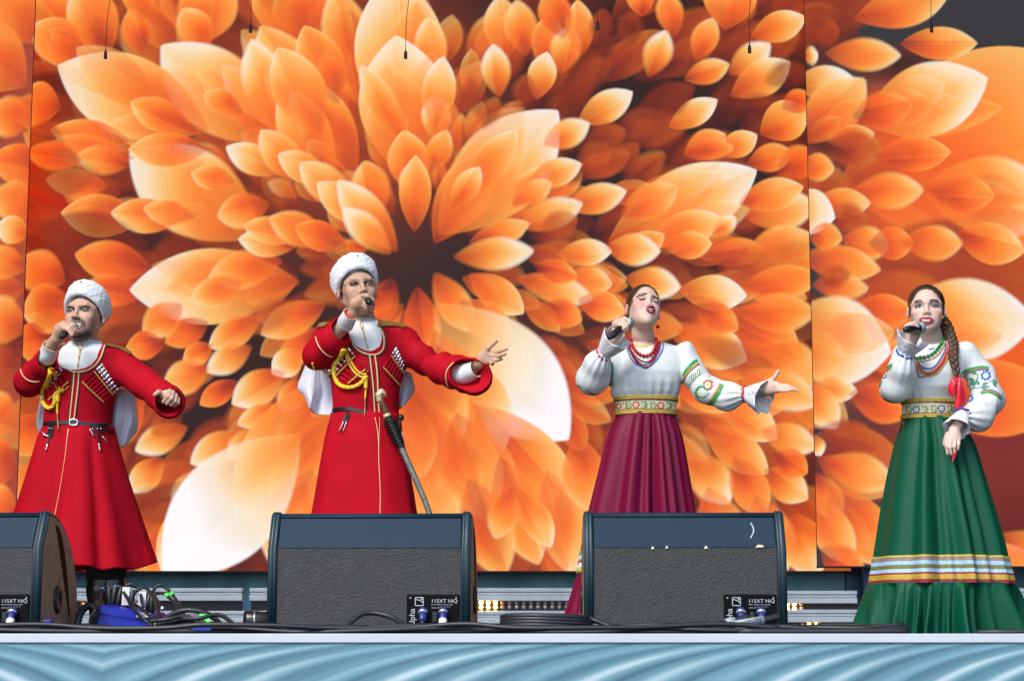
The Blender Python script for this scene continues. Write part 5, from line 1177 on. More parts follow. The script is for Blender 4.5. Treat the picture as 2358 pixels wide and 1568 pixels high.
    hd.paint(*F1(600, 1330), 24, 10, dk, .95, -.12); hd.paint(*F1(560, 1265), 9, 9, dk, .9); hd.paint(*F1(740, 1255), 12, 10, dk, .7, -.4); hd.paint(*F1(820, 1170), 12, 18, (.15, .09, .065), .55, .5); hd.paint(*F1(905, 1060), 7, 20, (.17, .10, .075), .50, .1); hd.paint(*F1(780, 1080), 14, 14, (.26, .155, .115), .35); hd.paint(*F1(700, 1310), 16, 9, dk, .9, -.35); hd.paint(*F1(480, 1330), 12, 9, dk, .9)
    hd.paint(*F1(668, 1060), 4.2, 12, dk, .95, -.3); hd.paint(*F1(585, 968), 14, 4.2, dk, .92, .42); hd.paint(*F1(440, 985), 8, 4.0, dk, .9, -.45); hd.paint(*F1(510, 960), 8, 3.0, dk, .6)
    hd.paint(*F1(365, 735), 9, 6, (.26, .16, .13), .5); hd.paint(*F1(690, 725), 11, 6, (.26, .16, .13), .5)
    V, F, C = join([(hd.V, hd.F, hd.C), (V1, Fh1, SK_M), (V2, Fh2, SK_M), (Vc, Fc, SK_M)]); mk('body', V, F, skin_m, root, True, C)
    br = (.055, .035, .028); wh = (.46, .44, .43); ir = (.05, .065, .07); ln = (.05, .03, .025)
    piece(hd.bv, Y, 'eyebrow', root, ('poly', ([F1(*p) for p in ((275, 662), (330, 636), (400, 644), (468, 684), (462, 716), (390, 700), (320, 688))], br, .0034, 3), {}))
    piece(hd.bv, Y, 'eyebrow', root, ('poly', ([F1(*p) for p in ((555, 690), (620, 645), (700, 628), (790, 650), (835, 690), (740, 674), (660, 688), (590, 722))], br, .0034, 3), {}))
    eye(hd.bv, Y, root, [F1(*p) for p in ((320, 745), (355, 728), (400, 726), (435, 742), (400, 756), (350, 760))], F1(372, 741), 2.3, [F1(300, 750), F1(350, 724), F1(405, 720), F1(450, 742)], wh, ir, ln)
    eye(hd.bv, Y, root, [F1(*p) for p in ((622, 735), (660, 714), (710, 711), (760, 738), (710, 750), (655, 748))], F1(676, 731), 2.3, [F1(605, 737), F1(660, 710), F1(715, 706), F1(775, 742)], wh, ir, ln)
    D = Decals(hd.bv, Y)
    D.poly([F1(*p) for p in ((420, 1015), (500, 1000), (570, 1015), (620, 1060), (630, 1120), (600, 1170), (550, 1195), (500, 1180), (450, 1100))], (.05, .012, .012), .001, 3)
    D.strip([F1(410, 1012), F1(490, 990), F1(570, 1004), F1(630, 1055), F1(640, 1115)], 2.6, (.34, .14, .12), .003); D.strip([F1(640, 1115), F1(620, 1165), F1(565, 1200), F1(520, 1190)], 4.4, (.42, .18, .17), .003)
    D.build('lips', face_m, root)
    D = Decals(hd.bv, Y)
    for i in range(5): x0 = 470 + i * 26; D.poly([F1(x0, 1022 + i * 5), F1(x0 + 24, 1026 + i * 6), F1(x0 + 24, 1078 + i * 5), F1(x0, 1074 + i * 5)], (.66, .60, .46), .0035, 1)
    for i in range(4): x0 = 490 + i * 25; D.poly([F1(x0, 1098 + i * 3), F1(x0 + 23, 1098 + i * 3), F1(x0 + 21, 1140), F1(x0 + 2, 1138)], (.62, .56, .44), .0030, 1)
    D.build('teeth', face_m, root)
    papakha(hd, root, 3, dx=-.010, dy=-.012, rr_=.97)
    # cuff of the shirt on the microphone arm
    cuff(root, [W(*A_(405, 815), Y - .17), W(*A_(425, 760), Y - .2), W(*A_(452, 705), Y - .225)], [.043, .040, .038], shirtm)
    # neckline, front edges, belt
    trim(bv, [A_(595, 700), A_(560, 760), A_(545, 830), A_(570, 885), A_(630, 928), A_(700, 934), A_(780, 915), A_(850, 865), A_(895, 790), A_(925, 700)], .0040, goldp, 'neckline_piping', root, .002, Y=Y)
    trim(bv, [A_(588, 700), A_(550, 765), A_(534, 832), A_(562, 893), A_(628, 938), A_(705, 944), A_(788, 924), A_(860, 872), A_(906, 792), A_(935, 705)], .0028, darkp, 'neckline_piping', root, .002, Y=Y)
    for dx, r, m in ((0, .0036, goldp), (-12, .0026, darkp)):
        trim(bv, [A_(655 + dx, 945), A_(648 + dx, 1050), A_(636 + dx, 1160), A_(624 + dx, 1280), A_(612 + dx, 1375)], r, m, 'front_piping', root, .002, Y=Y)
        trim(bv, [A_(697 + dx * -1, 945), A_(690 - dx, 1050), A_(678 - dx, 1160), A_(664 - dx, 1280), A_(652 - dx, 1375)], r, m, 'front_piping', root, .002, Y=Y)
        trim(bvk, [A2(702 + dx * .7, 20), A2(690 + dx * .7, 120), A2(672 + dx * .7, 300), A2(645 + dx * .7, 480), A2(610 + dx * .7, 690), A2(570 + dx * .7, 880), A2(520 + dx * .7, 1100), A2(470 + dx * .7, 1320)], r, m, 'front_piping', root, .003, Y=Y)
    strap(bv, [A_(392, 1392), A_(470, 1382), A_(560, 1380), A_(640, 1380), A_(740, 1390), A_(860, 1400), A_(984, 1404)], .016, leath, 'belt', root, .004, Y=Y)
    buckle(bv, *A_(652, 1380), .018, .013, .05, root, Y)
    hangers(bvk, [([A_(450, 1410), A_(430, 1500), A2(478, 90)], .035), ([A_(485, 1410), A_(462, 1500), A2(505, 100)], .034), ([A_(470, 1410), A_(440, 1520), A2(490, 190)], .030), ([A_(815, 1412), A_(830, 1500), A2(955, 90)], .034), ([A_(850, 1412), A_(862, 1520), A2(1005, 180)], .034), ([A_(880, 1414), A_(895, 1500), A2(1040, 110)], .034)], root, Y)
    strap(bvk, [A_(800, 1408), A_(900, 1440), A_(990, 1470)], .013, leath, 'side_strap', root, .006, Y=Y)
    trim(bv, [A_(178, 880), A_(195, 950), A_(240, 1000), A_(300, 1018), A_(352, 1012)], .0032, goldp, 'sleeve_piping', root, .002, Y=Y)
    cartridges(bv, (A_(735, 1032), A_(900, 1195)), (A_(905, 868), A_(1030, 1080)), 8, root, Y)
    cartridges(bv, (A_(608, 1030), A_(452, 1172)), (A_(500, 885), A_(420, 1010)), 5, root, Y)
    o, Q = trim(bv, [A_(452, 905), A_(418, 980), A_(392, 1060), A_(388, 1150), A_(412, 1225), A_(455, 1252), A_(492, 1215), A_(496, 1150), A_(520, 1110), A_(568, 1100)], .004, goldy, 'cord_core', root, .011, Y=Y); braid(Q, .0098, goldy, 'plaited_cord', root, 95.)
    trim(bv, [A_(450, 890), A_(470, 960), A_(495, 1040), A_(525, 1100)], .0048, goldy, 'shoulder_cord', root, .008, Y=Y); trim(bv, [A_(462, 890), A_(485, 960), A_(512, 1040), A_(540, 1095)], .0048, goldy, 'shoulder_cord', root, .008, Y=Y)
    o, Q = trim(bv, [A_(525, 1110), A_(520, 1150), A_(520, 1195)], .011, goldy, 'cord_knot', root, .010, Y=Y); trim(bv, [A_(518, 1190), A_(514, 1260), A_(516, 1300)], .0052, goldy, 'cord_tail', root, .008, Y=Y); trim(bv, [A_(516, 1300), A_(518, 1370), A_(522, 1445)], .0040, mat('cord_tip_brass', (.5, .3, .12), .35, metal=.7), 'cord_tip', root, .008, Y=Y)
    trim(bv, [A_(560, 1095), A_(585, 1085), A_(610, 1058)], .002, goldy, 'cord_loop', root, .006, Y=Y)
    # shirt fastening
    trim(bvs, [A_(690, 650), A_(682, 700), A_(700, 740), A_(700, 800), A_(690, 870), A_(688, 930)], .0022, goldb, 'shirt_cord', root, .002, Y=Y); trim(bvs, [A_(705, 650), A_(734, 710), A_(712, 745), A_(700, 800)], .0020, goldb, 'shirt_cord', root, .002, Y=Y)
    for q in ((697, 655), (708, 738), (698, 802), (690, 872)): p, n = hit(bvs, *A_(*q), .003, Y); V, F = revolve([(0, -.005), (.004, -.003), (.005, 0), (.004, .003), (0, .005)], 10, p); mk('shirt_button', V, F, goldb, root)
    epaulette(bv, [A_(932, 700), A_(1000, 715), A_(1080, 738), A_(1150, 776)], root, Y, .028); epaulette(bv, [A_(510, 712), A_(545, 706), A_(582, 700)], root, Y, .026)
    hood(root, [[(*A_(960, 1060), .08), (*A_(1040, 1080), .07), (*A_(1120, 1100), .09), (*A_(1190, 1160), .12)], [(*A_(960, 1200), .08), (*A_(1050, 1210), .05), (*A_(1130, 1200), .08), (*A_(1206, 1240), .12)], [(*A_(960, 1350), .08), (*A_(1040, 1350), .03), (*A_(1150, 1340), .07), (*A_(1216, 1400), .12)], [(*A_(975, 1400), .08), (*A_(1010, 1560), .06), (*A_(1090, 1590), .09), (*A_(1205, 1460), .13)]], Y, 3, 1, [-1])
    hood(root, [[(*A_(370, 1130), .13), (*A_(400, 1130), .10), (*A_(440, 1130), .08)], [(*A_(345, 1260), .13), (*A_(385, 1260), .09), (*A_(440, 1260), .08)], [(*A_(328, 1390), .13), (*A_(380, 1370), .07), (*A_(440, 1360), .08)], [(*A_(345, 1450), .14), (*A_(385, 1500), .10), (*A_(440, 1440), .08)]], Y, 3, 2, [0])
    # legs below the hem
    bx = [W(228, 1400, Y)[0], W(256, 1400, Y)[0]]; boots(root, bx, Y, .33)
    V, F = tube([(bx[0], Y + .02, .28), (bx[0] - .02, Y, .52)], [.064, .066], 20); mk('trouser_leg', V, F, trou, root); V, F = tube([(bx[1], Y + .02, .28), (bx[1] - .02, Y, .52)], [.064, .066], 20); mk('trouser_leg', V, F, trou, root)
    handheld_mic(mic_t, mic_h, Y, 'black microphone at the mouth of the bearded singer')
man_one()
# ---------------------------------------------------------------- the tall singer with the sabre
def man_two():
    Y = YP; base = W(842, 1477, Y); root = thing('person', 'tall man in red coat with sabre, open palm stretched out, singing', 'person', (base[0], Y, 0), None)
    neck = W(838, 748, Y + .02)
    hd = Head(F2(942, 682), Y - .02, 1.07, 17, 7, -4, neck, False, SK_M2, (.018, .006, 0, -.072), .010)
    st = [(735, 812, 868, .072, .01), (747, 768, 912, .092, .005), (763, 747, 938, .108), (800, 752, 936, .120, -.005), (850, 758, 929, .125, -.01), (900, 764, 922, .118, -.008), (945, 767, 920, .110, -.005), (965, 763, 922, .112, -.005)]
    armR = [(757, 775, 0), (731, 818, -.06), (770, 782, -.15), (792, 757, -.19)]; armL = [(926, 786, 0), (984, 838, -.06), (1032, 853, -.13), (1092, 867, -.20)]
    U = [(720, 800, 878), (745, 806, 878), (775, 808, 882), (800, 816, 880), (812, 832, 868), (817, 850, 860)]
    U = [(715, 800, 870), (745, 803, 872), (770, 805, 881), (790, 812, 882), (805, 824, 878), (813, 838, 868), (817, 850, 858)]
    coat_o, bv = coat(root, Y, st, [(armR, [.067, .060, .062, .064]), (armL, [.075, .058, .068, .088])], [([(783, 768, -.17), (806, 740, -.26)], [.050, .062]), ([(1068, 860, -.20), (1122, 872, -.36)], [.064, .092])], U, 5)
    sh, bvs = shirt(root, Y, st, U, [(731, 808, 862, .064, .012), (742, 806, 866, .07, .012), (752, 802, 872, .084, .01)], 6)
    sk = [(955, 764, 922), (1004, 750, 931), (1073, 737, 948), (1132, 726, 960), (1178, 717, 968), (1260, 700, 985), (1330, 688, 998)]
    V, F = skirt(sk, Y, .74, 5, lambda T: .006 + .028 * T, 33, hem=.02, nv=300, pw=.85)
    s_ = mk('coat_skirt', V, F, wool, root); md = s_.modifiers.new('cloth_thickness', 'SOLIDIFY'); md.thickness = .006; md.offset = 1; bvk = bvh_of(V, F)
    a = lambda x, y, d: (*F2(x, y), d); f = .0088
    hR = [([(*B_(600, 625), -.20), (*B_(640, 575), -.225), a(790, 1130, -.245)], [.027, .024, .024], .014), ([a(790, 1150, -.245), a(920, 1060, -.265)], [.024, .021], .012), ([a(800, 1180, -.24), a(930, 1170, -.255)], [.020, .018], .012), ([a(840, 1090, -.25), a(960, 960, -.275)], [.016, .0125], .010),
          ([a(950, 950, -.278), a(1075, 965, -.31), a(1190, 1050, -.30), a(1195, 1130, -.285)], [.0112, .0102, .0092, .0080], .003), ([a(965, 1010, -.275), a(1080, 1030, -.295), a(1200, 1120, -.275), a(1205, 1190, -.26)], [.0112, .0102, .0092, .0080], .003), ([a(965, 1090, -.268), a(1080, 1180, -.30), a(1190, 1215, -.29)], [.0112, .0100, .0085], .003), ([a(950, 1150, -.262), a(1060, 1240, -.29), a(1160, 1275, -.285)], [.0105, .0094, .0080], .003),
          ([a(860, 1190, -.245), a(980, 1255, -.25), a(1090, 1290, -.262), a(1185, 1270, -.265)], [.0140, .0120, .0105, .009], .006)]
    b = lambda x, y, d: (*H2(x, y), d)
    hL = [([(1086, 852, -.16), b(620, 830, -.20), b(720, 740, -.22)], [.026, .025, .024], .014), ([b(640, 780, -.21), b(820, 600, -.23)], [.022, .020], .012), ([b(660, 830, -.21), b(880, 760, -.23)], [.022, .019], .012), ([b(760, 680, -.22), b(960, 640, -.235)], [.024, .016], .012),
          ([b(700, 640, -.225), b(860, 470, -.245), b(1045, 315, -.25)], [.016, .0112, .0092], .008),
          ([b(930, 580, -.235), b(1130, 540, -.26), b(1285, 490, -.262)], [.0108, .0088, .0072], .004), ([b(950, 650, -.235), b(1110, 650, -.265), b(1255, 605, -.262)], [.0110, .0088, .0072], .004), ([b(930, 720, -.232), b(1060, 745, -.262), b(1170, 722, -.255)], [.0105, .0084, .0070], .004), ([b(880, 790, -.225), b(960, 830, -.255), b(985, 785, -.27)], [.0100, .0086, .0070], .004)]
    V1, Fh1 = hand_mesh(hR); V2, Fh2 = hand_mesh(hL)
    Vc, Fc = body_core(st, Y, [[(757, 775, 0), (731, 818, -.06), (800, 738, -.2)], [(926, 786, 0), (984, 838, -.06), (1032, 853, -.13), (1080, 858, -.16)]], [(base[0] - .08, base[0] - .09), (base[0] + .08, base[0] + .09)], neck)
    n_h = np.array([0, math.sin(math.radians(39)), math.cos(math.radians(39))]); hh = (hd.loc - np.array([0, .006, .018])) @ n_h
    w_ = np.clip((hh + .030) / .006, 0, 1)[:, None] * ((np.abs(hd.loc[:, 0]) < .0745) | (hd.loc[:, 2] > .03))[:, None]; hd.C = hd.C * (1 - w_) + np.array([.030, .022, .018]) * w_
    hd.paint(*F2(620, 1060), 6, 22, (.20, .13, .10), .45, -.4); hd.paint(*F2(800, 700), 9, 5, (.26, .15, .11), .5); hd.paint(*F2(1090, 680), 9, 5, (.26, .15, .11), .5); hd.paint(*F2(700, 850), 12, 10, (.52, .27, .20), .25)
    V, F, C = join([(hd.V, hd.F, hd.C), (V1, Fh1, SK_M2), (V2, Fh2, SK_M2), (Vc, Fc, SK_M2)]); mk('body', V, F, skin_m, root, True, C)
    br = (.045, .027, .02); wh = (.50, .47, .44); ir = (.04, .032, .03); ln = (.05, .03, .025)
    piece(hd.bv, Y, 'eyebrow', root, ('poly', ([F2(*p) for p in ((645, 680), (720, 648), (800, 630), (882, 648), (886, 676), (800, 668), (720, 684))], br, .0055, 3), {}))
    piece(hd.bv, Y, 'eyebrow', root, ('poly', ([F2(*p) for p in ((970, 652), (1040, 615), (1110, 600), (1170, 606), (1120, 634), (1040, 656), (990, 680))], br, .0055, 3), {}))
    eye(hd.bv, Y, root, [F2(*p) for p in ((690, 718), (750, 692), (810, 676), (850, 692), (800, 713), (740, 722))], F2(805, 692), 2.3, [F2(680, 722), F2(750, 688), F2(815, 669), F2(865, 692)], wh, ir, ln)
    eye(hd.bv, Y, root, [F2(*p) for p in ((1025, 680), (1070, 662), (1130, 657), (1150, 670), (1120, 688), (1060, 692))], F2(1112, 674), 2.3, [F2(1010, 682), F2(1070, 657), F2(1130, 650), F2(1160, 668)], wh, ir, ln)
    D = Decals(hd.bv, Y); D.poly([F2(*p) for p in ((930, 980), (1000, 950), (1080, 960), (1120, 990), (1060, 1010), (980, 1010))], (.36, .16, .14), .002, 3); D.build('lips', face_m, root)
    papakha(hd, root, 8)
    cuff(root, [W(*B_(560, 690), Y - .18), W(*B_(585, 640), Y - .21), W(*B_(615, 592), Y - .235)], [.040, .038, .036], shirtm)
    cuff(root, [W(1040, 860, Y - .09), W(1064, 862, Y - .14), W(1082, 856, Y - .175), W(1097, 849, Y - .20)], [.050, .050, .045, .039], shirtm)
    # loose open end of the shirt cuff, and the red wristband
    c0 = W(*B_(622, 598), Y - .212); ax_ = W(*B_(640, 575), Y - .225) - W(*B_(600, 625), Y - .20); R = rot_to(ax_)
    ring = np.array([c0 + R @ np.array([.0300 * math.cos(k), .0300 * math.sin(k), 0]) for k in np.linspace(0, 6.283, 33)[:-1]]); V, F = tube(ring, .0055, 8, closed=True); w = mk('wristband', V, F, mat('wristband_red', (.62, .008, .012), .4), root)
    trim(bv, [B_(612, 800), B_(640, 868), B_(700, 918), B_(775, 944), B_(845, 940), B_(892, 900), B_(904, 830), B_(895, 770), B_(872, 715), B_(842, 682)], .0040, goldp, 'neckline_piping', root, .002, Y=Y)
    trim(bv, [B_(600, 800), B_(630, 876), B_(694, 929), B_(772, 955), B_(850, 951), B_(904, 908), B_(916, 830), B_(907, 765), B_(882, 708), B_(852, 676)], .0028, darkp, 'neckline_piping', root, .002, Y=Y)
    for dx, r, m in ((0, .0036, goldp), (-11, .0026, darkp)):
        trim(bv, [B_(778 + dx, 950), B_(790 + dx, 1050), B_(802 + dx, 1150), B_(812 + dx, 1260), B_(818 + dx, 1380), B_(822 + dx, 1450)], r, m, 'front_piping', root, .002, Y=Y)
        trim(bv, [B_(822 - dx, 945), B_(838 - dx, 1050), B_(846 - dx, 1150), B_(850 - dx, 1260), B_(856 - dx, 1380), B_(862 - dx, 1450)], r, m, 'front_piping', root, .002, Y=Y)
        trim(bvk, [B2(905 + dx * .8, 340), B2(922 + dx * .8, 430), B2(935 + dx * .8, 520), B2(942 + dx * .8, 640), B2(945 + dx * .8, 800), B2(955 + dx * .8, 1000), B2(962 + dx * .8, 1200), B2(958 + dx * .8, 1345), B2(958 + dx * .8, 1700)], r, m, 'front_piping', root, .003, Y=Y)
        trim(bvk, [B2(948 - dx, 340), B2(950 - dx, 430), B2(944 - dx, 540), B2(944 - dx, 640)], r, m, 'front_piping', root, .003, Y=Y)
    strap(bv, [B2(462, 262), B2(540, 248), B2(620, 245), B2(720, 265), B2(810, 292), B2(900, 328), B2(1000, 352), B2(1100, 356), B2(1165, 345)], .016, leath, 'belt', root, .004, Y=Y)
    buckle(bv, *B2(950, 346), .022, .015, .28, root, Y)
    hangers(bvk, [([B2(622, 240), B2(608, 310), B2(575, 395)], .050), ([B2(655, 245), B2(640, 320), B2(608, 395)], .050), ([B2(1178, 380), B2(1184, 440), B2(1190, 490)], .040)], root, Y)
    trim(bv, [B_(312, 792), B_(330, 850), B_(365, 905), B_(410, 945), B_(455, 962)], .0032, goldp, 'sleeve_piping', root, .002, Y=Y)
    trim(bv, [B_(1505, 1012), B_(1462, 1060), B_(1442, 1110), B_(1445, 1180), B_(1470, 1245)], .0032, goldp, 'sleeve_piping', root, .002, Y=Y)
    cartridges(bv, (B_(895, 1062), B_(1022, 1210)), (B_(1008, 885), B_(1080, 1045)), 7, root, Y)
    cartridges(bv, (B_(738, 1075), B_(602, 1190)), (B_(590, 885), B_(430, 1075)), 6, root, Y)
    o, Q = trim(bv, [B_(540, 885), B_(508, 960), B_(486, 1050), B_(490, 1130), B_(525, 1200), B_(590, 1228), B_(660, 1218), B_(715, 1180), B_(742, 1135)], .004, goldy, 'cord_core', root, .012, Y=Y); braid(Q, .0105, goldy, 'plaited_cord', root, 90.)
    trim(bv, [B_(548, 885), B_(590, 990), B_(640, 1085), B_(700, 1135), B_(742, 1135)], .0050, goldy, 'shoulder_cord', root, .009, Y=Y); trim(bv, [B_(562, 890), B_(612, 990), B_(665, 1075), B_(710, 1110), B_(752, 1112)], .0050, goldy, 'shoulder_cord', root, .009, Y=Y)
    trim(bv, [B_(475, 1030), B_(455, 1090), B_(425, 1150), B_(385, 1178), B_(345, 1150), B_(310, 1085), B_(288, 1005)], .0046, goldy, 'hanging_cord', root, .010, Y=Y)
    trim(bv, [B_(748, 1125), B_(745, 1190), B_(745, 1235)], .0095, goldy, 'cord_knot', root, .010, Y=Y); trim(bv, [B_(745, 1235), B_(742, 1290), B_(740, 1320)], .0050, goldy, 'cord_tail', root, .008, Y=Y); trim(bv, [B_(740, 1318), B_(738, 1400), B_(734, 1472)], .0038, mat('cord_tip_brass'), 'cord_tip', root, .008, Y=Y)
    trim(bvs, [B_(706, 648), B_(694, 690), B_(720, 740), B_(736, 795), B_(750, 850), B_(762, 900), B_(770, 935)], .0022, goldb, 'shirt_cord', root, .002, Y=Y); trim(bvs, [B_(712, 650), B_(722, 700), B_(732, 760), B_(738, 795)], .0018, goldb, 'shirt_cord', root, .002, Y=Y)
    for q in ((707, 650), (710, 712), (736, 796), (762, 878)): p, n = hit(bvs, *B_(*q), .003, Y); V, F = revolve([(0, -.005), (.004, -.003), (.005, 0), (.004, .003), (0, .005)], 10, p); mk('shirt_button', V, F, goldb, root)
    p, n = hit(bv, *B_(760, 1090), .004, Y); V, F = revolve([(0, .003), (.006, .003), (.007, 0)], 14, p, rot_to((0, -1, 0))); mk('coat_button', V, F, mat('button_red', (.5, .01, .03), .3), root)
    epaulette(bv, [B_(852, 686), B_(920, 684), B_(1000, 690), B_(1082, 706)], root, Y, .034); epaulette(bv, [B_(338, 700), B_(372, 694), B_(408, 692)], root, Y, .03)
    hood(root, [[(*B_(240, 985), .10), (*B_(300, 990), .08), (*B_(370, 1010), .07), (*B_(450, 1040), .06)], [(*B_(200, 1100), .12), (*B_(270, 1110), .08), (*B_(350, 1120), .09), (*B_(450, 1150), .06)], [(*B_(158, 1220), .13), (*B_(250, 1230), .06), (*B_(370, 1270), .10), (*B_(460, 1260), .06)], [(*B_(190, 1275), .13), (*B_(260, 1330), .04), (*B_(330, 1340), .10), (*B_(465, 1350), .06)], [(*B_(235, 1310), .13), (*B_(255, 1395), .06), (*B_(310, 1455), .08), (*B_(462, 1470), .06)]], Y, 3, 4, [0])
    hood(root, [[(*B_(1040, 1080), .06), (*B_(1090, 1090), .07), (*B_(1132, 1105), .10)], [(*B_(1030, 1200), .06), (*B_(1090, 1190), .06), (*B_(1155, 1190), .10)], [(*B_(1020, 1320), .06), (*B_(1080, 1300), .05), (*B_(1168, 1240), .11)], [(*B_(1015, 1420), .06), (*B_(1060, 1395), .05), (*B_(1150, 1290), .10)]], Y, 3, 5, [-1])
    boots(root, [base[0] - .09, base[0] + .09], Y, .33)
    for x in (base[0] - .09, base[0] + .09): V, F = tube([(x, Y + .02, .28), (x, Y, .52)], [.064, .066], 20); mk('trouser_leg', V, F, trou, root)
    handheld_mic((*F2(1118, 1110), -.40), (*F2(1045, 1010), -.155), Y, 'black microphone held end-on before the tall singer\'s mouth')
    # sabre at the belt
    def q(x, y, d): return W(*B2(x, y), Y + d)
    g = q(1035, 330, -.17); sw = thing('sabre', 'sabre with bird-head brass hilt and steel scabbard at the tall singer\'s hip', 'sword', q(1480, 1345, -.16), None)
    brass = mat('hilt_brass', (.60, .50, .26), .38, metal=.35, bump=.2, bscale=120); grip = mat('grip_horn', (.12, .06, .03), .4, bump=.5, bscale=120)
    P = smooth_path([q(1040, 325, -.17), q(1010, 250, -.175), q(975, 170, -.18), q(955, 140, -.18)], 6); V, F = tube(P, [.0125] * len(P), 14); mk('grip', V, F, grip, sw)
    b_ = MB()
    for k in range(5): b_.tube(P + np.array([-.009 + .0045 * k, -.0105 + .001 * abs(k - 2) * 2, 0]), .0018, 5)
    b_.build('grip_fluting', mat('grip_wire', (.32, .24, .16), .35, metal=.5), sw)
    HV = [q(955, 150, -.18), q(950, 95, -.182), q(975, 68, -.182), q(1000, 85, -.182), q(1022, 108, -.182)]
    def fh(Pp): return np.minimum(smin(chain(Pp, HV[:2], [.0145, .0145], .005), smin(caps(Pp, HV[1], HV[2], .0145, .0145), smin(caps(Pp, HV[2], HV[3], .0145, .011), caps(Pp, HV[3], HV[4], .0105, .0045), .006), .008), .008), 9)
    A3 = np.array(HV); V, F = sdf_mesh(fh, A3.min(0) - .025, A3.max(0) + .025, .0026); pm = mk('bird_head_pommel', V, F, brass, sw)
    V, F = revolve([(0, .003), (.0035, .0025), (.004, 0)], 10, q(985, 84, -.196), rot_to((0, -1, 0))); mk('pommel_eye', V, F, mat('eye_dark', (.01, .01, .01), .3), pm)
    V, F = tube([q(1028, 300, -.17), q(1042, 336, -.17)], [.0155, .020], 14); mk('bolster', V, F, brass, sw)
    P = smooth_path([q(1045, 345, -.165), q(1085, 420, -.155), q(1130, 520, -.15), q(1165, 600, -.15), q(1185, 655, -.15)], 6); V, F = tube(P, np.interp(np.linspace(0, 1, len(P)), [0, .2, .6, 1], [.022, .023, .020, .017]), 14); mk('scabbard_throat', V, F, mat('scabbard_leather', (.012, .013, .015), .35, bump=.4, bscale=90), sw)
    P = smooth_path([q(1178, 640, -.15), q(1250, 800, -.15), q(1310, 930, -.15), q(1380, 1090, -.15), q(1440, 1230, -.15), q(1500, 1400, -.15), q(1540, 1540, -.15)], 6); T, U_, N_ = frames(P); V, F = tube(P, np.linspace(.0150, .0125, len(P)), 14); V = V.reshape(len(P), 14, 3); V[..., 1] = P[:, None, 1] + (V[..., 1] - P[:, None, 1]) * .6
    mk('scabbard', V.reshape(-1, 3), F, mat('scabbard_steel', (.20, .21, .19), .38, metal=.75, bump=.35, bscale=70, var=.35, vscale=45), sw)
    b_ = MB()
    for t in np.linspace(.1, .95, 9): c = q(1060 + 110 * t, 370 + 260 * t, -.15); b_.tube(np.array([c + np.array([.030 * math.cos(k), .030 * math.sin(k), .012 * math.cos(k + 1)]) * (1 - .3 * t) for k in np.linspace(0, 6.28, 15)[:-1]]), .0038, 6, closed=True)
    b_.build('wrapping', leath, sw)
    V, F = revolve([(0, -.016), (.012, -.012), (.016, 0), (.012, .012), (0, .016)], 12, q(1182, 340, -.11)); mk('hanger_knot', V, F, leath, sw)
    V, F = tube(smooth_path([q(1180, 345, -.115), q(1160, 430, -.14), q(1150, 500, -.15)], 5), .006, 8); mk('hanger', V, F, leath, sw)
man_two()
# ================================================================ THE TWO WOMEN
blouse_m = mat('blouse_white', (.60, .63, .635), .50, bump=.10, bscale=450, sheen=.15, spec=.4)
lace_m = mat('lace_white', (.64, .65, .71), .8, bump=1.0, bscale=160, detail=4)
gold_sash = mat('sash_gold', (.58, .42, .08), .4, metal=.4, bump=.8, bscale=420)
hair_m = mat('hair_brown', (.040, .022, .014), .40, bump=1.0, bscale=60, spec=.5, var=.45, vscale=60, detail=6)
for nd in hair_m.node_tree.nodes:                  # strands run from the brow to the back of the head
    if nd.type == 'TEX_NOISE':
        mp = hair_m.node_tree.nodes.new('ShaderNodeMapping'); mp.inputs['Scale'].default_value = (7, .5, 2.2); lk = nd.inputs['Vector'].links[0].from_socket
        hair_m.node_tree.links.new(lk, mp.inputs['Vector']); hair_m.node_tree.links.new(mp.outputs[0], nd.inputs['Vector'])
def hairline(hd, cut):
    """fine short hair where the parting meets the forehead"""
    P = hd.loc.astype(np.float32); w_ = (np.clip(1 + (cut(P) + .0035 * noise(P, 260, 3)) / .008, 0, 1) * (P[:, 2] > -.02) * (np.abs(P[:, 0]) < .0735))[:, None] * .85; hd.C = hd.C * (1 - w_) + np.array([.045, .026, .018]) * w_
SK_W = (.60, .41, .33); SK_W2 = (.60, .43, .36)
GRN = tuple(lin((30, 140, 70))); RED = tuple(lin((176, 26, 44))); BLU = tuple(lin((24, 84, 172))); GLD = tuple(lin((206, 150, 30))); TEAL = tuple(lin((58, 138, 118))); CRM = tuple(lin((232, 226, 176))); BRN = tuple(lin((140, 56, 26))); WHT = (.6, .62, .62); DTL = tuple(lin((74, 116, 112)))
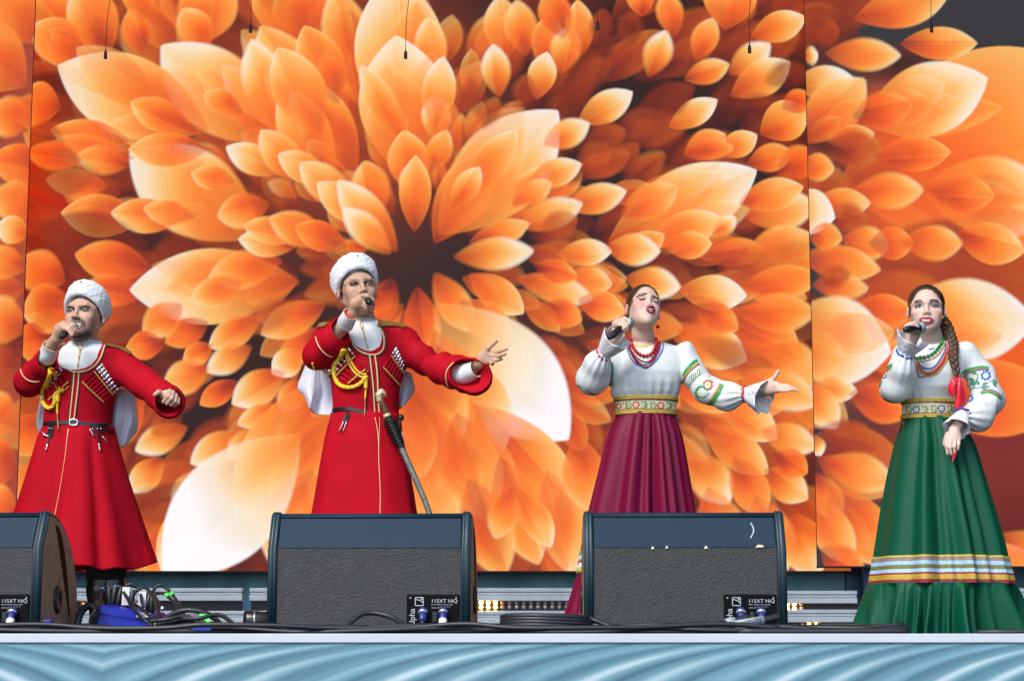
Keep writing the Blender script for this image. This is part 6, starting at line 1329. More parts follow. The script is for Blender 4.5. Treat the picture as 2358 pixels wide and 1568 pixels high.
def blouse(parent, Y, st, arms, neck_r, neck_c, seed):
    z, cx, cy, a, b = rows(st, Y); AR = [(pts3(p, Y), r) for p, r in arms]; nc = np.asarray(neck_c, np.float32)
    def f(P):
        d = stack(P, z, cx, cy, a, b)
        d = d + .0042 * noise(P * np.array([1, 1, .35], np.float32), 26, seed) + .0015 * noise(P, 50, seed + 3)
        zw = z[0] + .03; th_ = np.arctan2(P[:, 1] - cy[0], P[:, 0] - cx[0]); d = d + .0055 * np.exp(-((P[:, 2] - zw - .035) / .06) ** 2) * np.sin(th_ * 19 + 2.5 * noise(P, 10, seed + 5)) * np.clip(.55 + noise(P, 11, seed + 6), 0, 1)
        for ch, r in AR:
            e = chain(P, ch, r, .03); end = np.asarray(ch[-1], np.float32); dist = np.linalg.norm(P - end, axis=1)
            ax = np.asarray(ch[-1]) - np.asarray(ch[-2]); ax /= np.linalg.norm(ax); u = np.cross(ax, (0, 1, 0.2)); u /= np.linalg.norm(u); v = np.cross(ax, u)
            q = P - end; ang = np.arctan2(q @ v.astype(np.float32), q @ u.astype(np.float32))
            e = e + .0050 * np.exp(-(dist / .10) ** 2) * np.sin(ang * 11 + 1.2 * noise(P, 12, seed)) * np.clip(dist / .03, 0, 1)    # gathers at the wrist
            qn = np.sin((P @ ax.astype(np.float32)) * 48 + 3.5 * noise(P, 8, seed + 1)); e = e + .0075 * qn * np.abs(qn) * np.clip(.4 + noise(P, 7, seed + 2), 0, 1.3)
            d = smin(d, e, .022)
        return smax(d, -ell(P, nc, neck_r), .004)
    allp = np.array([q for ch, _ in AR for q in ch])
    lo = np.array([min(allp[:, 0].min() - .1, (cx - a).min() - .03), min(allp[:, 1].min() - .1, Y - .17), min(z[0] - .01, allp[:, 2].min() - .1)]); hi = np.array([max(allp[:, 0].max() + .1, (cx + a).max() + .03), Y + .16, max(z[-1] + .03, allp[:, 2].max() + .09)])
    V, F = sdf_mesh(f, lo, hi, .0056); V = relax(V, F, 1, .5); return mk('blouse', V, F, blouse_m, parent), bvh_of(V, F)
def frill(parent, a, b, r0, r1, seed, waves=9, amp=.25, name='lace_cuff', nv=140, nu=22, oval=1., side=None):
    """flared lace cuff from wrist point a to open end b"""
    a = np.asarray(a); b = np.asarray(b); d = (b - a); L = np.linalg.norm(d); d /= L
    u = np.cross(d, (0, 1, 0)) if side is None else np.array(side) - d * np.dot(side, d); u /= np.linalg.norm(u); v = np.cross(d, u); t = np.linspace(0, 1, nu); th = np.linspace(0, 2 * np.pi, nv, endpoint=False); T, H = np.meshgrid(t, th, indexing='ij')
    rng = np.random.default_rng(seed); p = rng.uniform(0, 6, 3); g = np.cos(waves * H + p[0] + .6 * np.sin(2 * H)) * .6 + .4 * np.cos((waves * .6 // 1) * H + p[1])
    r = r0 + (r1 - r0) * T ** .8 + amp * r1 * g * T ** 1.3 * .5; l = L * T * (1 + .07 * g * T + .10 * np.sin(H + p[2])) + .003 * np.abs(np.sin(H * 24)) * (T > .97)
    V = a + u * (r * np.cos(H) * oval)[..., None] + v * (r * np.sin(H))[..., None] + d * l[..., None]
    V = V.reshape(-1, 3); F = grid_faces(nu, nv, True)
    # broderie holes: little groups of openings
    keep = np.ones(len(F), bool); fi = np.arange(len(F)); ru, rv = fi // nv, fi % nv
    for k in range(46):
        cu, cv = rng.integers(7, nu - 4), rng.integers(0, nv)
        for du, dv in ((0, 0), (2, 1), (1, 3)): keep &= ~((ru == cu + du) & ((rv == (cv + dv) % nv)))
    o = mk(name, V, F[keep], lace_m, parent); md = o.modifiers.new('cloth_thickness', 'SOLIDIFY'); md.thickness = .0022
    return o
def beads(bv, path, r, m, name, parent, Y, off=None, n=None, each=False, gap=2.02, label=None):
    P = smooth_path(np.array(path, float), 14); Q = []
    for p in P:
        h_ = hit(bv, *p, 0, None) if False else hit(bv, *p, off if off is not None else r * .8, Y); Q.append(h_[0])
    Q = np.array(Q)
    for _ in range(6): Q[1:-1] = .25 * Q[:-2] + .5 * Q[1:-1] + .25 * Q[2:]
    L = np.concatenate([[0], np.cumsum(np.linalg.norm(np.diff(Q, axis=0), axis=1))]); k = max(int(L[-1] / (r * gap)), 2); s = np.linspace(0, L[-1], k); C = np.stack([np.interp(s, L, Q[:, i]) for i in range(3)], 1)
    def sph(rad, nu, nv): pr = [(rad * math.sin(q), -rad * math.cos(q)) for q in np.linspace(0, math.pi, nu)]; pr[0] = (0, -rad); pr[-1] = (0, rad); return revolve(pr, nv)
    cord = mk(name, *tube(Q, r * .25, 5), m, parent)
    if each:
        V, F = sph(r, 10, 16); me = mesh_data('bead', V, F, m)
        for c in C: inst('bead', me, c, cord)
    else:
        V, F = sph(r, 6, 8); b = MB()
        for c in C: b.add(V + c, F)
        b.build('small_beads', m, cord, kind='stuff')
    return cord
def hair_shell(hd, parent, cut, extra=None):
    fw = .95
    def f(P):
        d = ell(P, (0, .016, .036), (.0755 * fw + .0055, .102, .0900)) + .0012 * noise(P * np.array([1, .25, 1], np.float32), 200, 3)
        d = smax(d, -cut(P), .004)
        if extra is not None: d = smin(d, extra(P), .006)
        return d
    V, F = sdf_mesh(f, (-.1, -.12, -.12), (.1, .16, .15), .003); V = relax(V, F, 1, .4)
    return mk('hair', hd.tw(V), F, hair_m, parent)
def scallop(D, path, col, gcol, side, w=4.5):
    """braid edging: a scalloped green band and a gold zigzag beside it"""
    D.strip(path, w, col, .0022, 12, zig=2.2 * 1, zl=5.0)
def sash(parent, Rw, Y, ratio, motif_fn, cy=0.):
    V, F = band(Rw, Y, ratio, .006, cy=cy); s = mk('sash', V, F, mat('sash_cream', (.62, .58, .40), .6, bump=.5, bscale=400), parent); bv = bvh_of(V, F)
    n = 120; top = V[-n:]; bot = V[:n]
    for ring, sg in ((top, -1), (bot, 1)):
        b = MB(); z0 = .004 * sg
        for k in range(2): b.tube(ring + np.array([0, 0, z0 + .0085 * k * sg]) + (ring - ring.mean(0)) * np.array([.02, .02, 0]), .0052, 7, closed=True)
        b.build('gold_border', gold_sash, s)
        V2, F2 = tube(ring + np.array([0, 0, sg * .020]) + (ring - ring.mean(0)) * np.array([.012, .012, 0]), .0018, 6, closed=True); mk('red_border', V2, F2, mat('sash_red', tuple(lin((150, 40, 36))), .6), s)
    D = Decals(bv, Y); motif_fn(D); D.build('embroidery', deco_m, s)['kind'] = 'stuff'; return s, bv
def vine(D, pts, col, lw=1.3):
    D.strip(pts, lw, col, .0016, 6)
def sash_motif(fl, acc):
    def go(D):
        for (x, y), r in fl: D.flower((x, y), r, acc, CRM, GLD, 8)
        for (x, y), r in fl:
            for sx in (-1, 1):
                D.strip([(x + sx * r * 1.2, y + 6), (x + sx * r * 1.9, y + 8), (x + sx * r * 2.4, y), (x + sx * r * 2.0, y - 7)], 2.0, GRN, .0016, 6)
                D.poly([(x + sx * r * 1.8 + 3.5 * math.cos(k), y + 1 + 4 * math.sin(k)) for k in np.linspace(0, 6.28, 8)[:-1]], tuple(lin((214, 170, 130))), .0018, 1)
                for k in range(4): a = -2.2 + k * .9; c = (x + sx * r * 1.9, y); D.leaf((c[0] + 5 * math.cos(a), c[1] + 5 * math.sin(a)), (c[0] + 10.5 * math.cos(a + .2), c[1] + 10 * math.sin(a + .2)), 3.6, GRN, .0018)
    return go

# ---------------------------------------------------------------- the woman in the crimson skirt
def woman_one():
    Y = YP; base = W(1485, 1477, Y); root = thing('person', 'woman in crimson skirt singing with head thrown back, arm spread wide', 'person', (base[0], Y, 0))
    neck = W(1484, 792, Y + .02)
    hd = Head(F3(1008, 312), Y - .03, 1.0, 15, 19, 9, neck, True, SK_W, (.017, .013, .002, -.066), .0)
    st = [(785, 1452, 1515, .062, .012), (794, 1432, 1545, .078, .008), (806, 1418, 1580, .090, .004), (830, 1410, 1582, .102, -.002), (860, 1410, 1574, .118, -.012), (885, 1408, 1568, .118, -.012), (905, 1404, 1564, .110, -.006), (915, 1408, 1560, .102), (924, 1418, 1554, .092), (945, 1421, 1553, .088)]
    armR = [(1428, 822, 0), (1372, 868, -.05), (1362, 872, -.09), (1376, 838, -.15), (1388, 816, -.19)]; armL = [(1574, 818, 0), (1600, 862, -.03), (1632, 898, -.06), (1672, 914, -.10), (1714, 907, -.15)]
    bl, bv = blouse(root, Y, st, [(armR, [.062, .066, .066, .056, .034]), (armL, [.060, .060, .060, .062, .030])], (.078, .10, .05), W(1481, 782, Y - .01), 11)
    sk = [(948, 1424, 1551), (970, 1411, 1561), (1005, 1397, 1574), (1060, 1382, 1585), (1110, 1370, 1594), (1176, 1354, 1606), (1240, 1342, 1622), (1318, 1330, 1640)]
    crim = mat('skirt_crimson_satin', tuple(lin((104, 4, 46))), .55, bump=.12, bscale=500, spec=.2)
    V, F = skirt(sk, Y, .78, 11, lambda T: .004 + .020 * T ** .7, 41, nv=360, pw=1.0); o = mk('skirt', V, F, crim, root); bvk = bvh_of(V, F)
    md = o.modifiers.new('cloth_thickness', 'SOLIDIFY'); md.thickness = .003
    rf = [(1319, 1331, 1639), (1340, 1322, 1648), (1380, 1310, 1660), (1430, 1294, 1674), (1466, 1286, 1682)]
    V, F = skirt(rf, Y, .78, 17, lambda T: .002 + .026 * T ** .8, 42, nv=400, nu=40); o = mk('ruffle', V, F, crim, root); md = o.modifiers.new('cloth_thickness', 'SOLIDIFY'); md.thickness = .003
    bands_on_skirt(root, sk, Y, .78, 41, 11, ((1272, 9, (.10, .30, .10)), (1283, 8, tuple(lin((190, 190, 225)))), (1292, 6, tuple(lin((130, 90, 30)))), (1301, 8, tuple(lin((200, 200, 230)))), (1311, 9, tuple(lin((190, 160, 50)))), (1319, 6, tuple(lin((24, 100, 60))))))
    # arms and hands
    a = lambda x, y, d: (*F3(x, y), d); f = .0076
    hR = [([(*C0(420, 715), -.17), (*C0(455, 660), -.20), (*C0(540, 530), -.245)], [.029, .030, .024], .016), ([a(430, 880, -.25), a(440, 760, -.26)], [.025, .024], .014), ([a(400, 760, -.25), a(560, 720, -.29)], [.018, .020], .012),
          ([a(420, 690, -.27), a(560, 640, -.30), a(650, 700, -.325), a(640, 770, -.335)], [f * 1.1, f * 1.05, f, f * .85], .004), ([a(395, 715, -.285), a(530, 690, -.32), a(610, 760, -.345), a(615, 840, -.345)], [f * 1.1, f * 1.05, f, f * .82], .004), ([a(385, 745, -.295), a(500, 730, -.335), a(575, 810, -.36), a(590, 870, -.352)], [f * 1.1, f, f * .95, f * .8], .004), ([a(380, 780, -.29), a(470, 770, -.335), a(540, 840, -.355), a(580, 890, -.35)], [f, f * .92, f * .86, f * .74], .004),
          ([a(520, 870, -.24), a(620, 830, -.27), a(690, 790, -.30)], [.012, .0095, .0080], .008)]
    b = lambda x, y, d: (*H3(x, y), d)
    hL = [([(1722, 907, -.15), b(560, 690, -.185), b(720, 670, -.20)], [.024, .024, .022], .014), ([b(640, 700, -.195), b(900, 660, -.21)], [.023, .018], .012), ([b(700, 600, -.20), b(900, 600, -.215)], [.020, .014], .012), ([b(680, 760, -.20), b(950, 730, -.215)], [.017, .012], .012),
          ([b(720, 560, -.20), b(850, 440, -.215), b(945, 290, -.22)], [.016, .0098, .0078], .010),
          ([b(930, 600, -.215), b(1150, 620, -.235), b(1320, 690, -.24)], [.0092, .0074, .0058], .005), ([b(930, 650, -.225), b(1180, 670, -.25), b(1390, 745, -.255)], [.0092, .0074, .0056], .005), ([b(940, 700, -.23), b(1140, 705, -.26), b(1290, 720, -.27)], [.0088, .0070, .0054], .005), ([b(930, 745, -.225), b(1080, 745, -.26), b(1190, 735, -.275)], [.0080, .0064, .0052], .005)]
    V1, Fh1 = hand_mesh(hR); V2, Fh2 = hand_mesh(hL)
    Vc, Fc = body_core(st, Y, [[(1428, 822, 0), (1372, 868, -.05), (1392, 808, -.18)], [(1574, 818, 0), (1632, 898, -.06), (1716, 907, -.15)]], [(base[0] - .07, base[0] - .08), (base[0] + .07, base[0] + .08)], neck, .78)
    def cut(P): return smin(ell(P, (0, -.088, -.02), (.080, .085, .110)), ell(P, (0, -.05, -.070), (.12, .13, .075)), .02)
    hairline(hd, cut)
    rose = (.62, .20, .24); hd.paint(*F3(850, 390), 15, 12, rose, .55, .2); hd.paint(*F3(1170, 410), 7, 10, rose, .5); hd.paint(*F3(900, 255), 11, 5, (.48, .30, .26), .35); hd.paint(*F3(1130, 290), 8, 5, (.48, .30, .26), .35)
    V, F, C = join([(hd.V, hd.F, hd.C), (V1, Fh1, SK_W), (V2, Fh2, SK_W), (Vc, Fc, SK_W)]); mk('body', V, F, skin_m, root, True, C)
    br = (.11, .065, .05); ln = (.03, .02, .02)
    piece(hd.bv, Y, 'eyebrow', root, ('poly', ([F3(*p) for p in ((775, 265), (810, 225), (870, 195), (960, 188), (972, 205), (900, 215), (830, 238))], br, .0030, 3), {}))
    piece(hd.bv, Y, 'eyebrow', root, ('poly', ([F3(*p) for p in ((1060, 225), (1100, 230), (1150, 255), (1185, 295), (1130, 262), (1070, 245))], br, .0030, 3), {}))
    piece(hd.bv, Y, 'eyelashes', root, ('strip', ([F3(835, 286), F3(880, 295), F3(925, 292), F3(950, 284)], 2.4, ln, .0022), {}))
    piece(hd.bv, Y, 'eyelashes', root, ('strip', ([F3(1083, 312), F3(1115, 332), F3(1150, 345), F3(1176, 342)], 2.4, ln, .0022), {}))
    D = Decals(hd.bv, Y); red = (.28, .012, .028)
    D.poly([F3(*p) for p in ((950, 482), (985, 436), (1030, 414), (1055, 420), (1082, 416), (1112, 450), (1122, 510), (1094, 556), (1040, 562), (986, 530))], red, .0028, 4); D.build('lips', face_m, root)
    D = Decals(hd.bv, Y); D.poly([F3(*p) for p in ((985, 490), (1020, 470), (1065, 472), (1085, 500), (1070, 528), (1030, 528))], (.03, .006, .008), .0045, 2); D.build('open_mouth', face_m, root)
    D = Decals(hd.bv, Y)
    for i in range(4): x0 = 1000 + i * 19; D.poly([F3(x0, 478 + i), F3(x0 + 18, 475 + i * 2), F3(x0 + 18, 494), F3(x0, 494)], (.70, .68, .62), .0060, 1)
    for i in range(3): x0 = 1016 + i * 16; D.poly([F3(x0, 514), F3(x0 + 15, 512), F3(x0 + 15, 523), F3(x0 + 2, 524)], (.66, .64, .58), .0056, 1)
    D.build('teeth', face_m, root)
    # smooth hair, drawn back behind the ears
    hair_shell(hd, root, cut, lambda P: ell(P, (0, .125, .01), (.035, .03, .035)))
    # neck edging
    D = Decals(bv, Y); D.strip([F3(700, 1085), F3(760, 1125), F3(850, 1142), F3(940, 1138), F3(1040, 1110), F3(1130, 1068)], 3.2, RED, .002); D.strip([F3(720, 1125), F3(780, 1160), F3(860, 1172), F3(940, 1168), F3(1030, 1142), F3(1110, 1100)], 2.2, tuple(lin((230, 180, 20))), .002, 10, 1.2, 3.)
    # sleeve embroidery (outstretched arm)
    D.strip([C0(1160, 935), C0(1190, 880), C0(1235, 825), C0(1290, 785)], 6.5, GRN, .002, 12, 2.0, 5.); D.strip([C0(1150, 985), C0(1180, 930), C0(1235, 865), C0(1305, 815)], 4.6, BRN, .0024); D.strip([C0(1150, 975), C0(1182, 925), C0(1236, 862), C0(1300, 812)], 1.8, GLD, .0034, 12, 1.2, 3.)
    D.strip([C0(1400, 1222), C0(1450, 1160), C0(1495, 1090), C0(1530, 1015)], 6.0, GRN, .002, 12, 2.0, 5.); D.strip([C0(1380, 1200), C0(1430, 1140), C0(1470, 1075), C0(1505, 1005)], 4.6, BRN, .0024); D.strip([C0(1384, 1198), C0(1434, 1138), C0(1474, 1073), C0(1508, 1003)], 1.8, GLD, .0034, 12, 1.2, 3.)
    D.flower(C0(1388, 1018), 13.5, RED, CRM, GLD, 9, .2)
    vine(D, [C0(1205, 1045), C0(1240, 990), C0(1280, 950), C0(1330, 900)], TEAL); vine(D, [C0(1260, 1080), C0(1300, 1120), C0(1360, 1130), C0(1400, 1085)], TEAL, 1.6)
    for q in (((1240, 985), (1215, 930)), ((1250, 970), (1240, 905)), ((1262, 955), (1268, 890)), ((1280, 945), (1300, 900)), ((1300, 925), (1300, 850)), ((1225, 1010), (1190, 985)), ((1215, 1030), (1185, 1050)), ((1410, 960), (1450, 990)), ((1395, 950), (1400, 910))): D.leaf(C0(*q[0]), C0(*q[1]), 6.4, DTL, .0018); D.leaf(C0(*q[0]), C0(*q[1]), 2.6, CRM, .0026)
    for k in range(9): a_ = 2.2 + k * .42; c = C0(1335, 1085); D.leaf((c[0] + 10 * math.cos(a_), c[1] + 10 * math.sin(a_)), (c[0] + 18 * math.cos(a_ + .25), c[1] + 18 * math.sin(a_ + .25)), 6.0, GRN if k % 2 else TEAL, .0018)
    D.strip([C0(1290, 1075), C0(1310, 1115), C0(1350, 1115), C0(1365, 1080)], 2.6, tuple(lin((206, 214, 150))), .0024, 6)
    # raised arm: edging seen at the sleeve's rim
    D.strip([C0(485, 800), C0(492, 880), C0(490, 960), C0(470, 1040)], 3.2, GRN, .002, 10, 1.5, 5.); D.strip([C0(478, 900), C0(480, 980), C0(462, 1050)], 2.4, BRN, .0026); D.strip([C0(98, 955), C0(140, 1015), C0(190, 1030)], 2.6, GRN, .002, 8, 1.3, 5.); D.strip([C0(260, 1070), C0(320, 1110), C0(380, 1108)], 2.4, GRN, .002, 8, 1.3, 5.); D.strip([C0(390, 1105), C0(420, 1080), C0(450, 1045)], 2.2, DTL, .002)
    D.build('embroidery', deco_m, root)['kind'] = 'stuff'
    sash(root, [(916, 1418, 1556), (957, 1420, 1554)], Y, .70, sash_motif([(C0(555, 1215), 7.5), (C0(714, 1203), 9.5), (C0(945, 1210), 9.5)], tuple(lin((186, 40, 46)))))
    # lace cuffs and their red gathers
    frill(root, W(1390, 815, Y - .19), W(1420, 778, Y - .245), .030, .066, 5, 7, .22)
    frill(root, W(1718, 907, Y - .15), W(1760, 915, Y - .20), .030, .078, 6, 7, .25)
    for c_, d_ in ((W(1389, 816, Y - .188), (1, -1, .8)), (W(1715, 907, Y - .148), (1, -.4, 0))):
        R = rot_to(d_); ring = np.array([c_ + R @ np.array([.036 * math.cos(k) * (1 + .05 * math.sin(9 * k)), .036 * math.sin(k), .003 * math.sin(7 * k)]) for k in np.linspace(0, 6.283, 41)[:-1]]); V, F = tube(ring, .0052, 7, closed=True); mk('cuff_tie', V, F, mat('tie_red', tuple(lin((196, 16, 50))), .55, bump=.6, bscale=200), root)
    # necklaces
    bb = bvh_of(*join_bv([bv_src for bv_src in ((bl, ), )], root, hd))
    redb = mat('bead_red', tuple(lin((190, 16, 30))), .18, spec=.6); dred = mat('bead_dark_red', tuple(lin((150, 12, 40))), .2, spec=.6); blub = mat('bead_blue', tuple(lin((60, 120, 205))), .25, spec=.6)
    beads(bb, [F3(690, 900), F3(650, 980), F3(665, 1070), F3(720, 1170), F3(790, 1270), F3(870, 1330), F3(940, 1345), F3(1020, 1325), F3(1080, 1270), F3(1120, 1180), F3(1150, 1080), F3(1180, 980), F3(1160, 900)], .0085, redb, 'necklace', root, Y, .008, each=True, gap=1.98)
    for pth, r, m in (([F3(625, 1000), F3(650, 1120), F3(700, 1250), F3(790, 1370), F3(880, 1430), F3(960, 1450), F3(1050, 1410), F3(1120, 1290), F3(1180, 1150), F3(1205, 1020)], .0040, dred), ([F3(600, 1040), F3(640, 1180), F3(690, 1300), F3(770, 1430), F3(860, 1520), F3(950, 1560), F3(1050, 1500), F3(1130, 1360), F3(1200, 1210), F3(1225, 1040)], .0044, dred), ([F3(612, 1020), F3(646, 1150), F3(700, 1290), F3(790, 1420), F3(900, 1500), F3(1000, 1480), F3(1090, 1390), F3(1160, 1250), F3(1210, 1080)], .0040, dred), ([F3(588, 1050), F3(622, 1230), F3(690, 1390), F3(780, 1490), F3(900, 1535), F3(1020, 1520), F3(1130, 1430), F3(1210, 1310), F3(1265, 1180), F3(1260, 1060), F3(1235, 1010)], .0036, blub)):
        beads(bb, pth, r, m, 'necklace', root, Y)
    # earring
    e = W(*F3(1175, 800), Y - .02); V, F = revolve([(.009 * math.sin(q), -.009 * math.cos(q)) for q in np.linspace(.01, 3.13, 9)], 14, e); er = mk('earring', V, F, redb, root); V, F = tube([e + (0, 0, .008), W(*F3(1168, 715), Y - .02)], .0008, 5); mk('earring_hook', V, F, goldb, er)
    handheld_mic((*F3(280, 1000), -.40), (*F3(690, 690), -.285), Y, 'black microphone with teal grille held by the woman in crimson')
def join_bv(_, root, hd):
    """blouse and body surfaces together, for laying necklaces on"""
    Vs = []; Fs = []; o = 0
    for ch in root.children:
        if ch.name.split('.')[0] in ('blouse', 'body'):
            me = ch.data; n = len(me.vertices); v = np.empty(n * 3, np.float32); me.vertices.foreach_get('co', v); L = ORI[ch.name]; Vs.append(v.reshape(-1, 3) + L)
            l = np.empty(len(me.loops), np.int32); me.loops.foreach_get('vertex_index', l); Fs.append(l.reshape(-1, 4) + o); o += n
    return np.concatenate(Vs), np.concatenate(Fs)
def bands_on_skirt(root, sk, Y, ratio, seed, nf, items, amp=lambda T: .004 + .020 * T ** .7):
    V, F = skirt(sk, Y, ratio, nf, amp, seed, nv=360); nu = 70; V = V.reshape(nu, 360, 3); zz = V[:, :, 2].mean(1)
    for py, w, col in items:
        zc = float(W(sk[-1][1], py, Y)[2]); hw = w / PXM / 2; m = MB(); zs = np.linspace(zc + hw, zc - hw, 4); pts = []
        for z_ in zs:
            t = np.interp(-z_, -zz, np.arange(nu)); i = int(min(t, nu - 2)); fr = t - i; r = V[i] * (1 - fr) + V[i + 1] * fr; c = r.mean(0); r = r + (r - c) / (np.linalg.norm((r - c)[:, :2], axis=1)[:, None]) * np.array([.0035, .0035, 0]); pts.append(r)
        pts = np.array(pts); pts[-1, :, 2] -= .004 * np.abs(np.sin(np.arange(360) * .9)) ; pts[0, :, 2] += .002 * np.abs(np.sin(np.arange(360) * 1.1))
        o = mk('trim_band', pts.reshape(-1, 3), grid_faces(4, 360, True), mat('trim_%02x%02x%02x' % tuple(int(255 * c) for c in col), col, .55, bump=.9, bscale=330, var=.25, vscale=160), root)
woman_one()

# ---------------------------------------------------------------- the woman in the green skirt
def woman_two():
    Y = YP - .05; base = W(2165, 1477, Y); root = thing('person', 'woman in green skirt with long braid and red bow, singing', 'person', (base[0], Y, 0))
    neck = W(2145, 790, Y + .02)
    hd = Head(F4(617, 462), Y - .03, 1.04, -11, 2, 0, neck, True, SK_W2, (.021, .011, -.002, -.068), .002, .0335, (1.06, 1., .92))
    st = [(783, 2120, 2174, .060, .012), (792, 2100, 2200, .078, .008), (805, 2082, 2232, .090, .004), (830, 2078, 2230, .102, -.002), (865, 2082, 2216, .116, -.01), (895, 2080, 2210, .114, -.01), (912, 2078, 2205, .104), (922, 2080, 2202, .094), (950, 2082, 2200, .088)]
    armR = [(2084, 818, 0), (2058, 895, -.04), (2064, 892, -.11), (2076, 850, -.17), (2084, 815, -.20)]; armL = [(2224, 814, 0), (2258, 866, 0), (2276, 918, -.02), (2250, 958, -.10), (2216, 955, -.15)]
    bl, bv = blouse(root, Y, st, [(armR, [.058, .060, .064, .056, .040]), (armL, [.058, .062, .070, .068, .032])], (.072, .10, .045), W(2142, 780, Y - .01), 17)
    sk = [(955, 2083, 2198), (970, 2078, 2208), (985, 2071, 2222), (1023, 2059, 2245), (1100, 2042, 2268), (1176, 2028, 2291), (1240, 2018, 2310), (1292, 2010, 2322), (1344, 2001, 2336)]
    grn = mat('skirt_green_satin', tuple(lin((0, 72, 50))), .55, bump=.12, bscale=500, spec=.2)
    V, F = skirt(sk, Y, .80, 10, lambda T: .004 + .024 * T ** .7, 57, nv=360); o = mk('skirt', V, F, grn, root); md = o.modifiers.new('cloth_thickness', 'SOLIDIFY'); md.thickness = .003
    rf = [(1343, 2003, 2334), (1360, 1996, 2342), (1400, 1988, 2352), (1440, 1981, 2360), (1468, 1976, 2366)]
    V, F = skirt(rf, Y, .80, 19, lambda T: .004 + .040 * T ** .7, 58, nv=420, nu=40, hem=.012); o = mk('ruffle', V, F, grn, root); md = o.modifiers.new('cloth_thickness', 'SOLIDIFY'); md.thickness = .003
    sl = lambda *c: tuple(lin(c)); bands_on_skirt(root, sk, Y, .80, 57, 10, ((1284, 3, sl(196, 180, 60)), (1290, 8, sl(140, 118, 104)), (1299, 7, sl(150, 190, 220)), (1308, 7, sl(112, 108, 56)), (1317, 7, sl(160, 196, 224)), (1323, 3, sl(140, 30, 50)), (1331, 10, sl(180, 150, 50)), (1341, 7, sl(130, 20, 46))), lambda T: .004 + .024 * T ** .7)
    a = lambda x, y, d: (*F4(x, y), d); f = .0074
    hR = [([(*D0(440, 690), -.19), (*D0(470, 620), -.215), (*D0(490, 560), -.235)], [.028, .028, .024], .014), ([a(290, 1200, -.235), a(340, 1050, -.25), a(360, 930, -.27)], [.025, .024, .022], .014), ([a(420, 1050, -.24), a(420, 900, -.27)], [.017, .018], .012),
          ([a(440, 1000, -.24), a(500, 900, -.255), a(500, 820, -.275)], [.0125, .0100, .0082], .008),
          ([a(300, 890, -.30), a(300, 800, -.31), a(390, 790, -.335), a(460, 870, -.335)], [f * 1.05, f, f, f * .8], .004), ([a(270, 900, -.31), a(260, 820, -.325), a(340, 800, -.35), a(420, 860, -.35)], [f * 1.05, f, f, f * .8], .004), ([a(250, 930, -.31), a(220, 850, -.33), a(290, 820, -.355), a(370, 870, -.36)], [f, f, f * .95, f * .8], .004), ([a(240, 960, -.30), a(205, 880, -.325), a(250, 850, -.35), a(310, 880, -.355)], [f, f * .9, f * .85, f * .75], .004)]
    b = lambda x, y, d: (*H4(x, y), d)
    hL = [([(2216, 960, -.15), b(540, 1010, -.18), b(530, 1090, -.19)], [.026, .024, .024], .014), ([b(460, 1090, -.19), b(430, 1160, -.20)], [.014, .011], .010), ([b(600, 1090, -.19), b(620, 1150, -.20)], [.014, .011], .010), ([b(520, 1060, -.19), b(500, 1160, -.205)], [.020, .014], .012), ([b(550, 1080, -.19), b(570, 1160, -.205)], [.020, .013], .012),
          ([b(415, 1140, -.205), b(405, 1270, -.22), b(425, 1395, -.215)], [.0088, .0080, .0064], .004), ([b(480, 1150, -.21), b(470, 1290, -.228), b(485, 1400, -.222)], [.0088, .0080, .0064], .004), ([b(545, 1150, -.21), b(540, 1280, -.228), b(540, 1370, -.222)], [.0088, .0078, .0062], .004), ([b(610, 1140, -.205), b(610, 1240, -.222), b(592, 1325, -.218)], [.0082, .0072, .0058], .004),
          ([b(420, 1080, -.185), b(385, 1170, -.18), b(368, 1240, -.18)], [.0115, .0090, .0074], .006)]
    V1, Fh1 = hand_mesh(hR, Y); V2, Fh2 = hand_mesh(hL, Y)
    Vc, Fc = body_core(st, Y, [[(2084, 818, 0), (2060, 895, -.07), (2086, 810, -.2)], [(2224, 814, 0), (2272, 916, -.02), (2216, 957, -.15)]], [(base[0] - .07, base[0] - .08), (base[0] + .07, base[0] + .08)], neck, .78)
    def cut(P): return smin(ell(P, (0, -.092, -.022), (.078, .083, .118)), ell(P, (0, -.05, -.072), (.12, .13, .075)), .02)
    hairline(hd, cut)
    hd.paint(*F4(830, 600), 11, 9, (.62, .30, .29), .40); hd.paint(*F4(430, 610), 8, 9, (.62, .30, .29), .35); sh_ = (.20, .12, .11); hd.paint(*F4(765, 425), 13, 6, sh_, .65, .12); hd.paint(*F4(470, 430), 11, 6, sh_, .65, -.12)
    V, F, C = join([(hd.V, hd.F, hd.C), (V1, Fh1, SK_W2), (V2, Fh2, SK_W2), (Vc, Fc, SK_W2)]); mk('body', V, F, skin_m, root, True, C)
    br = (.045, .028, .026); wh = (.36, .38, .40); ir = (.045, .075, .10); ln = (.025, .018, .018)
    piece(hd.bv, Y, 'eyebrow', root, ('poly', ([F4(*p) for p in ((392, 390), (430, 360), (490, 347), (533, 362), (533, 374), (480, 370), (425, 388))], br, .0030, 3), {}))
    piece(hd.bv, Y, 'eyebrow', root, ('poly', ([F4(*p) for p in ((675, 358), (740, 340), (800, 350), (850, 385), (800, 372), (740, 365), (690, 375))], br, .0030, 3), {}))
    eye(hd.bv, Y, root, [F4(*p) for p in ((420, 480), (445, 460), (480, 452), (518, 465), (505, 482), (460, 490))], F4(480, 468), 2.6, [F4(400, 487), F4(435, 455), F4(480, 443), F4(530, 464)], wh, ir, ln, 2.2)
    eye(hd.bv, Y, root, [F4(*p) for p in ((712, 470), (742, 454), (790, 452), (826, 470), (790, 484), (740, 484))], F4(764, 467), 2.6, [F4(695, 470), F4(740, 446), F4(795, 444), F4(848, 476)], wh, ir, ln, 2.2)
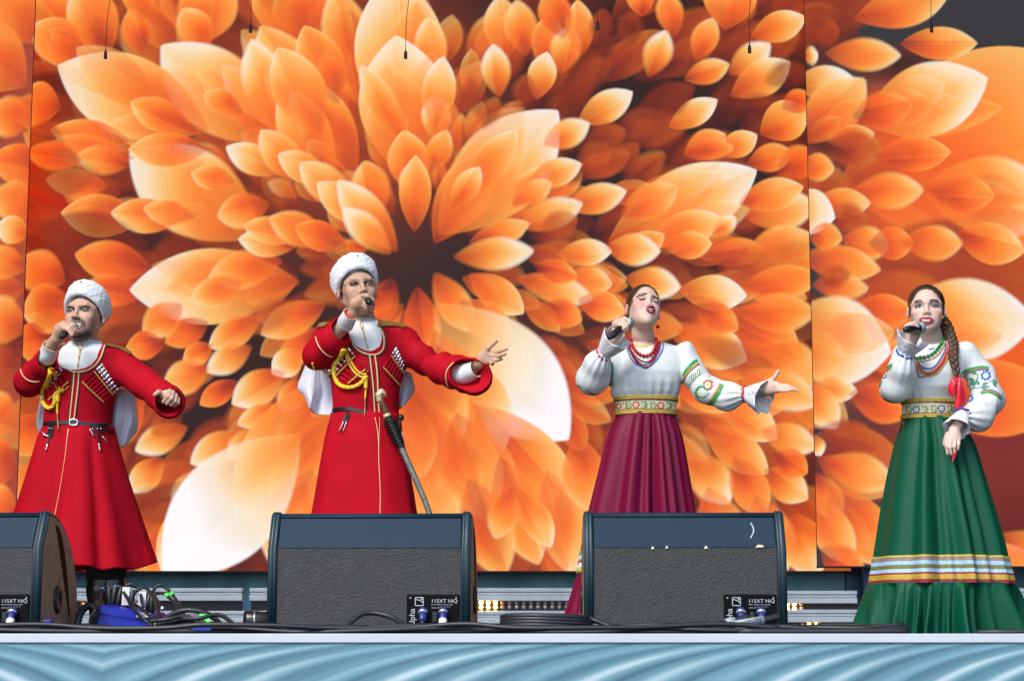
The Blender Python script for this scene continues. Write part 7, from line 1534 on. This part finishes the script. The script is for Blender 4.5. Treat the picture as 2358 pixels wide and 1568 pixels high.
    D = Decals(hd.bv, Y); red = (.30, .015, .045)
    D.poly([F4(*p) for p in ((480, 722), (530, 684), (580, 680), (610, 686), (645, 680), (695, 686), (742, 728), (718, 790), (665, 832), (605, 840), (545, 815), (500, 768))], red, .0026, 4); D.build('lips', face_m, root)
    D = Decals(hd.bv, Y); D.poly([F4(*p) for p in ((522, 738), (560, 722), (640, 722), (695, 737), (680, 764), (640, 778), (580, 778), (540, 760))], (.03, .008, .01), .0042, 2); D.build('open_mouth', face_m, root)
    D = Decals(hd.bv, Y)
    for i in range(7): x0 = 534 + i * 22; D.poly([F4(x0, 728), F4(x0 + 21, 726), F4(x0 + 21, 750), F4(x0 + 1, 750)], (.70, .64, .48), .0058, 1)
    for i in range(6): x0 = 548 + i * 21; D.poly([F4(x0, 755), F4(x0 + 20, 755), F4(x0 + 19, 770), F4(x0 + 2, 770)], (.64, .58, .44), .0054, 1)
    D.build('teeth', face_m, root)
    hair_shell(hd, root, cut)
    # braid over the shoulder
    P = smooth_path(np.array([W(*F4(930, 740), Y + .06), W(*F4(975, 830), Y + .04), W(*D0(800, 520), Y + .0), W(*D0(830, 600), Y - .06), W(*D0(836, 700), Y - .115), W(*D0(852, 790), Y - .135), W(*D0(878, 880), Y - .14)]), 12)
    L = np.linspace(0, 1, len(P)); rad = np.interp(L, [0, .25, .6, 1], [.024, .028, .022, .012]); T, U_, N_ = frames(P); s = np.concatenate([[0], np.cumsum(np.linalg.norm(np.diff(P, axis=0), axis=1))]); b_ = MB()
    side = np.cross(T, (0, 1, 0)); side /= np.linalg.norm(side, axis=1)[:, None]
    for k in range(3):
        ph = s * 62 + k * 2.094; Q = P + side * (np.sin(ph) * rad * .62)[:, None] + np.array([0, 1, 0]) * (np.sin(2 * ph) * rad * .38)[:, None]; Q = smooth_path(Q, 2); b_.tube(Q, np.interp(np.linspace(0, 1, len(Q)), L, rad) * .60, 9)
    b_.build('braid', mat('braid_brown', (.075, .038, .020), .42, bump=1.0, bscale=190, var=.4, vscale=70), root)
    # red bow
    rb = mat('ribbon_red', tuple(lin((208, 18, 44))), .4, bump=.08, bscale=200, sheen=.3)
    def ribbon(rowsL, name):
        Q = np.array([smooth_path(np.array([W(*D0(x, y), Y + d) for x, y, d in r]), 6) for r in rowsL]); Q = np.array([smooth_path(Q[:, j], 6) for j in range(Q.shape[1])]).transpose(1, 0, 2); o = mk(name, Q.reshape(-1, 3), grid_faces(Q.shape[0], Q.shape[1]), rb, root); md = o.modifiers.new('cloth_thickness', 'SOLIDIFY'); md.thickness = .003
    ribbon([[(860, 872, -.15), (830, 868, -.17), (800, 920, -.17), (785, 960, -.16)], [(880, 880, -.15), (855, 920, -.185), (820, 960, -.18), (790, 990, -.165)], [(895, 890, -.15), (870, 960, -.17), (845, 1010, -.18), (825, 1045, -.165)]], 'bow_loop')
    ribbon([[(870, 870, -.15), (895, 872, -.16), (905, 890, -.15)], [(855, 960, -.16), (885, 960, -.175), (925, 975, -.16)], [(850, 1060, -.16), (885, 1060, -.17), (940, 1060, -.15)], [(845, 1130, -.155), (880, 1130, -.165), (935, 1100, -.145)]], 'bow_tail')
    q = [W(*H4(515, 1380), Y - .225), W(*H4(580, 1335), Y - .225), W(*H4(545, 1450), Y - .222), W(*H4(500, 1545), Y - .22), W(*H4(505, 1450), Y - .222)]; o = mk('ribbon_end', q, [(0, 1, 2, 4), (2, 3, 4)], rb, root, False); md = o.modifiers.new('cloth_thickness', 'SOLIDIFY'); md.thickness = .002
    # embroidery
    D = Decals(bv, Y)
    D.strip([F4(655, 1300), F4(710, 1290), F4(765, 1268)], 3.0, BLU, .002)
    D.strip([D0(905, 838), D0(940, 812), D0(1000, 792), D0(1070, 782), D0(1128, 790)], 6.0, GRN, .002, 10, -2.0, 5.); D.strip([D0(910, 862), D0(945, 832), D0(1005, 808), D0(1070, 797), D0(1130, 802)], 3.4, tuple(lin((150, 110, 30))), .0024); D.strip([D0(912, 874), D0(948, 842), D0(1006, 817), D0(1070, 805), D0(1132, 810)], 1.6, BLU, .0030)
    D.strip([D0(1065, 1005), D0(1120, 992), D0(1180, 1010), D0(1238, 1050)], 5.5, GRN, .002, 10, 2.0, 5.); D.strip([D0(1070, 992), D0(1120, 980), D0(1180, 996), D0(1236, 1035)], 3.0, tuple(lin((170, 120, 60))), .0024); D.strip([D0(1072, 983), D0(1122, 971), D0(1182, 986), D0(1236, 1024)], 1.5, BLU, .003)
    D.flower(D0(1105, 855), 12.5, BLU, (.62, .74, .82), CRM, 8, .2); D.flower(D0(972, 1045), 10, BLU, (.62, .74, .82), CRM, 8)
    vine(D, [D0(960, 965), D0(1010, 960), D0(1070, 950), D0(1150, 900), D0(1180, 880)], DTL); vine(D, [D0(1000, 960), D0(1020, 920), D0(1040, 860), D0(1010, 825), D0(980, 835)], TEAL, 1.8); vine(D, [D0(940, 1000), D0(970, 990), D0(990, 965)], TEAL)
    for (p, r_, c_) in (((1010, 880), (1000, 940), TEAL), ((1005, 890), (970, 880), GRN), ((1005, 900), (975, 935), GRN), ((1035, 900), (1050, 935), GRN), ((1020, 850), (1015, 910), tuple(lin((206, 214, 170)))), ((1060, 950), (1110, 965), DTL), ((1090, 945), (1140, 950), TEAL), ((1075, 935), (1120, 910), DTL), ((1160, 900), (1195, 960), DTL), ((950, 930), (940, 985), DTL), ((960, 990), (940, 1015), DTL), ((1170, 890), (1200, 930), TEAL), ((990, 830), (1030, 835), GRN)): D.leaf(D0(*p), D0(*r_), 6.4, c_, .002)
    D.strip([D0(262, 800), D0(290, 785), D0(328, 762)], 4.0, GRN, .002, 8, 1.5, 5.); D.strip([D0(256, 828), D0(285, 810), D0(325, 782)], 2.4, tuple(lin((150, 110, 30))), .0024); D.flower(D0(258, 860), 6.5, BLU, CRM, CRM, 8, 0., .9); D.strip([D0(240, 900), D0(225, 930), D0(205, 970)], 2.4, TEAL, .002); D.strip([D0(205, 985), D0(225, 1030), D0(300, 1068), D0(390, 1092), D0(450, 1085)], 2.6, GRN, .002, 8, 1.3, 5.)
    D.build('embroidery', deco_m, root)['kind'] = 'stuff'
    sash(root, [(922, 2080, 2202), (966, 2080, 2201)], Y, .72, sash_motif([(D0(527, 1138), 9.8), (D0(735, 1130), 9.8)], tuple(lin((36, 84, 168)))))
    frill(root, W(2085, 812, Y - .20), W(2100, 780, Y - .235), .036, .072, 8, 7, .24)
    frill(root, W(2216, 956, Y - .15), W(2204, 985, Y - .185), .030, .058, 9, 6, .3)
    for c_, d_, r_ in ((W(2085, 814, Y - .2), (.4, -.8, 1), .042), (W(2217, 955, Y - .15), (-.4, -1, -1), .036)):
        R = rot_to(d_); ring = np.array([c_ + R @ np.array([r_ * math.cos(k), r_ * math.sin(k), .003 * math.sin(7 * k)]) for k in np.linspace(0, 6.283, 41)[:-1]]); V, F = tube(ring, .0048, 7, closed=True); mk('cuff_tie', V, F, mat('tie_blue', tuple(lin((24, 60, 160))), .55, bump=.6, bscale=200), root)
    bb = bvh_of(*join_bv(None, root, hd)); gb = mat('bead_green', tuple(lin((16, 130, 56))), .2, spec=.6); gold = mat('bead_gold', tuple(lin((214, 180, 70))), .25, metal=.4); rdb = mat('bead_red'); blb = mat('bead_navy', tuple(lin((40, 70, 160))), .25); pk = mat('bead_pink', tuple(lin((210, 130, 130))), .25)
    beads(bb, [F4(930, 990), F4(935, 1080), F4(905, 1180), F4(850, 1260), F4(780, 1350), F4(690, 1420), F4(600, 1450), F4(520, 1460), F4(440, 1475)], .0085, gb, 'necklace', root, Y, .008, each=True, gap=1.98)
    for pth, r, m in (([F4(960, 1120), F4(940, 1240), F4(860, 1370), F4(760, 1460), F4(640, 1510), F4(520, 1530), F4(400, 1510)], .0040, gold), ([D0(770, 560), D0(765, 640), D0(735, 700), D0(690, 770), D0(640, 800), D0(580, 790), D0(545, 750)], .0036, blb), ([D0(775, 575), D0(770, 660), D0(730, 740), D0(680, 800), D0(620, 830), D0(570, 800), D0(535, 745)], .0036, pk), ([D0(780, 600), D0(775, 680), D0(735, 760), D0(680, 820), D0(615, 845), D0(560, 805), D0(525, 740)], .0040, rdb), ([D0(784, 610), D0(780, 690), D0(742, 768), D0(686, 830), D0(625, 850)], .0042, rdb), ([D0(790, 620), D0(785, 700), D0(750, 775), D0(690, 840), D0(622, 860), D0(570, 825), D0(530, 760), D0(518, 720)], .0042, gold), ([D0(525, 760), D0(545, 850), D0(580, 868), D0(630, 850)], .0038, mat('bead_dark_red'))):
        beads(bb, pth, r, m, 'necklace', root, Y)
    e = W(*F4(990, 725), Y - .01); V, F = revolve([(.006 * math.sin(q), -.006 * math.cos(q)) for q in np.linspace(.01, 3.13, 8)], 12, e); er = mk('earring', V, F, gb, root); V, F = revolve([(.008 * math.sin(q), -.010 * math.cos(q)) for q in np.linspace(.01, 3.13, 8)], 12, e - np.array([0, 0, .016])); mk('earring_drop', V, F, mat('amber', (.45, .12, .02), .2), er)
    handheld_mic((*F4(205, 925), -.42), (*F4(540, 885), -.27), Y, 'black microphone held by the woman with the braid')
woman_two()
